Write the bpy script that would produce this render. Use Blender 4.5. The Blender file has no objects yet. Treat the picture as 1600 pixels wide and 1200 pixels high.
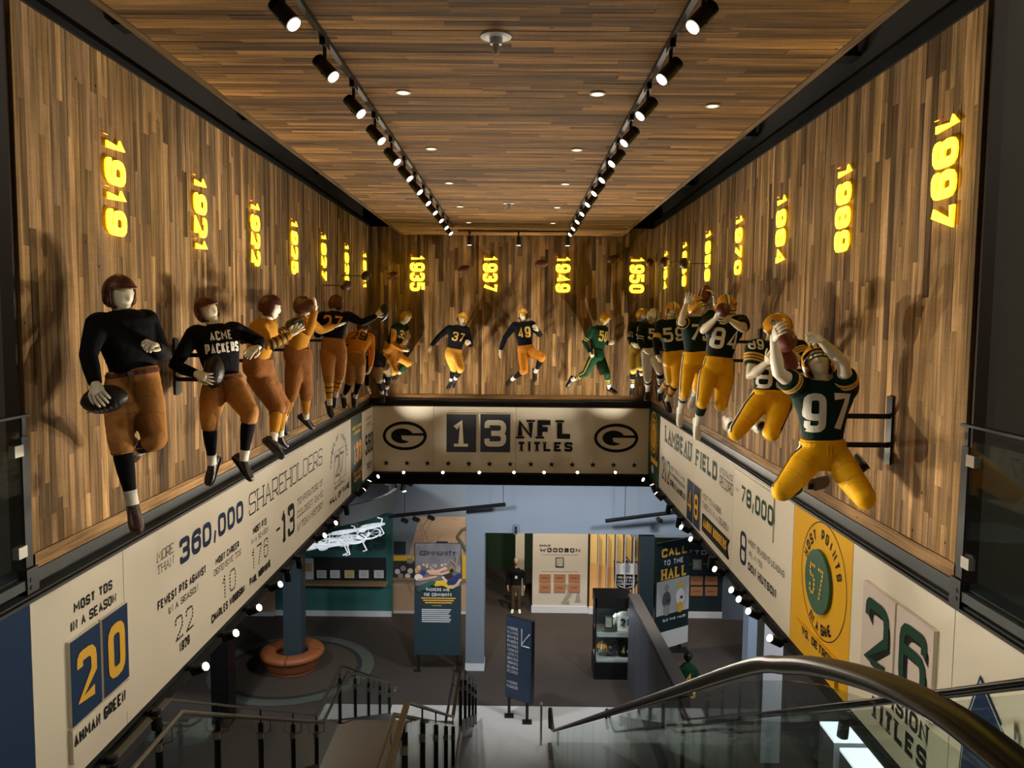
import bpy, math, random
import numpy as np
from mathutils import Vector, Matrix
from mathutils.bvhtree import BVHTree
random.seed(7)
C = bpy.context.scene.collection
SC = bpy.context.scene
# ------------------------------------------------------------ camera
FPX = 1250.0
PI_, YA, RO = (math.radians(v) for v in (-4.3923, 0.3685, 0.5351))
FW = Vector((-math.sin(YA)*math.cos(PI_), math.cos(YA)*math.cos(PI_), math.sin(PI_)))
_r = Vector((math.cos(YA), math.sin(YA), 0)); _u = _r.cross(FW)
CR = _r*math.cos(RO)+_u*math.sin(RO); CU = -_r*math.sin(RO)+_u*math.cos(RO)
cam_d = bpy.data.cameras.new('camera'); cam = bpy.data.objects.new('camera', cam_d); C.objects.link(cam)
cam_d.sensor_width = 36; cam_d.lens = FPX/1600*36; cam_d.clip_end = 200; cam_d.clip_start = 0.05
m = Matrix.Identity(4)
for i in range(3):
    m[i][0] = CR[i]; m[i][1] = CU[i]; m[i][2] = -FW[i]
cam.matrix_world = m
SC.camera = cam
# ------------------------------------------------------------ world, exposure
w = bpy.data.worlds.new('world'); SC.world = w; w.use_nodes = True
w.node_tree.nodes['Background'].inputs[0].default_value = (1.0, 0.9, 0.78, 1)
w.node_tree.nodes['Background'].inputs[1].default_value = 0.035
SC.view_settings.view_transform = 'Standard'; SC.view_settings.look = 'None'
SC.view_settings.gamma = 1; SC.view_settings.use_curve_mapping = False
SC.view_settings.exposure = 0.22
WARM = (1.0, 0.88, 0.70); NEUT = (1.0, 0.86, 0.70); COOL = (0.98, 0.98, 1.0)
P_UP, P_TRACK, P_LOW = 620, 95, 470
# general geometry of the hall (metres, eye at the origin)
XL, XR, D = -3.037, 2.755, 16.4
ZT, ZB = 1.919, -1.578           # wood wall top and bottom
XBL, XBR, ZBT, ZBB = -2.958, 2.72, -1.736, -3.092
XCL, XCR, ZC = -2.373, 2.089, 1.75
YF = 4.885
ZF = -9.37
ZU = -1.66

def lamp(name, loc, tgt, power, angle, col, blend=0.6, r=0.05):
    d = bpy.data.lights.new(name, 'SPOT'); d.energy = power; d.color = col
    d.spot_size = math.radians(angle); d.spot_blend = blend; d.shadow_soft_size = r
    o = bpy.data.objects.new(name, d); C.objects.link(o); o.location = loc
    o.rotation_euler = (Vector(tgt)-Vector(loc)).to_track_quat('-Z', 'Y').to_euler()
    return o
# added unseen spots under the lower ceiling, tilted to brighten upright faces
for x, y, p, c in ((-7.5, 20.5, 1.0, COOL), (-4.6, 22.6, 1.0, COOL), (-1.5, 19.0, 1.0, COOL), (1.0, 19.6, 0.9, COOL), (3.6, 19.6, 0.9, COOL),
                   (0.8, 24.0, 1.2, NEUT), (2.8, 24.0, 1.2, NEUT), (6.5, 22.0, 0.8, COOL), (-6.5, 15.5, 0.8, COOL), (-5.5, 11.0, 0.6, COOL), (5.5, 9.5, 0.6, COOL),
                   (6.6, 14.0, 0.8, COOL), (-0.5, 25.6, 0.25, NEUT)):
    lamp('lower_hall_fill', (x, y-2.0 if y > 18 else y, -3.5), (x, y+2.2, ZF+1.2), P_LOW*p, 120, c, 0.8, 0.15)

for x in (-6, 6):  # added unseen point lights, brightening the corridor walls and the figures' fronts
    d = bpy.data.lights.new('corridor_fill', 'POINT'); d.energy = 230; d.color = NEUT; d.shadow_soft_size = .3
    o = bpy.data.objects.new('corridor_fill', d); C.objects.link(o); o.location = (x, 1.0, 3.0)
# ------------------------------------------------------------ pixel rays
def ray(x, y): return FW+CR*((x-800)/FPX)-CU*((y-600)/FPX)
def at(x, y, X=None, Y=None, Z=None):
    d = ray(x, y)
    k = X/d[0] if X is not None else (Y/d[1] if Y is not None else Z/d[2])
    return d*k

# ------------------------------------------------------------ materials
def hx(s, g=1.0):
    s = s.lstrip('#'); v = [int(s[i:i+2], 16)/255 for i in (0, 2, 4)]
    return tuple((c/12.92 if c < 0.04045 else ((c+0.055)/1.055)**2.4)*g for c in v)+(1,)
MATS = {}
def mat(name, col, rough=0.6, metal=0.0, bump=0.0, bscale=20.0, var=0.0, emit=None, estr=0.0, coat=0.0, stretch=(1,1,1)):
    if name in MATS: return MATS[name]
    if isinstance(col, str): col = hx(col)
    mt = bpy.data.materials.new(name); mt.use_nodes = True; nt = mt.node_tree; b = nt.nodes['Principled BSDF']
    b.inputs['Base Color'].default_value = col; b.inputs['Roughness'].default_value = rough
    b.inputs['Metallic'].default_value = metal; b.inputs['Coat Weight'].default_value = coat
    if emit: b.inputs['Emission Color'].default_value = emit if not isinstance(emit, str) else hx(emit); b.inputs['Emission Strength'].default_value = estr
    if bump or var:
        tc = nt.nodes.new('ShaderNodeTexCoord'); mp = nt.nodes.new('ShaderNodeMapping'); mp.inputs['Scale'].default_value = stretch
        n = nt.nodes.new('ShaderNodeTexNoise'); n.inputs['Scale'].default_value = bscale; n.inputs['Detail'].default_value = 4
        nt.links.new(tc.outputs['Object'], mp.inputs[0]); nt.links.new(mp.outputs[0], n.inputs['Vector'])
        if bump:
            bp = nt.nodes.new('ShaderNodeBump'); bp.inputs['Strength'].default_value = bump; bp.inputs['Distance'].default_value = 0.02
            nt.links.new(n.outputs[0], bp.inputs['Height']); nt.links.new(bp.outputs[0], b.inputs['Normal'])
        if var:
            mr = nt.nodes.new('ShaderNodeMapRange'); mr.inputs[3].default_value = 1-var; mr.inputs[4].default_value = 1+var
            mr.inputs[1].default_value = 0.3; mr.inputs[2].default_value = 0.7
            mx = nt.nodes.new('ShaderNodeMix'); mx.data_type = 'RGBA'; mx.blend_type = 'MULTIPLY'; mx.inputs[0].default_value = 1
            mx.inputs[6].default_value = col
            nt.links.new(n.outputs[0], mr.inputs[0]); nt.links.new(mr.outputs[0], mx.inputs[7]); nt.links.new(mx.outputs[2], b.inputs['Base Color'])
    MATS[name] = mt
    return mt

def wood_mat(name, axis, tint=(1, 1, 1)):
    mt = bpy.data.materials.new(name); mt.use_nodes = True; nt = mt.node_tree; N = nt.nodes.new; L = nt.links.new
    b = nt.nodes['Principled BSDF']
    geo = N('ShaderNodeNewGeometry'); oi = N('ShaderNodeObjectInfo')
    ad = N('ShaderNodeMath'); ad.operation = 'ADD'; L(oi.outputs['Random'], ad.inputs[0]); L(geo.outputs['Random Per Island'], ad.inputs[1])
    fr = N('ShaderNodeMath'); fr.operation = 'FRACT'; L(ad.outputs[0], fr.inputs[0])
    ramp = N('ShaderNodeValToRGB'); cr = ramp.color_ramp; cr.interpolation = 'LINEAR'
    pts = [(0.0, '#55432e'), (0.12, '#94764f'), (0.28, '#ab8a62'), (0.42, '#705a40'), (0.56, '#bb9769'), (0.68, '#8c745a'), (0.8, '#cfa878'), (0.9, '#9d8062'), (1.0, '#655240')]
    cr.elements[0].position, cr.elements[0].color = 0, hx(pts[0][1]); cr.elements[1].position, cr.elements[1].color = 1, hx(pts[-1][1])
    for p, c in pts[1:-1]:
        e = cr.elements.new(p); e.color = hx(c)
    L(fr.outputs[0], ramp.inputs[0])
    # grain in world space, long along the board, shifted by the board's own random number
    mul = N('ShaderNodeMath'); mul.operation = 'MULTIPLY'; mul.inputs[1].default_value = 37.0; L(fr.outputs[0], mul.inputs[0])
    va = N('ShaderNodeVectorMath'); va.operation = 'ADD'; L(geo.outputs['Position'], va.inputs[0]); L(mul.outputs[0], va.inputs[1])
    def noise(sc, det, dist=0.0):
        mp = N('ShaderNodeMapping'); mp.inputs['Scale'].default_value = sc; L(va.outputs[0], mp.inputs[0])
        n = N('ShaderNodeTexNoise'); n.inputs['Scale'].default_value = 1; n.inputs['Detail'].default_value = det; n.inputs['Distortion'].default_value = dist
        L(mp.outputs[0], n.inputs['Vector']); return n
    lo, hi = 1.3, 30.0
    n1 = noise(tuple(lo if i == axis else hi for i in range(3)), 5, 0.6)
    n2 = noise(tuple(0.9 if i == axis else 7.0 for i in range(3)), 3, 0.4)
    n3 = noise(tuple(60.0 if i == axis else 4.0 for i in range(3)), 2, 0.3)     # saw marks across the board
    n4 = noise((1.7, 1.7, 1.7), 2)
    def mr(n, a, bb, f0=0.3, f1=0.7):
        k = N('ShaderNodeMapRange'); k.inputs[1].default_value = f0; k.inputs[2].default_value = f1; k.inputs[3].default_value = a; k.inputs[4].default_value = bb
        L(n.outputs[0], k.inputs[0]); return k
    a1 = mr(n1, 0.50, 1.38); a2 = mr(n2, 0.52, 1.36); a3 = mr(n3, 0.93, 1.05)
    m1 = N('ShaderNodeMath'); m1.operation = 'MULTIPLY'; L(a1.outputs[0], m1.inputs[0]); L(a2.outputs[0], m1.inputs[1])
    m2 = N('ShaderNodeMath'); m2.operation = 'MULTIPLY'; L(m1.outputs[0], m2.inputs[0]); L(a3.outputs[0], m2.inputs[1])
    mx = N('ShaderNodeMix'); mx.data_type = 'RGBA'; mx.blend_type = 'MULTIPLY'; mx.inputs[0].default_value = 1
    L(ramp.outputs[0], mx.inputs[6]); L(m2.outputs[0], mx.inputs[7])
    m3 = N('ShaderNodeMix'); m3.data_type = 'RGBA'; m3.blend_type = 'MULTIPLY'; m3.inputs[0].default_value = 1
    m3.inputs[7].default_value = tint+(1,); L(mx.outputs[2], m3.inputs[6])
    L(m3.outputs[2], b.inputs['Base Color'])
    # nail holes
    vo = N('ShaderNodeTexVoronoi'); vo.inputs['Scale'].default_value = 3.2; L(va.outputs[0], vo.inputs['Vector'])
    vh = N('ShaderNodeMapRange'); vh.inputs[1].default_value = 0.02; vh.inputs[2].default_value = 0.045; vh.inputs[3].default_value = 0.12; vh.inputs[4].default_value = 1
    L(vo.outputs['Distance'], vh.inputs[0])
    m4 = N('ShaderNodeMix'); m4.data_type = 'RGBA'; m4.blend_type = 'MULTIPLY'; m4.inputs[0].default_value = 1
    L(m3.outputs[2], m4.inputs[6]); L(vh.outputs[0], m4.inputs[7]); L(m4.outputs[2], b.inputs['Base Color'])
    b.inputs['Roughness'].default_value = 0.8; b.inputs['Specular IOR Level'].default_value = 0.18
    bp = N('ShaderNodeBump'); bp.inputs['Strength'].default_value = 0.5; bp.inputs['Distance'].default_value = 0.006
    L(m2.outputs[0], bp.inputs['Height']); L(bp.outputs[0], b.inputs['Normal'])
    MATS[name] = mt; return mt

def glass_mat(name, tint=(0.90, 0.94, 0.92), rough=0.0, refl=1.0):
    mt = bpy.data.materials.new(name); mt.use_nodes = True; nt = mt.node_tree; N = nt.nodes.new; L = nt.links.new
    nt.nodes.remove(nt.nodes['Principled BSDF']); out = nt.nodes['Material Output']
    t = N('ShaderNodeBsdfTransparent'); t.inputs[0].default_value = tint+(1,)
    g = N('ShaderNodeBsdfGlossy'); g.inputs['Roughness'].default_value = 0.02; g.inputs[0].default_value = (0.9, 0.95, 0.93, 1)
    lw = N('ShaderNodeLayerWeight'); lw.inputs[0].default_value = .5
    pw = N('ShaderNodeMath'); pw.operation = 'POWER'; pw.inputs[1].default_value = 4.5; L(lw.outputs['Facing'], pw.inputs[0])
    f = N('ShaderNodeMath'); f.operation = 'MULTIPLY_ADD'; f.inputs[1].default_value = .6; f.inputs[2].default_value = .035; L(pw.outputs[0], f.inputs[0])
    k = N('ShaderNodeMath'); k.operation = 'MULTIPLY'; k.inputs[1].default_value = refl; L(f.outputs[0], k.inputs[0])
    mx = N('ShaderNodeMixShader'); L(k.outputs[0], mx.inputs[0]); L(t.outputs[0], mx.inputs[1]); L(g.outputs[0], mx.inputs[2]); L(mx.outputs[0], out.inputs[0])
    MATS[name] = mt; return mt

wood_v = wood_mat('reclaimed_wood_upright', 2, (.79, .75, .66))
wood_x = wood_mat('reclaimed_wood_ceiling', 0, (0.80, 0.66, 0.44))
wood_y = wood_mat('reclaimed_wood_long', 1, (1.1, 1.05, 1.0))
black = mat('black_metal', '#0d0d0e', 0.45)
steel = mat('painted_steel', '#33383a', 0.5, 0.2, var=0.12, bscale=6)
dsteel = mat('dark_steel', '#17191a', 0.5, 0.2)
rail_m = mat('brushed_rail', '#6d6a60', 0.4, 0.35)
chrome = mat('satin_clamp', '#b9b5aa', 0.3, 0.9)
cream = mat('cream_panel', '#d9d2c2', 0.6)
navy = mat('navy_print', '#1c2b4a', 0.45)
navy_p = mat('navy_panel', '#203658', 0.6)
ink = mat('ink_print', '#1a1c22', 0.5)
grey_ink = mat('grey_print', '#3a3a3c', 0.5)
green_ink = mat('green_print', '#1d4032', 0.5)
green_p = mat('green_panel', '#24402f', 0.5)
gold_p = mat('gold_panel', '#dba726', 0.45)
gold_ink = mat('gold_print', '#e0b040', 0.5)
orange_ink = mat('orange_print', '#e0913c', 0.5)
for k_ in (navy, ink, grey_ink, green_ink, green_p, gold_p, gold_ink, orange_ink, cream, navy_p):
    k_.node_tree.nodes['Principled BSDF'].inputs['Specular IOR Level'].default_value = .15; k_.node_tree.nodes['Principled BSDF'].inputs['Roughness'].default_value = .75
white_p = mat('white_paint', '#c9ccd0', 0.5)
darkhole = mat('plenum_black', '#16120e', 0.9)
lens_m = mat('lit_lens', '#ffffff', 0.4, emit='#fff1d8', estr=14)
glass = glass_mat('clear_glass')
# ------------------------------------------------------------ mesh builder
class MB:
    def __init__(s): s.v = []; s.f = []; s.mi = []; s.mats = []
    def m(s, mt):
        if mt not in s.mats: s.mats.append(mt)
        return s.mats.index(mt)
    def add(s, vs, fs, mt):
        o = len(s.v); s.v += [Vector(p) for p in vs]; k = s.m(mt)
        for f in fs: s.f.append([i+o for i in f]); s.mi.append(k)
    def box(s, c, sz, mt, R=None):
        vs = []
        for i in range(8):
            p = Vector(((i & 1)-.5, ((i >> 1) & 1)-.5, ((i >> 2) & 1)-.5)); p = Vector((p.x*sz[0], p.y*sz[1], p.z*sz[2]))
            if R is not None: p = R @ p
            vs.append(p+Vector(c))
        s.add(vs, [(0, 2, 3, 1), (4, 5, 7, 6), (0, 1, 5, 4), (2, 6, 7, 3), (0, 4, 6, 2), (1, 3, 7, 5)], mt)
    def bb(s, x0, x1, y0, y1, z0, z1, mt):
        s.box(((x0+x1)/2, (y0+y1)/2, (z0+z1)/2), (abs(x1-x0), abs(y1-y0), abs(z1-z0)), mt)
    def loft(s, rings, mt, cap=True, closed=True):
        n = len(rings[0]); vs = [p for r in rings for p in r]; fs = []
        for k in range(len(rings)-1):
            for i in range(n if closed else n-1):
                j = (i+1) % n; fs.append((k*n+i, k*n+j, (k+1)*n+j, (k+1)*n+i))
        if cap:
            c0 = sum((Vector(p) for p in rings[0]), Vector())/n; c1 = sum((Vector(p) for p in rings[-1]), Vector())/n
            vs += [c0, c1]; a = len(vs)-2; b = a+1
            for i in range(n):
                j = (i+1) % n; fs.append((a, j, i)); fs.append((b, (len(rings)-1)*n+i, (len(rings)-1)*n+j))
        s.add(vs, fs, mt)
    def tube(s, pts, rad, mt, seg=10, round_=False, flat=1.0, side=None):
        pts = [Vector(p) for p in pts]
        if not isinstance(rad, (list, tuple)): rad = [rad]*len(pts)
        rings = []; prev = None
        P = list(pts); R_ = list(rad); T = []
        for i in range(len(P)):
            a = P[max(i-1, 0)]; b = P[min(i+1, len(P)-1)]
            t = (b-a); t = t.normalized() if t.length > 1e-7 else Vector((0, 0, 1)); T.append(t)
        if round_:
            e = []
            for k in (1.0, 0.55):
                pass
            P = [P[0]-T[0]*R_[0]*0.9, P[0]-T[0]*R_[0]*0.55]+P+[P[-1]+T[-1]*R_[-1]*0.55, P[-1]+T[-1]*R_[-1]*0.9]
            R_ = [R_[0]*0.4, R_[0]*0.8]+R_+[R_[-1]*0.8, R_[-1]*0.4]; T = [T[0], T[0]]+T+[T[-1], T[-1]]
        for p, t, r in zip(P, T, R_):
            if prev is None:
                ref = side if side is not None else (Vector((0, 0, 1)) if abs(t.z) < 0.9 else Vector((0, 1, 0)))
                u = (Vector(ref)-t*t.dot(Vector(ref))).normalized()
            else: u = (prev-t*t.dot(prev)).normalized()
            prev = u; v = t.cross(u)
            rings.append([p+u*(math.cos(2*math.pi*i/seg)*r)+v*(math.sin(2*math.pi*i/seg)*r*flat) for i in range(seg)])
        s.loft(rings, mt)
    def ell(s, c, ax, mt, nu=16, nv=10):
        # ax: three Vectors (semi axes)
        c = Vector(c); rings = []
        for j in range(1, nv):
            th = math.pi*j/nv
            rings.append([c+ax[2]*math.cos(th)+(ax[0]*math.cos(2*math.pi*i/nu)+ax[1]*math.sin(2*math.pi*i/nu))*math.sin(th) for i in range(nu)])
        n = nu; vs = [p for r in rings for p in r]; fs = []
        for k in range(len(rings)-1):
            for i in range(n): j = (i+1) % n; fs.append((k*n+i, (k+1)*n+i, (k+1)*n+j, k*n+j))
        vs += [c+ax[2], c-ax[2]]; a = len(vs)-2
        for i in range(n):
            j = (i+1) % n; fs.append((a, i, j)); fs.append((a+1, (len(rings)-1)*n+j, (len(rings)-1)*n+i))
        s.add(vs, fs, mt)
    def disc(s, c, u, v, r, mt, seg=20, r2=None):
        c = Vector(c); r2 = r if r2 is None else r2
        s.add([c+u*(r*math.cos(2*math.pi*i/seg))+v*(r2*math.sin(2*math.pi*i/seg)) for i in range(seg)], [tuple(range(seg))], mt)
    def ringflat(s, c, u, v, ro, ri, mt, seg=32, ry=1.0):
        c = Vector(c); vs = []
        for i in range(seg):
            a = 2*math.pi*i/seg; d = u*math.cos(a)+v*(math.sin(a)*ry); vs += [c+d*ro, c+d*ri]
        s.add(vs, [(2*i, 2*((i+1) % seg), 2*((i+1) % seg)+1, 2*i+1) for i in range(seg)], mt)
    def prism(s, poly, off, mt):
        n = len(poly); P = [Vector(p) for p in poly]; Q = [p+Vector(off) for p in P]
        s.add(P+Q, [tuple(range(n))[::-1], tuple(range(n, 2*n))]+[(i, (i+1) % n, n+(i+1) % n, n+i) for i in range(n)], mt)
    def cyl(s, a, b, r, mt, seg=14, r2=None):
        s.tube([a, b], [r, r if r2 is None else r2], mt, seg)
    def mesh(s, name, org=None):
        me = bpy.data.meshes.new(name)
        o = Vector(org) if org is not None else Vector()
        me.from_pydata([tuple(p-o) for p in s.v], [], s.f)
        for k in s.mats: me.materials.append(k)
        if len(s.mats) > 1: me.polygons.foreach_set('material_index', s.mi)
        me.update(); return me
    def build(s, name, parent=None, smooth=False, kind=None, fix=False):
        org = parent.get('_o') if parent is not None else None
        me = s.mesh(name, org)
        o = bpy.data.objects.new(name, me); C.objects.link(o)
        if parent is not None: o.parent = parent; o['_o'] = org if org is not None else (0, 0, 0)
        else: o['_o'] = (0, 0, 0)
        if fix:
            import bmesh
            bm = bmesh.new(); bm.from_mesh(me); bmesh.ops.recalc_face_normals(bm, faces=bm.faces); bm.to_mesh(me); bm.free()
        if smooth: me.shade_smooth()
        if kind: o['kind'] = kind
        return o
def thing(name, label, cat, loc, group=None):
    o = bpy.data.objects.new(name, None); C.objects.link(o); o.location = loc; o['_o'] = tuple(loc)
    o['label'] = label; o['category'] = cat; o.empty_display_size = 0.1
    if group: o['group'] = group
    return o
def tag(o, label, cat, group=None):
    o['label'] = label; o['category'] = cat
    if group: o['group'] = group
    return o
def rot(deg, ax): return Matrix.Rotation(math.radians(deg), 3, ax)
ORD = ['first', 'second', 'third', 'fourth', 'fifth', 'sixth', 'seventh', 'eighth', 'ninth', 'tenth', 'eleventh', 'twelfth', 'thirteenth', 'fourteenth', 'fifteenth', 'sixteenth']
# ------------------------------------------------------------ block lettering
G = {'0': '0408r48r40r00r04', '1': '062820', '2': '0608r48r440040', '3': '0608r48r44r14 1444r40r00r02', '4': '30380242', '5': '48080545r40r00r02',
     '6': '4648r08r00r40r45r05', '7': '084810', '8': '2404r08r48r44r24 2404r00r40r44r24', '9': '0200r40r48r08r03r43', ',': '3510', '-': '0444', '=': '0343 0545', '.': '2021', '/': '0048',
     'A': '002840 1333', 'B': '000848r44r04 44r40r00', 'C': '4648r08r00r40r42', 'D': '000848r40r00', 'E': '48080040 0434', 'F': '480800 0434', 'G': '4648r08r00r40r4424',
     'H': '0008 4048 0444', 'I': '2028', 'J': '4840r00r02', 'K': '0800 4803 1540', 'L': '080040', 'M': '0008234840', 'N': '00084048', 'O': '0408r48r40r00r04',
     'P': '000848r43r03', 'Q': '0408r48r40r00r04 2240', 'R': '000848r43r03 2340', 'S': '4648r08r04r44r40r00r02', 'T': '0848 2028', 'U': '0800r40r48', 'V': '082048',
     'W': '0810253048', 'X': '0048 0840', 'Y': '0824 482420', 'Z': '08480040', "'": '2827', ' ': ''}
GW = {'I': 0.35, '1': 0.7, ',': 0.42, '.': 0.3, 'M': 1.35, 'W': 1.4, ' ': 0.55, '-': 0.7, "'": .3}
def strokes(ch, x0, w, h, t, rr):
    """centre lines of a glyph in a w by h box whose ink stays inside"""
    out = []; dy0 = -0.17*h if ch == ',' else 0
    for st in G.get(ch, '').split():
        pts = []; i = 0
        while i < len(st):
            x, y = int(st[i]), int(st[i+1]); i += 2; r = False
            if i < len(st) and st[i] == 'r': r = True; i += 1
            pts.append((Vector((x0+t/2+x/4*(w-t), dy0+t/2+y/8*(h-t))), r))
        closed = (pts[0][0]-pts[-1][0]).length < 1e-6 and len(pts) > 2
        P = []
        for k, (p, r) in enumerate(pts):
            if r and 0 < k < len(pts)-1:
                a = pts[k-1][0]; b = pts[k+1][0]; q = min(rr, (a-p).length*0.48, (b-p).length*0.48)
                A = p+(a-p).normalized()*q; B = p+(b-p).normalized()*q
                for u in (0, 0.33, 0.67, 1): P.append(A.lerp(p, u).lerp(p.lerp(B, u), u))
            else: P.append(p)
        if closed: P = P[:-1]
        out.append((P, closed))
    return out
def stroke_quads(P, closed, t, sub=None):
    n = len(P); L_ = []; R_ = []
    for i in range(n):
        a = P[i-1] if (i or closed) else None; b = P[(i+1) % n] if (i < n-1 or closed) else None
        d1 = (P[i]-a).normalized() if a is not None else (b-P[i]).normalized()
        d2 = (b-P[i]).normalized() if b is not None else d1
        n1 = Vector((-d1.y, d1.x)); n2 = Vector((-d2.y, d2.x)); mm = n1+n2
        if mm.length < 1e-4: mm = n1
        mm.normalize(); k = 1/max(0.45, mm.dot(n1)) if d1.dot(d2) > -.15 else 1.12
        L_.append(P[i]+mm*(t/2*k)); R_.append(P[i]-mm*(t/2*k))
    Q = []
    for i in range(n if closed else n-1):
        j = (i+1) % n
        if sub:
            ns = max(1, int(math.ceil((P[j]-P[i]).length/sub))); nt_ = max(1, int(math.ceil(t/sub)))
            for a in range(ns):
                for b in range(nt_):
                    f = lambda u, v: L_[i].lerp(L_[j], u).lerp(R_[i].lerp(R_[j], u), v)
                    Q.append([f(a/ns, b/nt_), f(a/ns, (b+1)/nt_), f((a+1)/ns, (b+1)/nt_), f((a+1)/ns, b/nt_)])
        else: Q.append([L_[i], R_[i], R_[j], L_[j]])
    return Q
def layout(text, W, h, gap=0.14):
    """x position and width of every glyph so that the line is W wide"""
    ws = [GW.get(c, 1.0) for c in text]; g = gap
    tot = sum(ws)+g*(len(ws)-1)*1.0; k = W/tot; x = 0; out = []
    for c, q in zip(text, ws): out.append((c, x, q*k)); x += (q+g)*k
    return out
def lift(Q, z): return [[Vector((p[0], p[1], z+i*.00003)) for p in q] for i, q in enumerate(Q)]
def text_quads(text, W, h, t=0.16, slab=0.0, sub=None, gap=0.2, rr=None, mode=None, one_slab=False):
    """2D quads (x right, y up, origin bottom left). t is stroke/height"""
    Q = []; T = t*h*1.3; zc = 0.0
    for c, x, w_ in layout(text, W, h, gap):
        tt = min(T, w_*0.44) if c not in 'I.1' else min(T, w_*0.9)
        for P, closed in strokes(c, x, w_, h, tt, (rr if rr is not None else 0.2)*min(h, w_*1.4)):
            if mode == 'dots':
                n = len(P); seq = P+([P[0]] if closed else [])
                L = sum((seq[i+1]-seq[i]).length for i in range(len(seq)-1)); st = h*0.135; k = max(1, round(L/st))
                for a in range(k+1 if not closed else k):
                    q = pt_along(seq, L*a/k); r = h*0.054
                    Q.append([q+Vector((r*math.cos(b*math.pi/3), r*math.sin(b*math.pi/3))) for b in range(6)])
                continue
            if mode == 'hatch':
                seq = P+([P[0]] if closed else []); L = sum((seq[i+1]-seq[i]).length for i in range(len(seq)-1)); k = int(L/(h*0.028))
                d = Vector((h*0.15, -h*0.10)); nn = Vector((h*0.005, h*0.008))
                for a in range(k):
                    q = pt_along(seq, L*(a+0.5)/k); Q.append([q-nn, q+d-nn, q+d+nn, q+nn])
                continue
            zc = (zc+.0004) % .0024; Q += lift(stroke_quads(P, closed, tt, sub), zc)
            if not closed and (slab or (one_slab and c == '1')):
                sl = slab or 0.5
                for e, o in ((P[0], P[1]), (P[-1], P[-2])):
                    d = (e-o).normalized()
                    if abs(d.y) > 0.7 and (e.y < h*0.2 or e.y > h*0.8) and not (one_slab and e.y > h*.5):
                        hw = tt/2+sl*w_*0.30; y = e.y-d.y*0; st = min(tt*0.8, h*0.11)
                        y0 = (0 if d.y < 0 else h-st)
                        Q += lift(rect_quads(e.x-hw, y0, e.x+hw, y0+st, sub), zc+.0003)
                    elif abs(d.x) > 0.7 and slab and e.y > h*0.9: 
                        st = min(tt*0.7, h*0.09); Q += lift(rect_quads(e.x-st/2, h-h*0.27, e.x+st/2, h, sub), zc+.0003)
                    elif abs(d.x) > 0.7 and slab and e.y < h*0.1:
                        st = min(tt*0.7, h*0.09); Q += lift(rect_quads(e.x-st/2, 0, e.x+st/2, h*0.27, sub), zc+.0003)
    return Q
def rect_quads(x0, y0, x1, y1, sub=None):
    nx = max(1, int(math.ceil((x1-x0)/sub))) if sub else 1; ny = max(1, int(math.ceil((y1-y0)/sub))) if sub else 1; Q = []
    for a in range(nx):
        for b in range(ny):
            X0, X1 = x0+(x1-x0)*a/nx, x0+(x1-x0)*(a+1)/nx; Y0, Y1 = y0+(y1-y0)*b/ny, y0+(y1-y0)*(b+1)/ny
            Q.append([Vector((X0, Y0)), Vector((X1, Y0)), Vector((X1, Y1)), Vector((X0, Y1))])
    return Q
def pt_along(seq, s):
    for i in range(len(seq)-1):
        l = (seq[i+1]-seq[i]).length
        if s <= l: return seq[i].lerp(seq[i+1], s/max(l, 1e-9))
        s -= l
    return seq[-1].copy()
def put_quads(mb, Q, O, u, v, n, mt, thick=0.0):
    O = Vector(O); u = Vector(u); v = Vector(v); n = Vector(n)
    for q in Q:
        P = [O+u*p[0]+v*p[1]+n*(p[2] if len(p) > 2 else 0) for p in q]
        if (P[1]-P[0]).cross(P[2]-P[0]).dot(n) < 0: P = P[::-1]
        if thick: mb.prism([p for p in P][::-1], n*thick, mt)
        else: mb.add(P, [tuple(range(len(P)))], mt)
def write(parent, text, O, u, v, n, W, h, mt, t=0.16, slab=0.0, mode=None, gap=0.2, name='lettering', thick=0.0, rr=None, label=None, shear=0.0, one_slab=False):
    """big letters are pieces of their own; lines too small to pick apart stay joined"""
    O = Vector(O); big = FPX*h/max(O.length, .1) > 11 and mode != 'hatch'
    items = [(c, x, w_) for c, x, w_ in layout(text, W, h, gap) if c != ' '] if big else [(None, 0, 0)]
    for c, x, w_ in items:
        mb = MB()
        if big: Q = [[Vector((p[0]+x, p[1], p[2] if len(p) > 2 else 0)) for p in q] for q in text_quads(c, w_, h, t, slab, None, gap, rr, mode, one_slab)]
        else: Q = text_quads(text, W, h, t, slab, None, gap, rr, mode, one_slab)
        put_quads(mb, Q, O+Vector(n)*(0.003 if mode != 'hatch' else .002), u, v, n, mt, thick)
        o = mb.build('letter' if big else ('hatching' if mode == 'hatch' else 'lettering'), parent)
        if not big or mode: o['kind'] = 'stuff'
    return o
def side_write(parent, side, text, p0, p1, pt, mt, **k):
    """lettering on the side fascias, placed from baseline start, baseline end and cap height at the start"""
    X = XBL if side < 0 else XBR; off = k.pop('off', 0.0)
    X = X-side*off
    a, b, c = at(*p0, X=X), at(*p1, X=X), at(*pt, X=X)
    z = (a.z+b.z)/2; h = c.z-a.z; W = abs(b.y-a.y)
    u = Vector((0, 1 if side < 0 else -1, 0)); n = Vector((-side, 0, 0))
    return write(parent, text, (X, a.y, z), u, (0, 0, 1), n, W, h, mt, **k)
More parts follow.
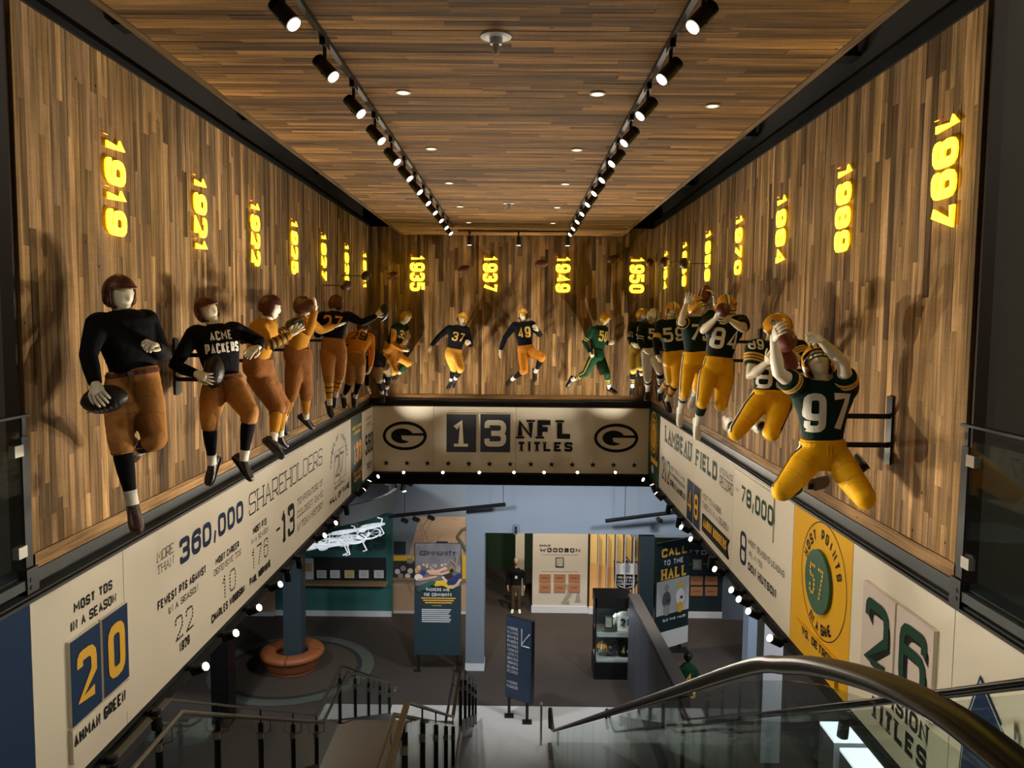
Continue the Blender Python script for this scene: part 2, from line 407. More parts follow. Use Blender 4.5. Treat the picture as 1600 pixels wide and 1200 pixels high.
# ============================================================ THE HALL
def struct(o, kind='structure'): o['kind'] = kind; return o
PLANK = {}
def unit_plank(mt):
    if mt.name not in PLANK:
        b = MB(); b.box((0, 0, 0), (1, 1, 1), mt); PLANK[mt.name] = b.mesh('plank')
    return PLANK[mt.name]
def plank_field(parent, rects, O, u, v, n, mt, keep=300):
    """rects: (a0,a1,b0,b1) on the plane O + a*u + b*v. The ones nearest the eye are single boards."""
    O, u, v, n = Vector(O), Vector(u), Vector(v), Vector(n); items = []
    for a0, a1, b0, b1 in rects:
        c = O+u*((a0+a1)/2)+v*((b0+b1)/2); d = c.length; vis = abs(c.normalized().dot(n))
        s = (a1-a0)*(b1-b0)*vis/d**2
        q = c.dot(FW); px = 800+FPX*c.dot(CR)/q if q > 0 else -9999; py = 600-FPX*c.dot(CU)/q if q > 0 else -9999
        if not (-60 < px < 1660 and -60 < py < 1260): s *= 0.01
        items.append((s, c, a1-a0, b1-b0))
    items.sort(key=lambda t: -t[0])
    me = unit_plank(mt); R3 = Matrix((u, v, n)).transposed(); rest = MB()
    for i, (s, c, wa, wb) in enumerate(items):
        th = 0.020+random.random()*0.0035
        if i < keep:
            o = bpy.data.objects.new('plank', me); C.objects.link(o); o.parent = parent
            o.matrix_local = Matrix.Translation(c-n*0.0+n*(th/2)) @ (R3 @ Matrix.Diagonal((wa-0.0012, wb-0.0012, th))).to_4x4()
        else: rest.box(c+n*(th/2), (wa-0.0012, wb-0.0012, th), mt, R3)
    if len(items) > keep:
        o = rest.build('plank_field', parent); o['kind'] = 'stuff'
def columns(A0, A1, B0, B1, wmin=.05, wmax=.10, lmin=.3, lmax=1.9):
    out = []; a = A0
    while a < A1-1e-3:
        a1 = min(A1, a+random.uniform(wmin, wmax)); b = B0; first = True
        while b < B1-1e-3:
            l = random.uniform(lmin, lmax)*(random.random() if first else 1); first = False
            l = max(l, 0.2); b1 = min(B1, b+l)
            if B1-b1 < 0.2: b1 = B1
            out.append((a, a1, b, b1)); b = b1
        a = a1
    return out
shell = MB
# wood clad walls: a backing slab with its boards as children
b = MB(); b.bb(XL-0.09, XL-0.022, YF, D, ZB, ZT, dsteel); wl = struct(b.build('wall_left'))
plank_field(wl, columns(YF+0.05, D, ZB+0.10, ZT), (XL-0.022, 0, 0), (0, 1, 0), (0, 0, 1), (1, 0, 0), wood_v)
b = MB(); b.bb(XL-0.022, XL+0.004, YF, D, ZB, ZB+0.095, wood_y); b.bb(XL-0.022, XL+0.004, YF, YF+0.048, ZB, ZT, wood_v); b.build('edge_board', wl)
b = MB(); b.bb(XR+0.022, XR+0.09, YF, D, ZB, ZT, dsteel); wr = struct(b.build('wall_right'))
plank_field(wr, columns(YF+0.05, D, ZB+0.10, ZT), (XR+0.022, 0, 0), (0, 1, 0), (0, 0, 1), (-1, 0, 0), wood_v)
b = MB(); b.bb(XR-0.004, XR+0.022, YF, D, ZB, ZB+0.095, wood_y); b.bb(XR-0.004, XR+0.022, YF, YF+0.048, ZB, ZT, wood_v); b.build('edge_board', wr)
b = MB(); b.bb(XL-0.14, XR+0.14, D+0.022, D+0.14, ZB, ZT, dsteel); wb_ = struct(b.build('wall_back'))
plank_field(wb_, columns(XL, XR, ZB+0.10, ZT), (0, D+0.022, 0), (1, 0, 0), (0, 0, 1), (0, -1, 0), wood_v)
b = MB(); b.bb(XL, XR, D-0.004, D+0.022, ZB, ZB+0.095, wood_x); b.build('edge_board', wb_)
# hanging wood ceiling
Y0C = 2.2
b = MB(); b.bb(XCL, XCR, Y0C, 16.3, ZC+0.02, ZC+0.16, darkhole); cl = struct(b.build('ceiling'))
plank_field(cl, [(a0, a1, b0, b1) for (b0, b1, a0, a1) in columns(Y0C, 16.27, XCL+0.06, XCR-0.06, .06, .105, .5, 2.4)], (0, 0, ZC+0.02), (1, 0, 0), (0, 1, 0), (0, 0, -1), wood_x)
b = MB()
for x0, x1 in ((XCL, XCL+0.055), (XCR-0.055, XCR)): b.bb(x0, x1, Y0C, 16.3, ZC-0.005, ZC+0.13, wood_y)
b.bb(XCL, XCR, 16.27, 16.31, ZC-0.005, ZC+0.13, wood_x); b.build('edge_board', cl)
# black plenum above the ceiling with beams, ducts and pipes
b = MB(); b.bb(-7, 7, -1, 17.2, 3.6, 3.7, darkhole); b.bb(XL-0.16, XR+0.16, D+0.14, D+0.3, ZT-.5, 3.7, darkhole)
struct(b.build('ceiling_plenum'))
plen = mat('plenum_grey', '#2a2622', 0.9)
b = MB(); b.bb(XL-0.24, XL-0.14, YF+.13, D+.1, ZT+0.02, 3.6, plen); struct(b.build('trim_1'))
b = MB(); b.bb(XR+0.14, XR+0.24, YF+.13, D+.1, ZT+0.02, 3.6, plen); struct(b.build('trim_2'))
b = MB(); b.bb(XR-0.02, XR+0.14, YF, D, ZT, ZT+0.12, dsteel); b.bb(XL-0.14, XL+0.02, YF, D, ZT, ZT+0.05, dsteel); struct(b.build('trim_3'))
for i, (y, s) in enumerate(((6.3, -1), (9.2, -1), (12.5, -1), (6.9, 1), (9.8, 1), (13.2, 1))):
    b = MB(); x0, x1 = (XL-0.1, -1.6) if s < 0 else (1.4, XR+0.1)
    b.bb(x0, x1, y, y+0.2, 2.25, 2.29, dsteel); b.bb(x0, x1, y, y+0.2, 2.55, 2.59, dsteel); b.bb(x0, x1, y+0.08, y+0.11, 2.29, 2.55, dsteel)
    tag(b.build('steel_beam'), f'{ORD[i%3]} black steel beam from the camera in the dark gap above the {"left" if s<0 else "right"} wood wall', 'beam', 'beams above the ceiling')
b = MB(); b.tube([(2.45, 3.0, 2.8), (2.45, 16.2, 2.8)], 0.13, mat('duct_wrap', '#2f2c28', 0.8, bump=.5, bscale=9), 14)
tag(b.build('duct', smooth=True), 'dark insulated duct running above the right edge of the wood ceiling', 'duct')
b = MB(); b.tube([(-2.72, 3.0, 2.3), (-2.72, 16.2, 2.3)], 0.035, black, 8)
tag(b.build('conduit', smooth=True), 'thin black pipe above the left edge of the wood ceiling', 'pipe')
# end frames of the wood walls and the grey corridor walls beyond
frame_m = mat('dark_walnut_frame', '#2b1d12', 0.6); corr = mat('corridor_grey', '#5a5850', 0.75, var=0.05, bscale=2)
b = MB(); b.bb(XL-0.10, XL-0.02, YF-0.03, YF-0.004, ZB-0.02, 3.6, frame_m); struct(b.build('trim_4'))
b = MB(); b.bb(XR+0.022, XR+0.10, YF-0.03, YF-0.004, ZB-0.02, 3.6, frame_m); struct(b.build('trim_5'))
b = MB(); b.bb(-9, XL-0.09, YF+0.0, YF+0.12, ZU, 3.6, corr); struct(b.build('wall_corridor_left'))
b = MB(); b.bb(XR+0.09, 9, YF+0.0, YF+0.12, ZU, 3.6, corr); struct(b.build('wall_corridor_right'))
b = MB(); b.bb(-9, XL-0.02, -3, YF+0.2, ZU-0.25, ZU, corr); struct(b.build('floor_upper_left'))
b = MB(); b.bb(XR+0.02, 9, -3, YF+0.2, ZU-0.25, ZU, corr); struct(b.build('floor_upper_right'))
b = MB(); b.bb(-9, -8.9, -3, YF, ZU, 3.6, corr); b.bb(8.9, 9, -3, YF, ZU, 3.6, corr); b.bb(-9, 9, -3.1, -3, ZU, 3.6, corr); struct(b.build('wall_near'))
b = MB(); b.bb(XL, XR, -3, 0.55, ZU-0.25, ZU, mat('dark_landing', '#33302c', 0.8)); struct(b.build('floor_upper_landing'))
# steel edge channels between wood and fascia
YN = 1.2
def channel(side):
    X = XL if side < 0 else XR; s = -side
    b = MB(); xb = XBL if side < 0 else XBR
    b.bb(X-s*0.12, X+s*0.01, YN, D, ZB-0.03, ZB-0.005, steel)
    b.bb(X-s*0.02, X+s*0.0, YN, D, ZB-0.13, ZB-0.03, steel)
    b.bb(X-s*0.02, xb+s*0.025, YN, D, ZBT+0.01, ZBT+0.03, dsteel)
    b.bb(X-s*0.02, xb+s*0.0, YN, D, ZB-0.13, ZB-0.115, steel)
    return b
struct(channel(-1).build('trim_6')); struct(channel(1).build('trim_7'))
b = MB(); b.bb(XL, XR, D-0.02, D+0.1, ZB-0.03, ZB-0.005, dsteel); b.bb(XL, XR, D-0.005, D+0.02, ZBT+0.02, ZB-0.03, black); b.bb(XBL, XBR, D-0.1, D+0.02, ZBT+0.008, ZBT+0.025, black)
struct(b.build('trim_8'))
# bottom edge rails of the fascias carrying the lamps
b = MB(); b.bb(XBL-0.12, XBL+0.0, YN, D, ZBB-0.05, ZBB-0.01, dsteel); struct(b.build('trim_9'))
b = MB(); b.bb(XBR-0.0, XBR+0.12, YN, D, ZBB-0.05, ZBB-0.01, dsteel); struct(b.build('trim_10'))
b = MB(); b.bb(XBL, XBR, D-0.06, D+0.08, ZBB-0.05, ZBB-0.01, dsteel); struct(b.build('trim_11'))
# structural slab behind the fascias
b = MB(); b.bb(-13, XBL-0.14, YN, 17, -3.4, ZU-0.25, darkhole); b.bb(XBR+0.14, 12, YN, 17, -3.4, ZU-0.25, darkhole); b.bb(-13, 12, D+0.18, 31, -3.4, -3.2, darkhole)
b.bb(XBL-.14, XBR+.14, D+.16, D+.2, -3.4, ZB, darkhole)
struct(b.build('ceiling_lower'))

# ============================================================ FASCIA GRAPHICS
def side_panel(side, name, label, Y0, Y1, mt):
    X = XBL if side < 0 else XBR
    t = thing(name, label, 'sign', (X, (Y0+Y1)/2, ZBB), 'graphic panels of the fascias')
    b = MB(); b.bb(X, X+side*0.05, Y0+0.004, Y1-0.004, ZBB, ZBT, mt); o = b.build('panel_board', t)
    return t
def yside(side, px, py): return at(px, py, X=XBL if side < 0 else XBR).y
# ---- left
yA, yB, yC, yD = yside(-1, 46, 943), yside(-1, 191.5, 860), yside(-1, 548, 655), yside(-1, 565.5, 645)
t = side_panel(-1, 'graphic_panel', 'plain navy fascia panel with one thin pale curved line', YN, yA, navy_p)
b = MB(); c = Vector((XBL+0.004, 3.05, -2.8)); b.ringflat(c, Vector((0, 1, 0)), Vector((0, 0, 1)), .94, .925, white_p, 60, .75); b.build('curved_line', t)
t = side_panel(-1, 'graphic_panel', 'cream fascia panel with gold 20 on navy plates', yA, yB, cream)
side_write(t, -1, 'MOST TDS', (115, 957), (175, 922), (114, 941), ink, t=.17)
side_write(t, -1, 'IN A SEASON', (110, 986), (181, 943), (108.5, 970), ink, t=.15)
def plate(parent, side, pTL, pTR, pBL, mt, th=0.03, edge=None, name='number_plate', label=None):
    X = XBL if side < 0 else XBR
    a, bb_, c = at(*pTL, X=X), at(*pTR, X=X), at(*pBL, X=X); m_ = MB()
    m_.bb(X, X-side*th, a.y, bb_.y, c.z, a.z, edge or cream)
    m_.bb(X-side*th, X-side*(th+0.003), a.y, bb_.y, c.z, a.z, mt)
    o = m_.build(name, parent)
    if label: o['label'] = label
    return a.y, bb_.y, c.z, a.z
def on_plate(parent, side, r, text, mt, fx=.15, fy=.12, th=.034, **k):
    X = (XBL if side < 0 else XBR)-side*th; y0, y1, z0, z1 = r; W = abs(y1-y0); H = z1-z0
    u = Vector((0, 1 if side < 0 else -1, 0))
    return write(parent, text, Vector((X, y0, z0+H*fy))+u*(W*fx), u, (0, 0, 1), (-side, 0, 0), W*(1-2*fx), H*(1-2*fy), mt, **k)
r = plate(t, -1, (102, 1005), (149, 976), (109, 1135), navy_p); on_plate(t, -1, r, '2', gold_ink, .17, .18, t=.15)
r = plate(t, -1, (153, 969), (192, 943), (156, 1092), navy_p); on_plate(t, -1, r, '0', gold_ink, .16, .15, t=.15)
r = plate(t, -1, (106, 1142), (196, 1062), (110, 1193), cream, name='name_plate')
side_write(t, -1, 'AHMAN GREEN', (116, 1170), (196, 1094), (114.5, 1150), ink, t=.16, off=.034)
t = side_panel(-1, 'graphic_panel', 'long cream fascia panel reading MORE THAN 360,000 SHAREHOLDERS', yB, yC, cream)
W_ = lambda *a, **k: side_write(t, -1, *a, **k)
W_('MORE', (245, 878), (271, 864), (244.5, 862), grey_ink, t=.07, slab=.5)
W_('THAN', (245, 898), (271, 882), (245, 884), grey_ink, t=.07, slab=.5)
W_('360,000', (281, 881), (380, 815), (280, 841), navy, t=.17, rr=.3)
W_('SHAREHOLDERS', (389, 804), (503.5, 727), (388, 769.5), grey_ink, t=.06, slab=.6)
W_('FEWEST PTS AGAINST', (246, 953), (321.5, 897), (246, 938), ink, t=.17)
W_('IN A SEASON', (263, 958), (309, 924), (263, 947.5), ink, t=.11, slab=.4)
W_('22', (273, 1007), (303, 981), (272, 964), ink, mode='dots')
W_('1929', (280, 1020), (296, 1006), (280, 1004), ink, t=.16)
W_('MOST CAREER', (336.5, 882.5), (373, 856), (336.5, 871), ink, t=.17)
W_('DEFENSIVE TDS', (334, 900), (376, 867), (334, 890), ink, t=.10, slab=.3)
W_('10', (347, 940), (369, 920), (347, 899), ink, mode='dots')
W_('CHARLES WOODSON', (330, 973), (382, 927), (330, 959), ink, t=.18)
W_('MOST PTS', (395, 835), (416, 820), (395, 823.5), ink, t=.17)
W_('IN A SEASON', (392, 850), (419, 831), (392, 842), ink, t=.11)
W_('176', (393, 894), (419.5, 868), (394, 857), ink, mode='dots')
W_('PAUL HORNUNG', (390, 915), (422, 887), (390, 902), ink, t=.18)
W_('13', (440, 850), (460, 831), (440, 799), ink, t=.10, one_slab=True); W_('13', (440, 850), (460, 831), (440, 799), ink, mode='hatch')
W_('-', (431, 845), (438, 838), (431, 815), ink, t=.10)
W_('TEMPERATURE OF', (464, 787), (504, 760), (464, 777), grey_ink, t=.09, slab=.3)
W_('COLDEST GAME', (464, 806), (504, 778), (464, 796), grey_ink, t=.09, slab=.3)
W_('IN TEAM HISTORY', (464, 827), (504, 796), (464, 816), grey_ink, t=.09, slab=.3)
W_('27', (523.5, 748), (537, 736), (523.5, 713), ink, t=.09)
W_('PRO FOOTBALL', (522, 766), (539, 752), (522, 761), ink, t=.14)
W_('HALL OF FAME', (515, 790), (545.5, 762), (515, 780), ink, t=.2)
def frame_line(parent, side, p0, p1, p2, mt, tk=0.006):
    X = (XBL if side < 0 else XBR)-side*0.004; a, b_, c = at(*p0, X=X), at(*p1, X=X), at(*p2, X=X); m_ = MB()
    for z in (a.z, c.z): m_.bb(X, X-side*.002, a.y, b_.y, z-tk/2, z+tk/2, mt)
    for y in (a.y, b_.y): m_.bb(X, X-side*.002, y-tk/2, y+tk/2, c.z, a.z, mt)
    m_.build('thin_frame', parent)
frame_line(t, -1, (522, 708), (540, 697), (522, 757), grey_ink); frame_line(t, -1, (530.5, 703), (531, 702), (530.5, 752), grey_ink)
def arc_text(parent, side, text, cpx, py, ry, rz, a0, a1, h, mt, name='lettering', off=0.004, bottom=False, tw=.17, X=None, u=None, n=None, cen=None):
    X_ = (XBL if side < 0 else XBR)-side*off; c = cen or at(cpx, py, X=X_)
    u = u or Vector((0, 1 if side < 0 else -1, 0)); n = n or Vector((-side, 0, 0)); m_ = MB(); k = len(text)
    for i, ch in enumerate(text):
        a = math.radians(a0+(a1-a0)*(i+.5)/k); p = c+u*(ry*math.sin(a))+Vector((0, 0, rz*math.cos(a)))
        tg = (u*(ry*math.cos(a))-Vector((0, 0, rz*math.sin(a)))).normalized()*(1 if not bottom else -1)
        up = n.cross(tg)
        put_quads(m_, text_quads(ch, h*.62, h, tw), p-tg*(h*.31)-up*(h/2), tg, up, n, mt)
    m_.build(name, parent)
arc_text(t, -1, 'NUMBER OF INDUCTEES', 530.5, 724, .62, .46, -88, 88, .085, ink)
t = side_panel(-1, 'graphic_panel', 'narrow dark green fascia panel with orange 123 near the back left corner', yC, yD, green_p)
W_ = lambda *a, **k: side_write(t, -1, *a, **k)
W_('MOST CATCHES', (550, 673.5), (564.5, 665), (550, 668.5), gold_ink, t=.2)
W_('IN SEASON', (551.5, 681), (563, 674), (551.5, 675.5), gold_ink, t=.2)
W_('123', (553, 726), (564.5, 717), (553, 693), orange_ink, t=.2, one_slab=True)
W_('DAVANTE', (552.5, 746), (565, 735), (552.5, 738.5), orange_ink, t=.22); W_('ADAMS', (553, 755), (563, 746), (553, 747.5), orange_ink, t=.22)
t = side_panel(-1, 'graphic_panel', 'cream fascia panel with 560 and 2011 in the back left corner', yD, D-.06, cream)
W_ = lambda *a, **k: side_write(t, -1, *a, **k)
W_('MOST POINTS', (570.5, 658), (580, 653), (570.5, 654), grey_ink, t=.15); W_('IN SEASON', (571, 667), (580, 661.5), (571, 662.5), grey_ink, t=.15)
W_('560', (571, 712), (582, 704), (571, 680), ink, t=.13); W_('2011', (573, 734), (581, 727), (573, 724.5), ink, t=.2)
frame_line(t, -1, (569, 671), (582.5, 665), (569, 762), grey_ink)
# ---- right
zA = yside(1, 1030.8, 700); zB = yside(1, 1083, 720); zC = yside(1, 1146, 760); zD = yside(1, 1241, 800); zE = yside(1, 1334, 850); zF = yside(1, 1492, 975)
t = side_panel(1, 'graphic_panel', 'narrow dark green fascia panel with a round gold seal in the back right corner', zA, D-.06, green_p)
c = at(1021.5, 681, X=XBR-.004); u = Vector((0, -1, 0)); Z = Vector((0, 0, 1)); n = Vector((-1, 0, 0))
b = MB(); b.ringflat(c, u, Z, .47, .44, gold_ink, 40, 1.02); b.ringflat(c, u, Z, .31, .29, gold_ink, 32); b.disc(c, u, Z, .26, gold_ink, 28, r2=.26); b.ringflat(c, u, Z, .36, .33, gold_ink, 12); b.build('round_seal', t)
b = MB()
for q in text_quads('82', .26, .26, mode='dots'): put_quads(b, [q], c-u*.13-Z*.13+n*.003, u, Z, n, green_ink)
b.build('seal_number', t)
arc_text(t, 1, 'MOST GAMES IN A ROW', 1021.5, 681, .385, .385, -150, 150, .07, gold_ink)
b = MB(); b.box(at(1022, 721, X=XBR-.006)[:], (.004, .75, .1), gold_ink); b.build('gold_ribbon', t)
b = MB(); b.disc(at(1019.5, 733, X=XBR-.006), u, Z, .14, white_p, 20, r2=.085); b.build('white_oval', t)
t = side_panel(1, 'graphic_panel', 'cream fascia panel with LAMBEAU beside the green corner panel', zB, zA, cream); tB = t
W_ = lambda *a, **k: side_write(k.pop('P', t), 1, *a, **k)
W_('LAMBEAU', (1039, 693), (1080.5, 719), (1039, 667.5), green_ink, t=.185, slab=.5)
W_('212', (1034, 746.6), (1046, 758.5), (1034, 711), grey_ink, t=.10, one_slab=True)
W_('MOST TOTAL WINS', (1047, 735), (1070, 750), (1047, 729), grey_ink, t=.14); W_('BY A PACKERS HEAD COACH', (1047, 745), (1070, 761), (1047, 739), grey_ink, t=.14)
W_('CURLY LAMBEAU', (1047, 758), (1071, 781), (1047, 749), ink, t=.17, slab=.4)
t = side_panel(1, 'graphic_panel', 'cream fascia panel with FIELD and gold 48 on navy plates', zC, zB, cream)
W_('FIELD', (1087, 725), (1120, 754.5), (1087, 698.5), green_ink, t=.185, slab=.5)
W_('ATTENDANCE', (1124.6, 739), (1145.5, 752), (1124.6, 730), grey_ink, t=.09, slab=.3); W_('RECORD', (1124.6, 759), (1145.5, 775), (1124.6, 742), grey_ink, t=.08)
r = plate(t, 1, (1076.5, 747), (1085.5, 754.5), (1076.5, 810), navy_p, th=.02); on_plate(t, 1, r, '4', gold_ink, .16, .2, th=.024, t=.13)
r = plate(t, 1, (1086.7, 756), (1096, 764), (1086.7, 821), navy_p, th=.02); on_plate(t, 1, r, '8', gold_ink, .16, .2, th=.024, t=.13)
W_('MOST TD PASSES', (1098, 778), (1127, 803), (1098, 770), grey_ink, t=.09, slab=.2); W_('THROWN IN A SEASON', (1098, 794), (1139, 830), (1098, 784.5), grey_ink, t=.09, slab=.2)
X = XBR-.02; q = [at(1097, 802, X=X), at(1138, 843, X=X)]; z0 = at(1097, 829, X=X).z; z1 = q[0].z; y0, y1 = q[0].y, q[1].y
b = MB(); b.prism([(X, y0, z0), (X, y1, z0), (X, y1+.12, (z0+z1)/2), (X, y1, z1), (X, y0, z1)], (.018, 0, 0), ink); b.build('name_ribbon', t)
W_('AARON RODGERS', (1099, 825), (1135, 857), (1099, 811), gold_ink, t=.19, slab=.35, off=.021)
t = side_panel(1, 'graphic_panel', 'cream fascia panel with green 78,000 above DON HUTSON', zD, zC, cream)
r = plate(t, 1, (1149, 731), (1211, 783), (1149, 797), cream, th=.012)
W_('=', (1149.5, 768), (1155, 773), (1149.5, 757), grey_ink, t=.05, off=.014); W_('78,000', (1158, 783), (1208, 826), (1158, 754.5), green_ink, t=.16, rr=.25, off=.014)
W_('8', (1156, 878), (1165.5, 886), (1156, 826), navy, t=.10)
W_('MOST SEASONS LEADING', (1170, 851), (1226, 902.6), (1170, 841.5), grey_ink, t=.10); W_('NFL IN TDS', (1170, 868), (1191.4, 889), (1170, 859), grey_ink, t=.11)
W_('DON HUTSON', (1169, 892), (1212.6, 933), (1169, 879.5), ink, t=.18, slab=.4)
b = MB(); b.ringflat(at(1151, 876, X=XBR-.005), u, Z, .1, .09, white_p, 30); b.build('faint_ring', t)
t = side_panel(1, 'graphic_panel', 'yellow fascia panel with a green 57 disc and VS. DETROIT plate', zE, zD, gold_p)
c = at(1285, 908, X=XBR-.004); b = MB(); b.ringflat(c, u, Z, .52, .512, ink, 60); b.build('thin_ring', t)
c = at(1281, 909, X=XBR-.004); b = MB(); b.tube([c, c+n*.03], .285, mat('disc_green', '#2c5a3e', .4), 40); b.build('number_disc', t)
b = MB(); put_quads(b, text_quads('57', .36, .32, mode='dots'), c+n*.034-u*.18-Z*.16, u, Z, n, gold_ink); b.build('disc_number', t)
arc_text(t, 1, 'MOST POINTS', 1283, 908, .41, .41, -75, 75, .1, ink, tw=.14); arc_text(t, 1, 'IN A GAME', 1283, 908, .43, .43, 215, 145, .1, ink, bottom=True, tw=.14)
r = plate(t, 1, (1248, 965.5), (1311, 1028), (1248, 1008), gold_p, th=.028, edge=gold_p, name='date_plate')
W_('VS. DETROIT', (1253, 991), (1303, 1043), (1253, 978.5), ink, t=.17, slab=.4, off=.032); W_('10/7/1945', (1258, 1018), (1302, 1064), (1258, 1007), ink, t=.10, off=.003)
t = side_panel(1, 'graphic_panel', 'cream fascia panel with hatched green 26 on pale plates', zF, zE, cream)
pinkish = mat('pale_plate', '#cbbdb4', .45)
r = plate(t, 1, (1356, 906), (1406, 941), (1352, 1042), pinkish, th=.028, edge=cream); on_plate(t, 1, r, '2', green_ink, .13, .13, th=.034, t=.12); on_plate(t, 1, r, '2', ink, .13, .13, th=.032, mode='hatch')
r = plate(t, 1, (1409, 944), (1467, 986.5), (1403, 1078), pinkish, th=.028, edge=cream); on_plate(t, 1, r, '6', green_ink, .13, .12, th=.034, t=.12); on_plate(t, 1, r, '6', ink, .13, .12, th=.032, mode='hatch')
W_('DIVISION', (1361, 1078), (1450, 1162), (1361, 1051), ink, t=.17, slab=.4); W_('TITLES', (1360, 1120), (1447, 1204), (1360, 1088), ink, t=.2, slab=.5)
t = side_panel(1, 'graphic_panel', 'cream fascia panel with a navy shield and 1 in the lower right corner', YN, zF, cream)
X = XBR-.006; c = at(1560, 1150, X=X)
def shield(s, x): return [(x, c.y+.62*s*math.sin(a)*1.0, c.z+.25+(.75*s*math.cos(a) if math.cos(a) > 0 else .62*s*math.cos(a)*1.2)) for a in [2*math.pi*i/32 for i in range(32)]]
tip = at(1533, 1056, X=X)
pl = [(0, 1.0), (-.25, .8), (-.75, .35), (-.8, -.3), (-.8, -1.4), (1.6, -1.4), (1.6, -.2), (1.2, .35), (.6, .72)]
S_ = lambda k, x, dz=0: [(x, tip.y-.28-px_*.40*k, tip.z-.62+py_*.62*k+dz) for px_, py_ in [(-.72, 1.0), (-1.05, .45), (-1.15, -.2), (-1.15, -1.5), (2.4, -1.5), (2.4, -.5), (.6, .3)]]
b = MB(); b.prism(S_(1.0, X)[::-1], (-.003, 0, 0), navy_p); b.build('shield_rim', t)
b = MB(); b.prism(S_(.96, X-.004)[::-1], (-.003, 0, 0), white_p); b.prism(S_(.935, X-.008)[::-1], (-.003, 0, 0), navy_p); b.build('shield', t)
write(t, '1', (X-.014, at(1563, 1200, X=X).y, at(1563, 1215, X=X).z), u, Z, n, .2, .4, cream, t=.22, one_slab=True)
write(t, '1', (X-.012, at(1563, 1200, X=X).y, at(1563, 1215, X=X).z), u, Z, n, .2, .4, cream, mode='hatch')
# ---- back fascia
def bx(px, py): return at(px, py, Y=D-.06)
def back_panel(label, x0, x1):
    t = thing('graphic_panel', label, 'sign', ((x0+x1)/2, D-.06, ZBB), 'graphic panels of the fascias')
    b = MB(); b.bb(x0+.003, x1-.003, D-.06, D-.01, ZBB, ZBT, cream); b.build('panel_board', t); return t
xa, xb = bx(677.5, 690).x, bx(806, 690).x
U = Vector((1, 0, 0)); NB = Vector((0, -1, 0))
def g_logo(parent, c, u, v, n, rx, ry, mt, bg):
    b = MB(); c = Vector(c)+n*.004
    vs = []; N_ = 48
    for i in range(N_):
        a = 2*math.pi*i/N_; d = u*(rx*math.cos(a))+v*(ry*math.sin(a)); vs += [c+d, c+u*((rx-.062*rx/.45)*math.cos(a))+v*((ry-.085*ry/.29*.72)*math.sin(a))]
    b.add(vs, [(2*i, 2*((i+1) % N_), 2*((i+1) % N_)+1, 2*i+1) for i in range(N_)], mt)
    P = []
    gx, gy = -.22*rx*1.0, 0
    # inner G: an oval with a slot and a bar that reaches the ring
    a0 = math.radians(18)
    for i in range(31):
        a = math.radians(22)+(2*math.pi-math.radians(22)-math.radians(50))*i/30
        P.append(c+u*(-.12*rx+.50*rx*math.cos(a))+v*(.52*ry*math.sin(a)))
    P += [c+u*(-.12*rx-.0*rx)+v*(-.26*ry)]
    P += [c+u*(-.16*rx)+v*(.02*ry)]
    P += [c+u*(.93*rx)+v*(.02*ry), c+u*(.90*rx)+v*(.195*ry)]
    b2 = MB(); b2.add(P, [tuple(range(len(P)))], mt)
    b.build('logo_ring', parent); b2.build('logo_letter', parent)
def star(mb, c, u, v, r, mt):
    P = [Vector(c)+u*((r if i % 2 == 0 else r*.4)*math.sin(math.pi*i/5))+v*((r if i % 2 == 0 else r*.4)*math.cos(math.pi*i/5)) for i in range(10)]
    cc = Vector(c); mb.add(P+[cc], [(i, 10, (i+1) % 10) for i in range(10)], mt)
panels = (back_panel('back fascia panel with the left oval G logo and three stars', XBL, xa), back_panel('back fascia panel with a white 13 on two dark plates', xa, xb), back_panel('back fascia panel reading NFL TITLES beside the right oval G logo', xb, XBR))
g_logo(panels[0], bx(632.5, 681), U, Z, NB, .455, .30, ink, cream); g_logo(panels[2], bx(962.7, 684.5), U, Z, NB, .455, .30, ink, cream)
slate = mat('slate_plate', '#2c3340', .5)
for (x0, x1), ch in (((697, 745), '1'), ((750, 798), '3')):
    a, e = bx(x0, 646), bx(x1, 707.3); b = MB(); b.bb(a.x, e.x, D-.09, D-.06, e.z, a.z, cream); b.bb(a.x+.012, e.x-.012, D-.096, D-.09, e.z+.012, a.z-.012, slate); b.build('number_plate', panels[1])
    w_ = (e.x-a.x); h_ = a.z-e.z
    write(panels[1], ch, (a.x+w_*(.22 if ch == '1' else .15), D-.098, e.z+h_*.16), U, Z, NB, w_*(.54 if ch == '1' else .7), h_*.68, cream, t=.15, slab=.0 if ch == '3' else .9)
a, e = bx(809, 656), bx(894.6, 685.8); write(panels[2], 'NFL', (a.x, D-.064, e.z), U, Z, NB, e.x-a.x, a.z-e.z, ink, t=.205, slab=.4, gap=.28)
a, e = bx(808.5, 690), bx(894.6, 705.7); write(panels[2], 'TITLES', (a.x, D-.064, e.z), U, Z, NB, e.x-a.x, a.z-e.z, ink, t=.2, slab=.4, gap=.28)
for i in range(13):
    c = bx(603.4+32.3*i, 723.3+i*.3)+NB*.004; p = panels[0] if c.x < xa else (panels[1] if c.x < xb else panels[2])
    b = MB(); star(b, c, U, Z, .068, ink); b.build('star', p)

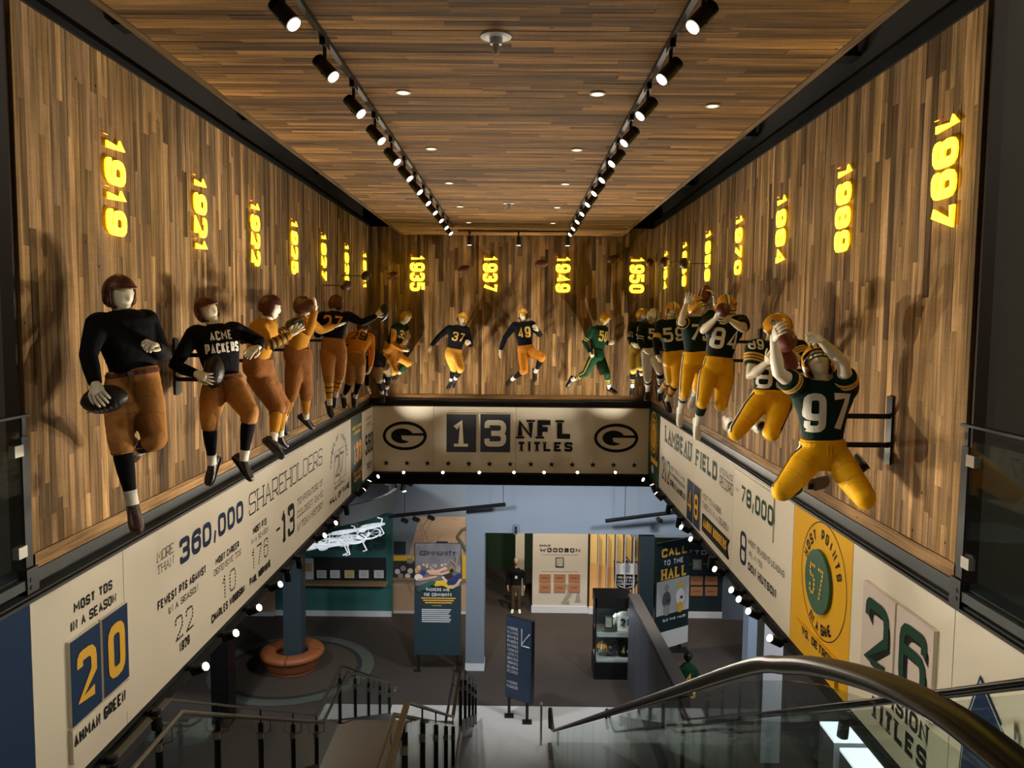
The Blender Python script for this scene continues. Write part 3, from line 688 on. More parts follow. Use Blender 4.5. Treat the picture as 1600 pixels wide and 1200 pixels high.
# ============================================================ LIT YEARS
YW = dict(zip(('1919', '1921', '1922', '1925', '1927', '1929', '1931'), ('nearest the camera', 'second from the camera', 'third from the camera', 'fourth from the camera', 'fifth from the camera', 'second from the back corner', 'next to the back corner')))
YW.update(zip(('1935', '1937', '1949', '1950'), ('leftmost of four', 'second from left', 'third from left', 'rightmost of four')))
YW.update(zip(('1954', '1958', '1959', '1970', '1984', '1989', '1997'), ('next to the back corner', 'second from the back corner', 'third from the back corner', 'fourth from the camera', 'third from the camera', 'second from the camera', 'nearest the camera')))
def year(txt, pos, side):
    col = mat('lit_year_face', '#ffe040', .5, emit='#ffe838', estr=2.4); edge = mat('lit_year_edge', '#ffb000', .5, emit='#ffd020', estr=1.5)
    if side == 'L': O = Vector((XL+.02, pos-.155, 1.34)); up = Vector((0, 1, 0)); n_ = Vector((1, 0, 0)); wh = 'left wood wall'
    elif side == 'R': O = Vector((XR-.02, pos+.155, 1.34)); up = Vector((0, -1, 0)); n_ = Vector((-1, 0, 0)); wh = 'right wood wall'
    else: O = Vector((pos-.15, D-.02, 1.34)); up = Vector((1, 0, 0)); n_ = Vector((0, -1, 0)); wh = 'back wood wall'
    t = thing('year_sign', f'glowing yellow year {txt} on the {wh}, {YW[txt]}', 'sign', O, 'lit years on the wood walls')
    rd = Vector((0, 0, -1)); W = .72; H = .30
    for ch, x, w_ in layout(txt, W, H, .12):
        Q = []
        for P, cl_ in strokes(ch, x, w_, H, min(.064, w_*.4), .06): Q += lift(stroke_quads(P, cl_, min(.064, w_*.4)), len(Q)*.00005)
        if ch == '1': Q += rect_quads(x+.0*w_, 0, x+w_*.0, .05)
        m_ = MB(); put_quads(m_, Q, O, rd, up, n_, edge, .012); put_quads(m_, Q, O+n_*.0125, rd, up, n_, col)
        m_.build('digit', t)
    # halo light of the sign's own tubes
    d = bpy.data.lights.new('year_glow', 'POINT'); d.energy = 1.1; d.color = (1.0, .78, .12); d.shadow_soft_size = .12
    o = bpy.data.objects.new('year_glow', d); C.objects.link(o); o.location = O+rd*.36+up*.15+n_*.16
for s_, p in zip(('1919', '1921', '1922', '1925', '1927', '1929', '1931'), (6.05, 7.65, 9.24, 10.85, 12.48, 14.15, 15.8)): year(s_, p, 'L')
for s_, p in zip(('1935', '1937', '1949', '1950'), (-2.05, -.57, .91, 2.41)): year(s_, p, 'B')
for s_, p in zip(('1954', '1958', '1959', '1970', '1984', '1989', '1997'), (14.95, 13.27, 11.65, 10.04, 8.44, 6.84, 5.24)): year(s_, p, 'R')

# ============================================================ LAMPS
def spot_head(t, p, d, k=1.0, lit=True):
    """can, neck ring and lens; p is the centre of the lens, d where it points"""
    p = Vector(p); d = Vector(d).normalized()
    b = MB(); b.tube([p-d*.17*k, p-d*.165*k, p-d*.12*k, p-d*.115*k, p-d*.005*k], [.026*k, .037*k, .039*k, .044*k, .045*k], black, 14)
    for q in (.13, .145, .158): b.tube([p-d*q*k-d*.003, p-d*q*k], .043*k, black, 14)
    b.build('lamp_can', t, smooth=False)
    b = MB(); b.tube([p-d*.004*k, p+d*.001*k], .036*k, lens_m if lit else mat('dark_lens', '#1a1a1a', .15), 14); b.build('lens', t)
def track_lamp(lbl, grp, top, tgt, light=True, P=None, ang=48):
    top = Vector(top); tgt = Vector(tgt); c = top-Vector((0, 0, .17)); d = (tgt-c).normalized(); p = c+d*.09
    t = thing('track_spotlight', lbl, 'spotlight', top, grp)
    b = MB(); b.box(top-Vector((0, 0, .03)), (.035, .13, .045), black); b.tube([top-Vector((0, 0, .05)), c], .012, black, 8); b.box(c-Vector((0, 0, .0)), (.03, .06, .1), black); b.build('mount', t)
    spot_head(t, p, d)
    if light: lamp('track_light', p+d*.03, tgt, P or P_TRACK, ang, WARM, .7, .04)
YT = [4.17+.868*i for i in range(11)]+[13.67]
for s, xt, side in ((-1, -1.2, 'left'), (1, .92, 'right')):
    b = MB(); b.bb(xt-.018, xt+.018, 2.3, 14.75, ZC-.04, ZC-.012, black); tag(b.build('light_track'), f'long black light track on the {side} half of the wood ceiling', 'light track')
    for i, y in enumerate(YT):
        xo = xt+(.0 if s < 0 else 0)
        track_lamp(f'{ORD[i]} black spotlight from the camera on the {side} ceiling track', 'ceiling track spotlights', (xt, y, ZC-.03), (-s*2.6+(-.1), y-1.2, -2.5), P=P_TRACK, ang=40)
b = MB(); b.bb(-1.15, .98, 15.3, 15.34, ZC-.04, ZC-.012, black); tag(b.build('light_track'), 'short black light track across the ceiling by the back wall', 'light track')
for i, x in enumerate((-.93, 0.0, .93)):
    track_lamp(f'{("left","middle","right")[i]} spotlight on the short track by the back wall', 'back track spotlights', (x, 15.32, ZC-.03), (x, 16.2, -2.4), P=P_TRACK*.5)
# uplights along the lower edges of the side fascias
ORD3 = ORD+['seventeenth', 'eighteenth', 'nineteenth']
UPL = [(2.3, 1), (3.4, 1), (4.5, 1), (5.51, 0), (6.21, 0), (7.04, 1), (7.82, 1), (8.54, 1), (9.32, 1), (9.92, 0), (10.46, 0), (11.51, 1), (12.24, 1), (12.7, 0), (13.43, 0), (14.55, 1), (15.24, 1), (16.0, 1)]  # nearest lamps carry the row on out of view, added as front fill
UPR = [(15.96, 1), (15.14, 1), (14.48, 1), (13.72, 0), (12.82, 0), (12.21, 1), (11.53, 1), (10.63, 0), (10.1, 1), (9.3, 1), (8.98, 1), (8.6, 1), (7.85, 1), (6.21, 0), (5.3, 1), (4.4, 1), (3.4, 1), (2.3, 1)]  # here too the nearest ones are added out of view
def edge_lamp(side, y, lit, i):
    X = (XBL if side < 0 else XBR); sd = 'left' if side < 0 else 'right'
    c = Vector((X-side*.07, y, ZBB-.09)); tgt = Vector((-side*2.9 if side < 0 else -2.95, y-2.3, .1)) if lit else Vector((X-side*.4, y+.5, ZF))
    BK = {} if not lit else {14.55: (.7, D, .3), 15.24: (-1.2, D, .2), 14.48: (-.7, D, .3), 15.14: (1.3, D, .2)}
    if y in BK: tgt = Vector(BK[y])
    d = (tgt-c).normalized(); t = thing('edge_spotlight', f'{ORD3[i]} spotlight {"from the camera" if side<0 else "from the back corner"} under the {sd} fascia{"" if lit else ", turned down and dark"}', 'spotlight', (X, y, ZBB-.05), f'spotlights under the {sd} fascia')
    b = MB(); b.box((X-side*.0, y, ZBB-.06), (.06, .09, .04), black); b.tube([(X, y, ZBB-.07), c-Vector((0, 0, .02)), c], .014, black, 8); b.tube([c+Vector((0, -.07, 0)), c+Vector((0, .07, 0))], .012, black, 6); b.build('mount', t)
    spot_head(t, c+d*.12, d, 1.0, lit)
    if lit:
        key = y in BK or i in ((5, 7, 10, 11, 14, 15) if side < 0 else (12, 10, 8, 6, 2, 1))   # narrow beams that throw the figures' shadows
        lamp('edge_light', c+d*.17, tgt, P_UP*(.62 if y in BK else 1) if key else P_UP*(.27 if i > 2 or side > 0 else .18), (52 if y in BK else 36) if key else 80, WARM, .8, .02)
for i, (y, l) in enumerate(UPL): edge_lamp(-1, y, l, i)
for i, (y, l) in enumerate(UPR): edge_lamp(1, y, l, i)
for i, px in enumerate((631, 692, 749, 803, 850, 902, 961)):
    q = at(px, 740, Y=D-.15); t = thing('edge_spotlight', f'{ORD[i]} small lit lamp from the left under the back fascia', 'spotlight', q, 'lamps under the back fascia')
    d = Vector((0, -.75, .66)); b = MB(); b.tube([q+Vector((0, .1, .04)), q-d*.05], .012, black, 6); b.build('mount', t); spot_head(t, q+d*.05, d, .8)
    lamp('edge_light', q+d*.1, (q.x*.6, 9.5, ZC), P_UP*.38, 75, WARM, .9, .03)
# recessed downlights and sprinklers in the ceiling
for i, (x, y) in enumerate(((-.89, 6.25), (.59, 6.25), (1.54, 6.56), (-.89, 8.23), (.58, 8.23), (-.88, 10.22), (.58, 10.22), (-.89, 12.27), (.58, 12.27), (-.88, 14.2), (.6, 14.2))):
    p = Vector((x, y, ZC)); b = MB(); zn = Vector((0, 0, -1)); col = ('centre left', 'centre right')[x > 0] if x < 1 else 'far right'
    t = thing('recessed_downlight', f'small round recessed light in the wood ceiling, {col} row, {ORD[[6.25,6.56,8.23,10.22,12.27,14.2].index(y) if x<1 and y<6.3 else max(0,[6.25,8.23,10.22,12.27,14.2].index(y)) if x<1 else 0]} from the camera', 'ceiling light', p, 'recessed ceiling lights')
    b.ringflat(p+zn*.012, U, Vector((0, 1, 0)), .058, .04, white_p, 24); b.tube([p-zn*.03, p+zn*.01], .05, white_p, 20); b.build('trim_ring', t)
    b = MB(); b.disc(p+zn*.0125, U, Vector((0, 1, 0)), .04, mat('downlight_glow', '#fff2cc', .5, emit='#ffe8b0', estr=1.6), 20); b.build('lens', t)
for lb, (x, y), k in (('large white round ceiling sensor with a clear glass bulb', (-.15, 5.04), 1.0), ('small white round ceiling sensor near the back wall', (-.15, 11.9), .9)):
    p = Vector((x, y, ZC-.004)); t = thing('ceiling_sensor', lb, 'sensor', p)
    b = MB(); b.tube([p+Vector((0, 0, .01)), p-Vector((0, 0, .008)), p-Vector((0, 0, .014))], [.095*k, .095*k, .07*k], white_p, 32); b.build('flange', t)
    b = MB(); b.tube([p-Vector((0, 0, .01)), p-Vector((0, 0, .05))], [.042*k, .036*k], white_p, 20); b.build('neck', t)
    b = MB(); b.ell(p-Vector((0, 0, .075*k)), [Vector((.026*k, 0, 0)), Vector((0, .026*k, 0)), Vector((0, 0, .04*k))], mat('clear_bulb', '#cfcabf', .1), 14, 8); b.build('bulb', t, smooth=True)
# ============================================================ MANNEQUINS
def FAB(n, c, r=.85, bs=14, bu=.55):
    m_ = mat(n, c, r, bump=bu, bscale=bs, var=.10); m_.node_tree.nodes['Principled BSDF'].inputs['Specular IOR Level'].default_value = .14; return m_
ivory = mat('ivory_skin', '#e6dcc2', .42)
blk_knit = FAB('black_knit', '#0b0c10'); navy_knit = FAB('navy_knit', '#12151f'); canvas = FAB('tan_canvas', '#ad7840', .8, 10, .9); canvas2 = FAB('brown_canvas', '#8a5a30', .8, 10, .9)
mustard = FAB('mustard_knit', '#b9822a'); orange_c = FAB('orange_cloth', '#d68a2c', .75, 9, .9); gold_c = FAB('gold_cloth', '#e2a52c', .6, 9, .6); gold_old = FAB('old_gold_cloth', '#d79a3c', .75, 9, .7)
gold_mod = FAB('bright_gold_pants', '#f4b816', .5, 7, .5); green_c = FAB('green_jersey', '#11291f', .7, 9, .7); green_k = FAB('green_knit', '#184229', .8); dgreen = FAB('dark_green_jersey', '#0e1f19', .65, 9, .8)
white_c = FAB('white_cloth', '#e3e0d6', .8, 12, .4); beige_c = FAB('beige_cloth', '#b8a582', .8, 10, .8); pale_gold = FAB('pale_gold_cloth', '#d8bc60', .7, 10, .7)
leather = mat('brown_leather', '#5a2c1c', .45, bump=.3, bscale=30, var=.2); yhelm = mat('yellow_leather', '#d6a12a', .4, bump=.1, bscale=20, var=.1)
ghelm = mat('gold_helmet', '#e09a1c', .25, coat=.5); whelm = mat('white_helmet', '#e8e6dd', .25, coat=.5); cleat_b = mat('black_cleat', '#191817', .4); cleat_br = mat('brown_cleat', '#3a2217', .4)
cleat_w = mat('white_cleat', '#e4dfd2', .45); ball_old = mat('old_ball', '#1c1614', .4, bump=.3, bscale=60); ball_br = mat('brown_ball', '#6b2c1c', .5, bump=.4, bscale=90); stripe_d = mat('dark_stripe', '#191c22', .7); stripe_w = mat('white_stripe', '#eae6da', .7)
stripe_g = mat('gold_stripe', '#e2b658', .7)
REM = []
def garment(mb, name, parent, vox, sm=4, mt=None):
    o = mb.build(name, parent); r = o.modifiers.new('r', 'REMESH'); r.mode = 'VOXEL'; r.voxel_size = vox; r.use_smooth_shade = True
    s_ = o.modifiers.new('s', 'SMOOTH'); s_.factor = .6; s_.iterations = sm
    REM.append(o); return o
def bake():
    dg = bpy.context.evaluated_depsgraph_get()
    for o in REM:
        me = bpy.data.meshes.new_from_object(o.evaluated_get(dg), depsgraph=dg); mats = list(o.data.materials)
        o.modifiers.clear(); o.data = me; me.name = o.name
        if not me.materials:
            for k in mats: me.materials.append(k)
        me.shade_smooth()
    REM.clear()
def bvh(o):
    off = Vector(o['_o']); me = o.data
    return BVHTree.FromPolygons([v.co+off for v in me.vertices], [tuple(p.vertices) for p in me.polygons])
def solve(par, px, py, s, L):
    d = ray(px, py); 
    if s == 0: p = d*(par.y/d.y)
    else:
        d2 = d.length_squared; b_ = d.dot(par)/d2; disc = b_*b_-(par.length_squared-L*L)/d2
        t = b_ if disc < 0 else b_+math.copysign(math.sqrt(disc), s)
        p = d*t
    if p.x < XL+.10: p = d*((XL+.10)/d.x)
    if p.x > XR-.10: p = d*((XR-.10)/d.x)
    if p.y > D-.10: p = d*((D-.10)/d.y)
    return p
def ring(c, R_, F_, rx, ry, n=20, e=2.3):
    out = []
    for i in range(n):
        a = 2*math.pi*i/n; ca, sa = math.cos(a), math.sin(a)
        out.append(c+R_*(rx*math.copysign(abs(ca)**(2/e), ca))+F_*(ry*math.copysign(abs(sa)**(2/e), sa)))
    return out
def hand(mb, wr, tip, nrm, curl, k, ts, spread=6):
    d = (tip-wr).normalized(); nrm = (nrm-d*nrm.dot(d)); nrm = nrm.normalized() if nrm.length > 1e-3 else d.orthogonal().normalized(); s = nrm.cross(d)*ts
    pl = .09*k
    mb.loft([ring(wr-d*.02*k, s, nrm, .026*k, .022*k, 12), ring(wr+d*.02*k, s, nrm, .034*k, .02*k, 12), ring(wr+d*.06*k, s, nrm, .044*k, .018*k, 12), ring(wr+d*.093*k, s, nrm, .043*k, .015*k, 12), ring(wr+d*.1*k, s, nrm, .03*k, .008*k, 12)], ivory)
    for i, L in enumerate((.078, .088, .082, .064)):
        off = (1.5-i)*.0215*k; a = math.radians((1.5-i)*spread); dd = d*math.cos(a)+s*math.sin(a); p = wr+d*.088*k+s*off; P = [p]; cu = curl*(.55, .75, .5)[0]
        ax = nrm.cross(dd).normalized(); ang = 0
        for j, fr in enumerate((.45, .32, .23)):
            ang += curl*(.7, .95, .7)[j]; q = dd*math.cos(ang)+nrm*math.sin(ang); p = p+q*(L*k*fr); P.append(p)
        mb.tube(P, [.0105*k, .0098*k, .009*k, .0072*k], ivory, 8, round_=True)
    p = wr+d*.03*k+s*.03*k; q1 = (d*.6+s*.75+nrm*.25).normalized(); q2 = (d*.9+s*(.25-.5*min(curl, 1))+nrm*.45*min(1, curl+.3)).normalized()
    mb.tube([p, p+q1*.035*k, p+q1*.045*k+q2*.03*k, p+q1*.045*k+q2*.055*k], [.014*k, .0125*k, .011*k, .008*k], ivory, 8, round_=True)
def football(name, label, c, ax, L, mt, group=None, loose=True, parent=None):
    ax = Vector(ax).normalized(); t = thing(name, label, 'football', c, group) if parent is None else parent
    u = ax.orthogonal().normalized(); v = ax.cross(u); n = 14; rings = []
    for i in range(n+1):
        z = -1+2*i/n; r = .30*L*max(0.04, (1-abs(z)**2.1))**.62
        rings.append([Vector(c)+ax*(z*L/2)+u*(r*math.cos(2*math.pi*j/20))+v*(r*math.sin(2*math.pi*j/20)) for j in range(20)])
    b = MB(); b.loft(rings, mt); b.build('ball_skin', t, smooth=True)
    lace = (u if u.y < 0 else -u); b = MB(); sidev = ax.cross(lace); lm = stripe_w if mt is ball_br else mat('old_lace', '#6d6558', .7)
    for j in range(-3, 4):
        p = Vector(c)+ax*(j*.028*L/.28)+lace*(.30*L*(1-abs(j*.2*L/.28*.28/ L)**2)**.62*1.0+.001); b.box(p, (.004, .004, .004), lm, None)
        b.tube([p-sidev*.014, p+sidev*.014], .0028, lm, 6)
    b.tube([Vector(c)-ax*.09*L/.28+lace*.295*L, Vector(c)+lace*.302*L, Vector(c)+ax*.09*L/.28+lace*.295*L], .0025, lm, 6); b.build('laces', t)
    for sgn in (-1, 1):
        if mt is ball_br and not loose:
            b = MB(); z = .62*sgn; r = .30*L*(1-abs(z)**2.1)**.62+.001; b.tube([Vector(c)+ax*(z*L/2-.008), Vector(c)+ax*(z*L/2+.008)], r, mt, 20); b.build('end_band', t)
    return t
def helmet(parent, c, fd, up, k, kind, stripe=True):
    fd = Vector(fd).normalized(); up = (up-fd*up.dot(fd)).normalized(); rt = fd.cross(up)
    mt = {'leather': leather, 'yellow': yhelm, 'yellow_striped': yhelm, 'modern': ghelm, 'white': whelm}[kind]; mod = kind in ('modern', 'white')
    a, f_, h = ((.118, .142, .138) if mod else (.102, .122, .128)); a *= k; f_ *= k; h *= k
    nu, nv = 36, 22; vs = []; 
    def P(i, j, g=1.0):
        th = math.pi*j/nv; ph = 2*math.pi*i/nu; return c+(rt*(a*math.sin(ph))+fd*(f_*math.cos(ph)))*(math.sin(th)*g)+up*(h*math.cos(th)*g)
    vs = [P(i, j) for j in range(nv+1) for i in range(nu)]; fs = []
    half = 62 if mod else 62; top = 9 if mod else 8; half = half if mod else 68; bot = 16 if mod else 17
    for j in range(nv):
        for i in range(nu):
            ph = ((i+.5)*360/nu+180) % 360-180
            if abs(ph) < half and j >= top: continue
            if j >= bot: continue
            if abs(ph) > 125 and j >= bot-2: continue
            q = (i, (i+1) % nu); fs.append((j*nu+q[0], (j+1)*nu+q[0], (j+1)*nu+q[1], j*nu+q[1]))
    b = MB(); b.add(vs, fs, mt); o = b.build('helmet', parent)
    sd = o.modifiers.new('t', 'SOLIDIFY'); sd.thickness = .014*k; sd.offset = 0; sb = o.modifiers.new('s', 'SUBSURF'); sb.levels = 1; sb.render_levels = 1; o.data.shade_smooth()
    def band(dx0, dx1, m_, j0, j1, nm, g=1.07):
        b = MB(); rows = []
        for q in range(17):
            th = math.radians(j0+(j1-j0)*q/16); base = up*(h*math.cos(th)*g)+fd*(f_*math.sin(th)*g)
            rows.append([c+base*math.sqrt(max(0.01, 1-(x/a)**2*.75))+rt*x for x in (dx0, dx1)])
        b.add([p for r in rows for p in r], [(2*i, 2*i+1, 2*i+3, 2*i+2) for i in range(16)], m_); x = b.build(nm, o); x['_'] = 0
    if mod:
        if kind == 'modern':
            band(-.014*k, .014*k, stripe_w, 78, -110, 'helmet_stripe'); band(.016*k, .026*k, stripe_d, 78, -110, 'helmet_stripe'); band(-.026*k, -.016*k, stripe_d, 78, -110, 'helmet_stripe')
        else: band(-.009*k, .009*k, stripe_d, 78, -110, 'helmet_stripe')
        gm = mat('face_mask_grey', '#8d8d8a', .4) if kind == 'white' or stripe == 'grey' else mat('face_mask_green', '#22352b', .4); b = MB()
        for z, r in ((-.25, 1.18), (-.55, 1.22)):
            b.tube([c+(rt*(a*math.sin(x)*(1.03))+fd*(f_*math.cos(x)*r))+up*(h*z) for x in [math.radians(q) for q in range(-62, 63, 12)]], .0065*k, gm, 6)
        for x in (-.3, .3) if stripe != 'grey' else (0,): b.tube([c+rt*(a*x)+fd*(f_*1.16)+up*(-h*.25), c+rt*(a*x)+fd*(f_*1.2)+up*(-h*.55)], .006*k, gm, 6)
        b.build('face_mask', o)
        for s_ in (-1, 1):
            if kind == 'modern':
                d_ = (rt*s_*.93+up*.22-fd*.1).normalized(); q = c+Vector(rt*(a*d_.dot(rt))+fd*(f_*d_.dot(fd))+up*(h*d_.dot(up)))*1.09; b = MB(); u_ = fd if s_ < 0 else -fd; u_ = (u_-d_*u_.dot(d_)).normalized(); v_ = (up-d_*up.dot(d_)).normalized()
                b.disc(q, u_, v_, .042*k, stripe_d, 20, r2=.031*k); b.disc(q+d_*.002, u_, v_, .037*k, stripe_w, 20, r2=.026*k); b.ringflat(q+d_*.004, u_, v_, .024*k, .013*k, stripe_d, 16, .75); b.box(q+d_*.004+u_*.008*k, (.02*k, .02*k, .006*k), stripe_d); b.build('helmet_logo', o)
    else:
        b = MB(); rm = mt
        b.tube([c+(rt*(a*math.sin(x))+fd*(f_*math.cos(x)))*.97+up*(h*.40) for x in [math.radians(q) for q in range(-75, 76, 15)]], .008*k, leather if kind == 'leather' else yhelm, 8, round_=True); b.build('brow_roll', o)
        for s_ in (-1, 1):
            b = MB(); q = c+rt*(a*1.03*s_)-up*(.3*h); b.ell(q, [fd*.034*k, rt*.012*k, up*.04*k], leather if kind == 'leather' else yhelm, 12, 8); b.build('ear_flap', o, smooth=True)
        if kind == 'yellow_striped':
            band(-.012*k, .012*k, stripe_d, 55, -95, 'helmet_stripe'); band(.05*k, .068*k, stripe_d, 40, -80, 'helmet_stripe', 1.09)
        else: band(-.008*k, .008*k, mt, 55, -95, 'seam_ridge', 1.08)
        b = MB(); b.tube([c+rt*a*.8-up*h*.6+fd*f_*.2, c-up*h*.93+fd*f_*.55, c-rt*a*.8-up*h*.6+fd*f_*.2], .007*k, mt, 6); b.build('chin_strap', o)
    return o
def shoe(parent, an, toe, kn, front, k, mt, cleats=False):
    fd = (toe-an).normalized(); up = (kn-an); up = up-fd*up.dot(fd); up = up.normalized() if up.length > .12 else (front-fd*front.dot(fd)).normalized(); s = fd.cross(up)
    if up.dot((kn-an)) < 0: up = -up
    base = an-up*.085*k; b = MB(); sl = MB()
    prof = [(-.075, .018, .03, .02), (-.065, .03, .075, .0), (-.03, .037, .11, 0), (.01, .038, .115, 0), (.05, .039, .088, 0), (.10, .044, .066, 0), (.15, .045, .052, 0), (.19, .038, .042, 0), (.212, .018, .028, .004)]
    b.loft([ring(base+fd*t*k+up*(h/2+z)*k, s, up, w*k, h/2*k, 14) for t, w, h, z in prof], mt)
    o = b.build('shoe', parent, smooth=True)
    sl.loft([ring(base+fd*t*k+up*.004*k, s, up, (w+.005)*k, .008*k, 14) for t, w, h, z in prof], mt if mt is not cleat_w else stripe_w); 
    if cleats:
        for t in (-.05, -.02, .08, .13, .17):
            for x in (-.025, .025): q = base+fd*t*k+s*x*k; sl.tube([q, q-up*.014*k], [.008*k, .005*k], cleat_b, 8)
    sl.build('sole', o)
    b = MB(); 
    for t in (.035, .055, .075, .095): b.tube([base+fd*t*k+s*x*.02*k+up*(.098-.42*(t-.035)-abs(x)*.012)*k for x in (-1, 0, 1)], .0032*k, stripe_w if mt is cleat_w else mat('shoe_lace', '#57504a', .7), 6)
    b.build('laces', o)
def sock(parent, kn, an, k, segs):
    b = MB(); prof = [(0, .058), (.12, .06), (.3, .064), (.5, .058), (.75, .044), (.95, .038), (1.08, .04)]
    def R_(t):
        for (a, x), (c_, y) in zip(prof, prof[1:]):
            if t <= c_: return x+(y-x)*max(0, (t-a))/(c_-a)
        return .04
    d = an-kn; u = d.orthogonal().normalized(); v = d.normalized().cross(u)
    for t0, t1, m_ in segs:
        n = max(2, int((t1-t0)*14)); g = .003 if m_ in (white_c,) and t0 > .7 else 0
        b.loft([[kn+d*t+(u*math.cos(2*math.pi*i/16)+v*math.sin(2*math.pi*i/16))*(R_(t)+g)*k for i in range(16)] for t in [t0+(t1-t0)*q/n for q in range(n+1)]], m_, cap=(t0 == segs[0][0] or t1 == segs[-1][1]))
    b.build('sock', parent, smooth=True)
LATE = []; JP = {}
def figure(S):
    k = S.get('k', .95); J = S['j']; f = S.get('f', 1)
    W = at(*J['W'][:2], **S['at']); N = solve(W, *J['N'], .45*k); H = solve(N, *J['H'], .19*k)
    Sa = solve(N, *J['Sa'], .19*k); Sb = solve(N, *J['Sb'], .19*k)
    Ea = solve(Sa, *J['Ea'], .29*k); Eb = solve(Sb, *J['Eb'], .29*k); Wa = solve(Ea, *J['Wa'], .26*k); Wb = solve(Eb, *J['Wb'], .26*k)
    Fa = solve(Wa, *J['Fa'], .17*k); Fb = solve(Wb, *J['Fb'], .17*k)
    Ha = solve(W, *J['Ha'], .17*k); Hb = solve(W, *J['Hb'], .17*k); Ka = solve(Ha, *J['Ka'], .43*k); Kb = solve(Hb, *J['Kb'], .43*k)
    Aa = solve(Ka, *J['Aa'], .42*k); Ab = solve(Kb, *J['Ab'], .42*k); Ta = solve(Aa, *J['Ta'], .19*k); Tb = solve(Ab, *J['Tb'], .19*k)
    up = (N-W).normalized(); rt = (Sb-Sa); rt = (rt-up*rt.dot(up)).normalized(); fr = rt.cross(up)*f; fr = fr.normalized()
    hr = (Hb-Ha); hr = (hr-up*hr.dot(up)); hr = rt if hr.length < .05 else (hr.normalized()+rt*.6).normalized(); hf = hr.cross(up)*f
    LT = (N-W).length/.45
    base = min((Aa, Ab), key=lambda p: p.z); t = thing('football_mannequin', S['label'], 'mannequin', base, 'football player mannequins on the wood walls')
    vox = S.get('vox', .013)
    # ---- body: head, neck, trunk core, arms in one surface; hands run out of the wrists
    face = Vector(S['face']).normalized(); hup = (H-N).normalized(); hup = (hup-face*hup.dot(face)).normalized(); hrt = face.cross(hup)
    b = MB(); b.ell(H+hup*.01*k, [hrt*.082*k, face*.105*k, hup*.115*k], ivory, 18, 12); b.ell(H+face*.03*k-hup*.065*k, [hrt*.052*k, face*.062*k, hup*.055*k], ivory)
    b.ell(H+face*.102*k-hup*.012*k, [hrt*.013*k, face*.018*k, hup*.028*k], ivory, 10, 8); b.ell(H+face*.088*k-hup*.068*k, [hrt*.024*k, face*.014*k, hup*.010*k], ivory, 10, 8)
    b.ell(H+face*.083*k+hup*.022*k, [hrt*.06*k, face*.016*k, hup*.012*k], ivory, 10, 8)
    b.tube([N-up*.08*k, N, H-hup*.06*k], [.075*k, .060*k, .056*k], ivory, 14)
    b.loft([ring(W+(N-W)*q, rt, fr, rx*k, ry*k) for q, rx, ry in ((-.1, .12, .08), (.3, .13, .09), (.75, .17, .1), (.95, .1, .07))], ivory)
    bare = S['sleeve'] == 'short'; ar = 1.12 if bare else .85
    for s_, e_, w_ in ((Sa, Ea, Wa), (Sb, Eb, Wb)):
        q = s_.lerp(e_, .5); q2 = e_.lerp(w_, .35)
        b.tube([s_, q, e_, q2, w_, w_+(w_-e_).normalized()*.02*k], [.055*ar*k, .052*ar*k, .043*ar*k, .045*ar*k, .029*k, .028*k], ivory, 12, round_=True)
    for h_, kn, an in ((Ha, Ka, Aa), (Hb, Kb, Ab)): b.tube([h_, kn, an], [.06*k, .045*k, .028*k], ivory, 10)
    body = garment(b, 'body', t, vox*.95, 3)
    hb = MB(); cv = S.get('curl', (.35, .35)); hn = S.get('hn', (None, None)); hs = S.get('ts', (1, -1)); sp = S.get('spread', (6, 6))
    for w_, f_, e_, i in ((Wa, Fa, Ea, 0), (Wb, Fb, Eb, 1)): hand(hb, w_, f_, Vector(hn[i]) if hn[i] else (W.lerp(N, .5)-w_), cv[i], 1.02*k, hs[i], sp[i])
    ho = hb.build('hands', body, smooth=True); ho.name = 'hand'
    # ---- jersey
    pad = S.get('pad', 1.0); jm = S['jersey']; b = MB()
    b.loft([ring(W+up*(y*LT*k/.95), rt, fr, rx*k, ry*k) for y, rx, ry in ((-.05, .145, .10), (0, .15, .108), (.1, .165, .122), (.2, .185, .135), (.3, .205*pad, .142), (.38, .205*pad, .132), (.435, .15, .1), (.465, .085, .078))], jm)
    sh = Sa.lerp(N, .12); sh2 = Sb.lerp(N, .12)
    for s_ in (sh, sh2): b.ell(s_-up*.012*k, [rt*.10*pad*k, fr*.105*k, up*.082*pad*k], jm)
    sm_ = S.get('sleeve_mat', jm); sep = MB()
    ends = []
    for s_, e_, w_ in ((Sa, Ea, Wa), (Sb, Eb, Wb)):
        tgt = sep if sm_ is not jm else b
        if bare:
            q = s_.lerp(e_, .62); b.tube([s_, q], [.088*k*pad, .083*k], jm, 14); 
        else:
            if sm_ is not jm: b.tube([s_, s_.lerp(e_, .12)], [.08*k, .075*k], jm, 14)
            tgt.tube([s_, s_.lerp(e_, .5), e_, e_.lerp(w_, .4), w_], [.078*k, .07*k, .058*k, .056*k, .042*k], sm_, 14)
    jersey = garment(b, 'jersey', t, vox)
    if sep.v: garment(sep, 'sleeve', t, vox)
    # ---- pants
    bg = S.get('baggy', 1.0); pm = S['pants']; b = MB(); mh = (Ha+Hb)/2
    dn = (mh-W); dn = dn.normalized() if dn.length > .02 else -up
    b.loft([ring(W+up*.015*k+dn*(y*k), hr, hf, rx*k*(1+(bg-1)*.4), ry*k*(1+(bg-1)*.4)) for y, rx, ry in ((0, .16, .118), (.05, .168, .125), (.12, .182, .135), (.19, .175, .13), (.24, .13, .1))], pm)
    pe = S.get('pend', .22)
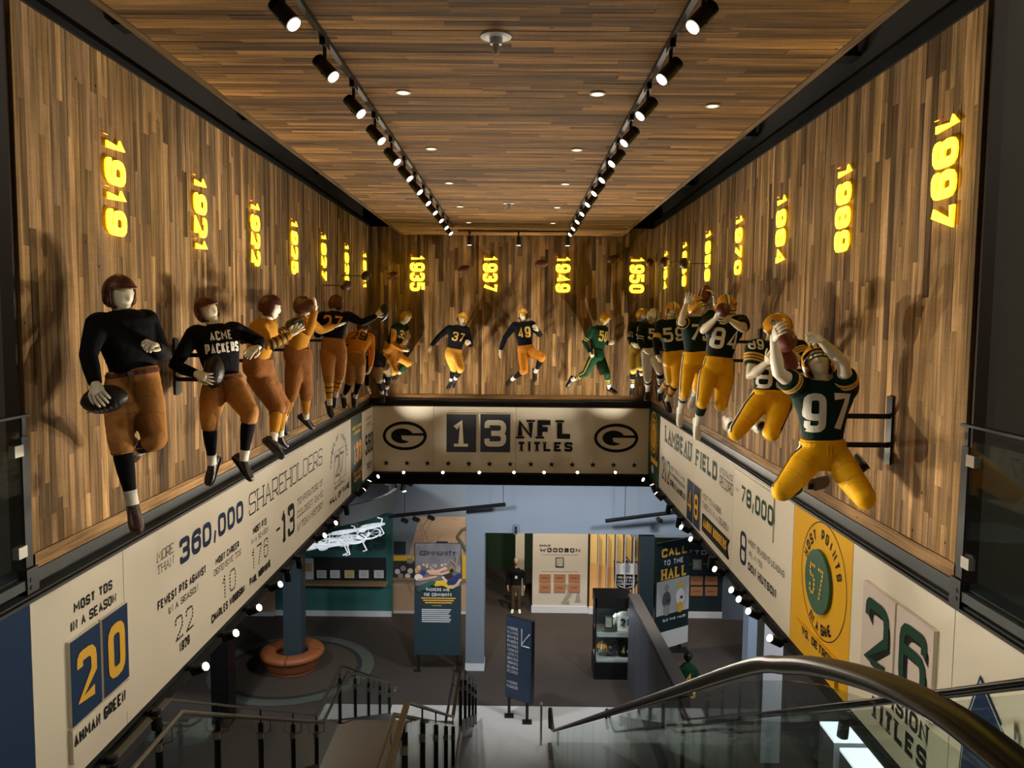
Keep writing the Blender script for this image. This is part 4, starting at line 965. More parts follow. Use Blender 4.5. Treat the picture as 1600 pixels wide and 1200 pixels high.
    for h_, kn, an in ((Ha, Ka, Aa), (Hb, Kb, Ab)):
        e = kn.lerp(an, pe); ta = (kn-h_).normalized(); bend = kn-h_.lerp(an, .5); kd = bend-ta*bend.dot(ta)
        if kd.length < .06: kd = hf-ta*hf.dot(ta)
        if kd.length < .1: kd = up-ta*up.dot(ta)
        kd.normalize()
        b.tube([h_, h_.lerp(kn, .35), h_.lerp(kn, .75), kn], [.105*k*bg, .103*k*bg, .086*k*bg, .074*k*bg], pm, 16); b.tube([kn, e], [.072*k*bg, .066*k*bg], pm, 16)
        b.ell(kn+kd*.012*k, [(kn-h_).normalized()*.085*k, kd*.075*k*bg, (kn-h_).normalized().cross(kd)*.07*k*bg], pm)
        b.ell(h_.lerp(kn, .5)+kd*.03*k, [(kn-h_).normalized()*.11*k, kd*.07*k*bg, (kn-h_).normalized().cross(kd)*.075*k], pm)
    pants = garment(b, 'pants', t, vox)
    JP[S['num'][0][0] if S.get('num') else '?'] = (Fa, Fb, Wa, Wb)
    LATE.append((S, t, jersey, pants, dict(W=W, N=N, up=up, rt=rt, fr=fr, hr=hr, hf=hf, Ha=Ha, Hb=Hb, Ka=Ka, Kb=Kb, Aa=Aa, Ab=Ab, Sa=Sa, Sb=Sb, Ea=Ea, Eb=Eb, Wa=Wa, Wb=Wb, k=k, LT=LT, dn=dn)))
    for kn, an, to in ((Ka, Aa, Ta), (Kb, Ab, Tb)):
        sock(t, kn, an, k, S['sock']); shoe(t, an, to, kn, fr, k, S['shoe'], S.get('cleats', False))
    helmet(t, H+hup*.01*k, face, hup, k, S['helmet'], S.get('hst', True))
    # neck band
    nb = S.get('neck', jm); b = MB(); b.tube([N+up*.0*k, N+up*.022*k], [.083*k, .074*k], nb, 18); b.build('collar', t, smooth=True)
    # sleeve stripes
    for i, (limb, t0, t1, m_) in enumerate(S.get('bands', [])):
        for sfx in ('a', 'b'):
            s_, e_, w_ = {'a': (Sa, Ea, Wa), 'b': (Sb, Eb, Wb)}[sfx]
            P_, Q_ = (s_, e_) if limb == 'u' else (e_, w_); r0 = {('u', True): (.088*pad+.005, .088*pad+.005+(.083-.088*pad)/.62), ('u', False): (.074, .06), ('f', False): (.062, .046), ('f', True): (.05, .04)}[(limb, bare)]
            a_, c_ = P_.lerp(Q_, t0), P_.lerp(Q_, t1); b = MB(); b.tube([a_, c_], [(r0[0]+(r0[1]-r0[0])*t0)*k, (r0[0]+(r0[1]-r0[0])*t1)*k], m_, 18); b.build('sleeve_stripe', t, smooth=False)
    # belt
    if S.get('belt'):
        b = MB(); c0 = W+dn*.02*k; b.loft([ring(c0+up*y*k, hr, hf, r_*k*(1+(bg-1)*.4), r2*k*(1+(bg-1)*.4), 24) for y, r_, r2 in ((-.016, .171, .128), (.016, .168, .125))], S['belt'], cap=False); be = b.build('belt', t)
        b = MB(); q = c0+hf*.132*k*(1+(bg-1)*.4); b.box(q, (.035*k, .012, .03*k), chrome if S['belt'] is leather else S['belt'], Matrix((hr, hf, up)).transposed()); b.build('buckle', be)
        b = MB(); 
        for x, l in ((-.012, .07), (.012, .09)): b.tube([q+hr*x*k, q+hr*x*1.4*k-up*l*k+hf*.012*k], .004*k, S['belt'], 6)
        b.build('drawstring', be)
    # wall bracket
    side = 'L' if 'XL' in S.get('wall', '') else ('R' if 'XR' in S.get('wall', '') else 'B')
    if S.get('bars', True):
        b = MB(); hw = Vector((-1, 0, 0)) if side == 'L' else (Vector((1, 0, 0)) if side == 'R' else Vector((0, 1, 0)))
        dist = {'L': W.x-XL, 'R': XR-W.x, 'B': D-W.y}[side]; dy = Vector((0, .02, 0)) if side != 'B' else Vector((.02, 0, 0))
        for q in (W.lerp(N, .42), W-Vector((0, 0, .03))):
            b2 = MB(); e = q+hw*({'L': q.x-XL, 'R': XR-q.x, 'B': D-q.y}[side]-.012)
            b2.box((q+e)/2, tuple(abs(c_) if abs(c_) > .02 else .035 for c_ in (e-q)), black); b2.build('bracket_bar', t)
        q = W+hw*(dist-.014)+Vector((0, 0, .08)); b.box(q, (.012, .09, .5) if side != 'B' else (.09, .012, .5), black); b.build('bracket_plate', t)
def decal_all():
    for S, t, jersey, pants, d in LATE:
        k = d['k']; W, N, up, rt, fr = d['W'], d['N'], d['up'], d['rt'], d['fr']
        if S.get('num'):
            T = bvh(jersey)
            for num in S['num']:
                txt, m_, sd, cy, h, wd = num[:6]; cx = num[6] if len(num) > 6 else 0; sb = num[7] if len(num) > 7 else 0
                n_ = fr*sd; u_ = rt*(1 if S.get('f', 1)*sd > 0 else -1); c0 = W+up*(cy*d['LT']*.45*k/.95)+u_*cx*k; h *= k; wd *= k
                b = MB(); Q = text_quads(txt, wd, h, num[8] if len(num) > 8 else .135, sb, .022, .22, None, None, not sb)
                for q in Q:
                    P = []
                    for p in q:
                        o_ = c0+u_*(p.x-wd/2)+up*(p.y-h/2)+n_*.5; hit = T.ray_cast(o_, -n_, 1.0)
                        if hit[0] is None: P = None; break
                        P.append(hit[0]+hit[1]*(.0045+p[2])*(1 if hit[1].dot(n_) > 0 else -1))
                    if P: b.add(P, [(0, 1, 2, 3)], m_)
                if b.v: b.build('jersey_number' if any(c.isdigit() for c in txt) else 'jersey_lettering', t)['kind'] = 'thing'
        T = bvh(pants); sm = S['pants']; dk_ = mat('seam_'+sm.name, tuple(v*(.72 if sm is gold_mod else .5) for v in sm.node_tree.nodes['Principled BSDF'].inputs['Base Color'].default_value[:3])+(1,), .8)
        for sfx in ('a', 'b'):
            h_, kn, an = d['H'+sfx], d['K'+sfx], d['A'+sfx]; e_ = kn.lerp(an, S.get('pend', .22)-.03)
            for p0, p1, q in ((h_, kn, .64), (h_, kn, .36), (kn, e_, 1.0)):
                ax = (p1-p0).normalized(); c_ = p0.lerp(p1, q); u_ = ax.orthogonal().normalized(); v_ = ax.cross(u_); P = []
                for i in range(25):
                    o_ = u_*math.cos(i*math.pi/12)+v_*math.sin(i*math.pi/12)
                    if q < 1 and o_.dot(d['hf']) < .1: 
                        if len(P) > 2: break
                        P = []; continue
                    hit = T.ray_cast(c_+o_*.16, -o_, .16)
                    if hit[0]: P.append(hit[0]+o_*.0005)
                if len(P) > 3: b = MB(); b.tube(P, .002*k, dk_, 5); b.build('pants_seam', t)
        if S.get('pstripe'):
            T = bvh(pants)
            for sfx, sg in (('a', -1), ('b', 1)):
                h_, kn, an = d['H'+sfx], d['K'+sfx], d['A'+sfx]; path = [W+d['dn']*.02*k+d['hr']*sg*.1, h_+d['hr']*sg*.03, h_.lerp(kn, .4), h_.lerp(kn, .8), kn, kn.lerp(an, S.get('pend', .22)-.04)]
                pp = []
                for a_, c_ in zip(path, path[1:]):
                    for q in range(6): pp.append(a_.lerp(c_, q/6))
                pp.append(path[-1])
                for w0, w1, m_ in S['pstripe']:
                    b = MB(); rows = []
                    for i, p in enumerate(pp):
                        tg = (pp[min(i+1, len(pp)-1)]-pp[max(0, i-1)]).normalized(); out = d['hr']*sg; out = (out-tg*out.dot(tg)); 
                        if out.length < .25: out = d['hf']-tg*d['hf'].dot(tg)
                        out.normalize(); lat = tg.cross(out).normalized(); row = []
                        for x in (w0, w1):
                            o_ = p+out*.35+lat*x*k; hit = T.ray_cast(o_, -out, .6); row.append(hit[0]+out*.005 if hit[0] else None)
                        rows.append(row)
                    for r0, r1 in zip(rows, rows[1:]):
                        if None in r0 or None in r1 or (r0[0]-r1[0]).length > .12: continue
                        b.add([r0[0], r0[1], r1[1], r1[0]], [(0, 1, 2, 3)], m_)
                    if b.v: b.build('pants_stripe', t)
BS = [(.15, .82, blk_knit), (.82, 1.06, white_c)]
def ss(base, bands, top=.15, w0=.8): 
    out = []; x = top
    for a, c_, m_ in bands:
        if a > x: out.append((x, a, base))
        out.append((a, c_, m_)); x = c_
    if x < w0: out.append((x, w0, base)); x = w0
    out.append((x, 1.06, white_c)); return out
LW = lambda off: dict(at=dict(X=XL+off), wall='XL')
RW = lambda off: dict(at=dict(X=XR-off), wall='XR')
BW = lambda off: dict(at=dict(Y=D-off), wall='B')
def fig(wall, **S): S.update(wall); figure(S)
# ---- left wall
fig(LW(.42), label='nearest left mannequin in plain black sweater and tan pants, holding a ball low', jersey=blk_knit, sleeve='long', pants=canvas, baggy=1.12, sock=BS, shoe=cleat_br, helmet='leather', face=(.88, -.5, -.12), cleats=True, vox=.011, belt=leather, k=.97, bars=False,
    curl=(.55, 1.25), hn=((.3, .5, -.6), (-.3, .2, -.6)), ts=(1, -1),
    j=dict(W=(207, 579), N=(190, 490, 0), H=(187, 461, 0), Sa=(152, 505, -1), Sb=(229, 499, 1), Ea=(138, 556, -1), Wa=(149, 600, -1), Fa=(158, 628, -1), Eb=(256, 556, -1), Wb=(243, 541, -1), Fb=(228, 531, -1),
           Ha=(190, 607, 0), Hb=(225, 605, 0), Ka=(188, 688, -1), Kb=(242, 686, -1), Aa=(206, 783, 1), Ab=(217, 703, 1), Ta=(213, 818, -1), Tb=(221, 726, 1)))
fig(LW(.42), label='mannequin in black ACME PACKERS sweater and tan pants cradling a dark ball', jersey=blk_knit, sleeve='long', pants=canvas, baggy=1.12, sock=BS, shoe=cleat_b, helmet='leather', face=(.85, -.5, .12), cleats=True, vox=.011, belt=leather,
    curl=(.3, .5), hn=((.3, .6, 0), (-.2, .3, -.5)), ts=(1, -1), spread=(11, 6), num=[('ACME', stripe_w, 1, .80, .085, .20), ('PACKERS', stripe_w, 1, .56, .095, .30)],
    j=dict(W=(348, 588), N=(336, 510, 0), H=(324, 487, 0), Sa=(304, 520, -1), Sb=(366, 514, 1), Ea=(273, 572, 1), Wa=(306, 584, -1), Fa=(334, 594, -1), Eb=(408, 535, 1), Wb=(403, 543, -1), Fb=(384, 552, -1),
           Ha=(335, 607, 0), Hb=(362, 603, 0), Ka=(327, 655, -1), Kb=(390, 645, -1), Aa=(331, 721, 1), Ab=(381, 715, 1), Ta=(320, 752, -1), Tb=(400, 741, -1)))
fig(LW(.42), label='mannequin in mustard sweater with black-striped sleeves reaching for a dark ball', f=1, jersey=mustard, sleeve='long', pants=canvas2, baggy=1.15, sock=[(.15, .82, mustard), (.82, 1.06, white_c)], shoe=cleat_b, helmet='leather', face=(.85, .35, -.2), cleats=True, vox=.011,
    curl=(.15, .15), hn=((.3, 1, 0), (.3, -1, 0)), ts=(-1, 1), spread=(12, 8), bands=[('f', a, a+.07, stripe_d) for a in (.05, .27, .49, .71)],
    j=dict(W=(403, 559), N=(415, 501, 0), H=(422, 481, 0), Sa=(404, 512, -1), Sb=(420, 507, 1), Ea=(420, 540, -1), Wa=(454, 523, 1), Fa=(472, 507, 1), Eb=(428, 528, 1), Wb=(447, 514, 1), Fb=(459, 507, 1),
           Ha=(400, 585, -.1), Hb=(408, 583, 1), Ka=(433, 638, -1), Kb=(440, 632, 1), Aa=(427, 688, -1), Ab=(438, 677, 1), Ta=(448, 708, -1), Tb=(455, 692, 1)))
fig(LW(.42), label='mannequin in plain mustard shirt with one arm raised and one stretched out', f=1, jersey=mustard, sleeve='long', pants=canvas2, baggy=1.15, sock=[(.15, .82, mustard), (.82, 1.06, white_c)], shoe=cleat_b, helmet='leather', face=(.8, -.3, .1), cleats=True,
    curl=(.3, .15), hn=((-.8, 0, -.2), (0, 0, 1)), ts=(1, -1), k=.93,
    j=dict(W=(465, 543), N=(473, 496, 0), H=(473, 480, 0), Sa=(470, 506, -1), Sb=(483, 503, 1), Ea=(483, 519, -1), Wa=(492, 484, -1), Fa=(495, 469, -1), Eb=(501, 516, 1), Wb=(521, 510, 1), Fb=(539, 506, 1),
           Ha=(461, 565, -1), Hb=(471, 564, 1), Ka=(456, 615, -1), Kb=(478, 614, 1), Aa=(444, 654, 1), Ab=(478, 651, 1), Ta=(455, 680, -1), Tb=(494, 665, 1)))
fig(LW(.42), label='mannequin seen from behind in black jersey with gold 27, arm stretched right', f=-1, jersey=navy_knit, sleeve='long', pants=canvas, baggy=1.1, sock=ss(gold_old, [(.35, .4, stripe_d), (.55, .6, stripe_d)]), shoe=cleat_b, helmet='leather', face=(.5, .85, 0),
    curl=(.4, .3), ts=(-1, 1), hn=((1, 0, 0), (.1, 1, .2)), num=[('27', orange_ink, -1, .62, .20, .28)], spread=(6, 12),
    j=dict(W=(521, 529), N=(524, 488, 0), H=(525, 475, 0), Sa=(504, 494, 0), Sb=(545, 494, 0), Ea=(496, 524, -1), Wa=(505, 521, 1), Fa=(512, 519, 1), Eb=(565, 504, 0), Wb=(588, 494, 1), Fb=(599, 484, 1),
           Ha=(512, 547, 0), Hb=(530, 547, 0), Ka=(513, 588, -1), Kb=(532, 583, 1), Aa=(515, 630, 1), Ab=(524, 617, 1), Ta=(521, 648, -1), Tb=(522, 638, 1)))
fig(LW(.40), label='mannequin seen from behind in orange jersey with black 29, bending forward', f=-1, jersey=orange_c, sleeve='long', pants=canvas, baggy=1.1, sock=[(.15, .84, blk_knit), (.84, 1.06, white_c)], shoe=cleat_b, helmet='leather', face=(.3, .9, -.3), k=.92,
    curl=(.5, .5), ts=(-1, 1), num=[('29', stripe_d, -1, .70, .19, .30)],
    j=dict(W=(556, 552), N=(565, 522, 1), H=(567, 512, 1), Sa=(549, 526, 0), Sb=(579, 527, 0), Ea=(541, 543, 0), Wa=(545, 560, 1), Fa=(548, 567, 1), Eb=(581, 550, 0), Wb=(579, 573, 0), Fb=(576, 584, 0),
           Ha=(550, 565, 0), Hb=(561, 565, 0), Ka=(547, 593, 1), Kb=(563, 591, 1), Aa=(538, 619, 1), Ab=(555, 619, 1), Ta=(541, 634, -1), Tb=(557, 637, 1)))
fig(LW(.55), label='crouching mannequin in dark jersey and beige pants in the back left corner', f=1, jersey=navy_knit, sleeve='long', pants=beige_c, sock=BS, shoe=cleat_b, helmet='leather', face=(-.6, -.6, -.3), k=.9, bars=False, hn=((1, 0, 0), (1, 0, 0)), curl=(.25, .25),
    j=dict(W=(597, 566), N=(575, 552, -1), H=(566, 553, -1), Sa=(572, 560, -1), Sb=(583, 553, 1), Ea=(573, 583, -1), Wa=(574, 603, 0), Fa=(577, 615, 0), Eb=(590, 565, 1), Wb=(601, 574, 1), Fb=(606, 579, 1),
           Ha=(590, 570, 0), Hb=(601, 572, 0), Ka=(592, 592, -1), Kb=(607, 582, 1), Aa=(597, 613, 1), Ab=(605, 605, 1), Ta=(598, 628, -1), Tb=(604, 618, 1)))
# ---- back wall
fig(BW(.45), label='mannequin in green 35 jersey with orange sleeves and striped yellow helmet', f=1, jersey=green_c, sleeve='long', sleeve_mat=orange_c, pants=gold_old, baggy=1.05, sock=[(.15, .85, green_k), (.85, 1.06, white_c)], shoe=cleat_b, helmet='yellow_striped', face=(.8, -.3, -.45),
    curl=(1.2, 1.2), num=[('35', stripe_g, 1, .62, .17, .24)],
    j=dict(W=(613, 539), N=(627, 507, 0), H=(634, 496, 0), Sa=(617, 512, -1), Sb=(633, 511, 1), Ea=(614, 537, -1), Wa=(630, 547, -1), Fa=(641, 550, -1), Eb=(628, 533, 1), Wb=(632, 536, -1), Fb=(637, 534, -1),
           Ha=(606, 551, -.1), Hb=(612, 551, .1), Ka=(617, 580, -1), Kb=(638, 567, 1), Aa=(602, 594, 1), Ab=(624, 582, 1), Ta=(597, 605, 1), Tb=(616, 595, 1)))
fig(BW(.45), label='mannequin in black jersey with gold 37 and plain yellow helmet, leaping on back wall', f=1, jersey=navy_knit, sleeve='long', pants=gold_old, baggy=1.05, sock=BS, shoe=cleat_b, helmet='yellow', face=(-.35, -.9, -.2), curl=(.4, 1.1), num=[('37', stripe_g, 1, .55, .19, .25)],
    j=dict(W=(710, 545), N=(718, 510, 0), H=(722, 499, 0), Sa=(702, 513, 0), Sb=(729, 515, 1), Ea=(687, 525, 0), Wa=(674, 540, -1), Fa=(667, 549, -1), Eb=(736, 540, 1), Wb=(734, 536, -1), Fb=(730, 534, -1),
           Ha=(703, 554, 0), Hb=(714, 555, 0), Ka=(709, 576, 1), Kb=(720, 576, -1), Aa=(705, 594, 1), Ab=(712, 591, 1), Ta=(696, 605, 1), Tb=(708, 606, 1)))
fig(BW(.45), label='mannequin in dark blue jersey with gold 49 and one knee raised', f=1, jersey=navy_knit, sleeve='long', pants=orange_c, baggy=1.05, sock=[(.15, .78, navy_knit), (.78, 1.06, white_c)], shoe=cleat_b, helmet='yellow', face=(.1, -.95, -.15), curl=(.4, .7), num=[('49', stripe_g, 1, .58, .23, .26)],
    j=dict(W=(821, 540), N=(817, 504, 0), H=(817, 493, 0), Sa=(804, 508, 0), Sb=(831, 506, 1), Ea=(789, 528, 0), Wa=(782, 547, -1), Fa=(779, 560, -1), Eb=(844, 524, 1), Wb=(840, 516, -1), Fb=(836, 507, -1),
           Ha=(817, 550, 0), Hb=(828, 550, 0), Ka=(819, 579, -1), Kb=(847, 558, -1), Aa=(801, 592, 1), Ab=(837, 580, 1), Ta=(792, 605, 1), Tb=(838, 594, -1)))
fig(BW(.45), label='mannequin all in green with yellow helmet sprinting right, gold stripe down the leg', f=1, jersey=green_k, sleeve='long', pants=green_k, sock=ss(green_k, [(.4, .46, stripe_g), (.56, .62, stripe_g)], .15, .72), shoe=cleat_b, helmet='yellow', face=(.75, .1, -.5), curl=(1.1, .9), num=[('50', stripe_g, 1, .6, .22, .26)], pend=.35,
    bands=[('u', .72, .78, stripe_g), ('u', .86, .92, stripe_g)], pstripe=[(-.013, .013, stripe_g)], hn=((1, 0, 0), (0, 1, 0)),
    j=dict(W=(933, 546), N=(938, 510, 0), H=(945, 498, 0), Sa=(927, 515, -1), Sb=(944, 514, 1), Ea=(913, 534, -1), Wa=(922, 551, -1), Fa=(925, 560, -1), Eb=(942, 534, 1), Wb=(952, 537, -1), Fb=(959, 534, -1),
           Ha=(930, 555, -.1), Hb=(936, 555, .1), Ka=(915, 583, 1), Kb=(948, 583, -1), Aa=(895, 593, 1), Ab=(952, 605, 1), Ta=(886, 611, 1), Tb=(962, 610, -1)))
fig(BW(.5), label='mannequin in black jersey and pale gold pants at right end of back wall', f=1, jersey=dgreen, sleeve='long', pants=pale_gold, sock=ss(navy_knit, [(.55, .62, stripe_g), (.68, .74, stripe_g)]), shoe=cleat_b, helmet='modern', face=(.3, -.8, -.5), curl=(.6, .6), num=[('54', stripe_w, 1, .6, .2, .26)],
    bands=[('u', .6, .66, stripe_g), ('u', .75, .81, stripe_g), ('u', .9, .96, stripe_w)],
    j=dict(W=(993, 540), N=(999, 504, 0), H=(1003, 493, 0), Sa=(987, 508, -1), Sb=(1008, 507, 1), Ea=(984, 528, -1), Wa=(988, 537, -1), Fa=(998, 542, -1), Eb=(1008, 530, 1), Wb=(1002, 541, -1), Fb=(996, 546, -1),
           Ha=(989, 550, 0), Hb=(999, 551, 0), Ka=(989, 577, -1), Kb=(1001, 573, -1), Aa=(988, 603, 1), Ab=(1002, 584, 1), Ta=(986, 617, -1), Tb=(1002, 592, 1)))
# ---- right wall
fig(RW(.42), label='mannequin in dark green jersey with white pants and white helmet in the back right corner', f=1, jersey=dgreen, sleeve='long', pants=white_c, sock=ss(white_c, [(.05, .35, navy_knit), (.5, .55, stripe_d), (.62, .67, stripe_d)], .05), shoe=cleat_b, helmet='white', face=(.1, -.8, -.55), curl=(.5, .5), num=[('51', stripe_w, 1, .6, .2, .27)],
    bands=[('u', .7, .76, stripe_w), ('u', .85, .91, stripe_w)], pend=.12,
    j=dict(W=(1016, 544), N=(1019, 507, 0), H=(1021, 495, 0), Sa=(1004, 510, -1), Sb=(1030, 511, 1), Ea=(1000, 533, -1), Wa=(1005, 546, -1), Fa=(1014, 551, -1), Eb=(1034, 532, 1), Wb=(1030, 548, -1), Fb=(1027, 556, -1),
           Ha=(1011, 555, 0), Hb=(1022, 555, 0), Ka=(1012, 592, -1), Kb=(1031, 580, -1), Aa=(1012, 609, 1), Ab=(1032, 606, 1), Ta=(1009, 625, -1), Tb=(1027, 620, 1)))
MODS = [(-.011, .011, stripe_w), (.013, .03, stripe_d), (-.03, -.013, stripe_d)]
fig(RW(.42), label='mannequin in green jersey with large white 59 and black shoes, running', f=1, jersey=dgreen, sleeve='long', pants=gold_mod, sock=ss(gold_old, [(.2, .32, stripe_d), (.6, .68, stripe_d)]), shoe=cleat_b, helmet='modern', hst='grey', face=(.0, -.95, -.1), curl=(.6, .6), num=[('59', stripe_w, 1, .56, .22, .32)], bands=[('u', .62, .9, stripe_g)], pstripe=MODS, pad=1.08,
    j=dict(W=(1053, 549), N=(1049, 501, 0), H=(1051, 487, 0), Sa=(1032, 507, 0), Sb=(1066, 505, 0), Ea=(1025, 532, -1), Wa=(1027, 556, -1), Fa=(1030, 566, -1), Eb=(1073, 528, 1), Wb=(1072, 546, -1), Fb=(1070, 554, -1),
           Ha=(1046, 562, 0), Hb=(1060, 562, 0), Ka=(1047, 594, 1), Kb=(1057, 597, -1), Aa=(1032, 610, 1), Ab=(1043, 624, 1), Ta=(1034, 627, 1), Tb=(1052, 643, -1)))
fig(RW(.42), label='mannequin in green jersey with white 75, bare arms raised, looking up at a ball', f=1, jersey=green_c, sleeve='short', pants=gold_mod, sock=ss(white_c, [(.05, .1, stripe_g), (.13, .18, stripe_g), (.21, .26, stripe_g), (.3, .42, stripe_d)], .02, .42), shoe=cleat_w, helmet='modern', face=(.6, -.55, .45), curl=(.2, .35), num=[('75', stripe_w, 1, .58, .23, .32)], pstripe=MODS, pend=.2,
    bands=[('u', .5, .58, stripe_g)], hn=((0, .8, -.2), (-.8, -.3, 0)), ts=(1, -1), spread=(13, 8), pad=1.05, belt=gold_mod,
    j=dict(W=(1086, 550), N=(1087, 497, 0), H=(1090, 480, 0), Sa=(1070, 503, -1), Sb=(1105, 500, 1), Ea=(1064, 504, -1), Wa=(1072, 474, -1), Fa=(1079, 459, -1), Eb=(1121, 482, 1), Wb=(1117, 464, -1), Fb=(1107, 450, -1),
           Ha=(1077, 568, 0), Hb=(1094, 568, 0), Ka=(1070, 612, -1), Kb=(1090, 606, 1), Aa=(1063, 643, 1), Ab=(1085, 617, 1), Ta=(1064, 664, -1), Tb=(1077, 642, 1)))
fig(RW(.46), label='mannequin in green jersey with large white 84 catching a dark ball before its face', f=1, jersey=dgreen, sleeve='short', pants=gold_mod, sock=ss(green_c, [(.1, .5, green_c)], .08, .52), shoe=cleat_w, helmet='modern', face=(.0, -.9, -.1), curl=(.35, .35), num=[('84', stripe_w, 1, .50, .25, .33)], pstripe=MODS, pend=.18, vox=.012,
    bands=[('u', .5, .6, stripe_d)], hn=((0, .9, .1), (0, .9, .1)), ts=(1, -1), spread=(10, 10), pad=1.15, belt=gold_mod,
    j=dict(W=(1124, 559), N=(1133, 499, 0), H=(1134, 480, 0), Sa=(1109, 504, -1), Sb=(1157, 503, 1), Ea=(1099, 516, -1), Wa=(1119, 497, -1), Fa=(1130, 483, -1), Eb=(1162, 514, -1), Wb=(1140, 500, -1), Fb=(1128, 495, -1),
           Ha=(1108, 580, 0), Hb=(1134, 580, 0), Ka=(1098, 627, -1), Kb=(1126, 633, -1), Aa=(1090, 661, 1), Ab=(1131, 630, 1), Ta=(1092, 688, -1), Tb=(1134, 628, 1)))
fig(RW(.46), label='mannequin in green 89 jersey with gold-banded sleeves, leaping with a hugged ball', f=1, jersey=dgreen, sleeve='short', pants=gold_mod, sock=ss(green_c, [(.1, .5, green_c)], .08, .52), shoe=cleat_w, helmet='modern', face=(.55, -.6, -.5), curl=(.2, .3), num=[('89', stripe_w, 1, .30, .22, .34), ('89', stripe_w, 1, .97, .09, .13, -.19)], pstripe=[(-.02, .02, stripe_w), (.022, .045, stripe_d), (-.045, -.022, stripe_d)], pend=.18, vox=.011,
    bands=[('u', .28, .34, stripe_g), ('u', .38, .44, stripe_g), ('u', .48, .54, stripe_g)], hn=((.6, .6, 0), (-.2, .9, 0)), ts=(1, -1), spread=(12, 12), pad=1.15, belt=gold_mod,
    j=dict(W=(1203, 610), N=(1206, 536, 0), H=(1214, 514, 0), Sa=(1181, 543, -1), Sb=(1245, 543, 1), Ea=(1173, 588, -1), Wa=(1199, 566, -1), Fa=(1203, 551, -1), Eb=(1263, 574, -1), Wb=(1250, 562, -1), Fb=(1232, 553, -1),
           Ha=(1190, 623, 0), Hb=(1221, 625, 0), Ka=(1150, 676, -1), Kb=(1205, 677, -1), Aa=(1142, 658, 1), Ab=(1181, 660, 1), Ta=(1141, 645, 1), Tb=(1170, 648, 1)))
fig(RW(.50), label='largest mannequin in green 97 jersey and gold pants, leaping with both bare arms raised', f=1, jersey=green_c, sleeve='short', pants=gold_mod, baggy=1.08, sock=ss(green_c, [(.1, .5, green_c)], .08, .52), shoe=cleat_b, helmet='modern', face=(-.35, -.62, .62), curl=(.5, 1.3), num=[('97', stripe_w, 1, .50, .30, .35)], pstripe=[(-.016, .016, stripe_w), (.018, .036, stripe_d), (-.036, -.018, stripe_d)], pend=.15, vox=.010, neck=stripe_g,
    bands=[('u', .2, .3, stripe_d), ('u', .32, .38, stripe_g), ('u', .42, .48, stripe_g)], hn=((.8, .3, -.1), (-.6, -.4, 0)), ts=(-1, 1), spread=(8, 4), pad=1.12, belt=gold_mod,
    j=dict(W=(1285, 688), N=(1285, 596, 0), H=(1279, 569, 0), Sa=(1247, 605, -1), Sb=(1322, 608, 1), Ea=(1216, 582, -1), Wa=(1209, 530, -1), Fa=(1219, 508, -1), Eb=(1318, 569, -1), Wb=(1282, 531, -1), Fb=(1267, 524, -1),
           Ha=(1268, 712, 0), Hb=(1304, 712, 0), Ka=(1222, 768, -1), Kb=(1352, 780, -1), Aa=(1262, 756, 1), Ab=(1338, 733, 1), Ta=(1278, 750, 1), Tb=(1330, 722, 1)))
bake(); decal_all()
# balls held by the mannequins and the white gloves' catch
def atw(px, py, X): return at(px, py, X=X)
football('football', 'fat black old football held low by the nearest left mannequin', at(163, 624, X=XL+.30)*.945, (1, 0, .18), .30, ball_old, 'held footballs')
football('football', 'dark old football cradled under the arm of the ACME PACKERS mannequin', at(334, 581, X=XL+.40)*.985, (.1, 0, 1), .29, ball_old, 'held footballs')
football('football', 'dark old football between the hands of the striped-sleeve mannequin', at(461, 508, Y=8.45), (.3, 1, .2), .28, ball_old, 'held footballs')
football('football', 'dark brown old football at the raised hand of the mustard mannequin', at(480, 478, Y=9.3), (1, .2, .1), .27, leather, 'held footballs')
football('football', 'dark football in the outstretched hand of mannequin 27', JP['27'][1]*.55+JP['27'][3]*.45+Vector((.03, .10, .01)), (.2, .3, 1), .27, ball_old, 'held footballs')
football('football', 'red-brown football gripped high by mannequin 75 behind helmet 84', JP['75'][1]*.7+JP['75'][3]*.3+Vector((-.06, .06, -.05)), (.25, .2, 1), .27, ball_br, 'held footballs')
football('football', 'dark football held in front of the face of mannequin 84', at(1130, 484, X=XR-.50)*.965, (.3, 1, .2), .26, leather, 'held footballs')
football('football', 'dark red football hugged by mannequin 89', at(1228, 562, X=XR-.55), (.5, .3, -.6), .28, ball_br, 'held footballs')
football('football', 'large red-brown football gripped by the raised hand of mannequin 97', at(1226, 531, X=XR-.55)*.975, (.15, .75, .2), .32, ball_br, 'held footballs')
# balls in flight on rods
def fly(px, py, side, label, mt, off=.35, ax=(.3, 1, .2)):
    if side == 'L': p = at(px, py, X=XL+off); e = Vector((XL, p.y, p.z))
    elif side == 'R': p = at(px, py, X=XR-off); e = Vector((XR, p.y, p.z))
    else: p = at(px, py, Y=D-off); e = Vector((p.x, D, p.z))
    t = football('football', label, p, ax, .27, mt, 'footballs in flight on rods')
    b = MB(); b.tube([p, e], .008, black, 8); b.build('rod', t)
fly(540.5, 446, 'L', 'dark football on a long rod near the back end of the left wall, lower one', leather)
fly(572, 431, 'L', 'dark football on a rod in the back left corner, covering the last lit year', leather, .42)
fly(613, 431, 'B', 'brown football on the back wall, leftmost', leather, .3, (1, .1, .25))
fly(725, 421, 'B', 'brown football on the back wall, second from the left', leather, .3, (1, .1, .3))
fly(846, 412, 'B', 'brown football in the middle of the back wall', leather, .3, (1, .1, .1))
fly(958, 405, 'B', 'brown tilted football on the back wall above the all-green mannequin', leather, .3, (1, .1, .35))
fly(1015, 410, 'B', 'brown football nearest the back right corner', leather, .3, (.3, 1, .1))
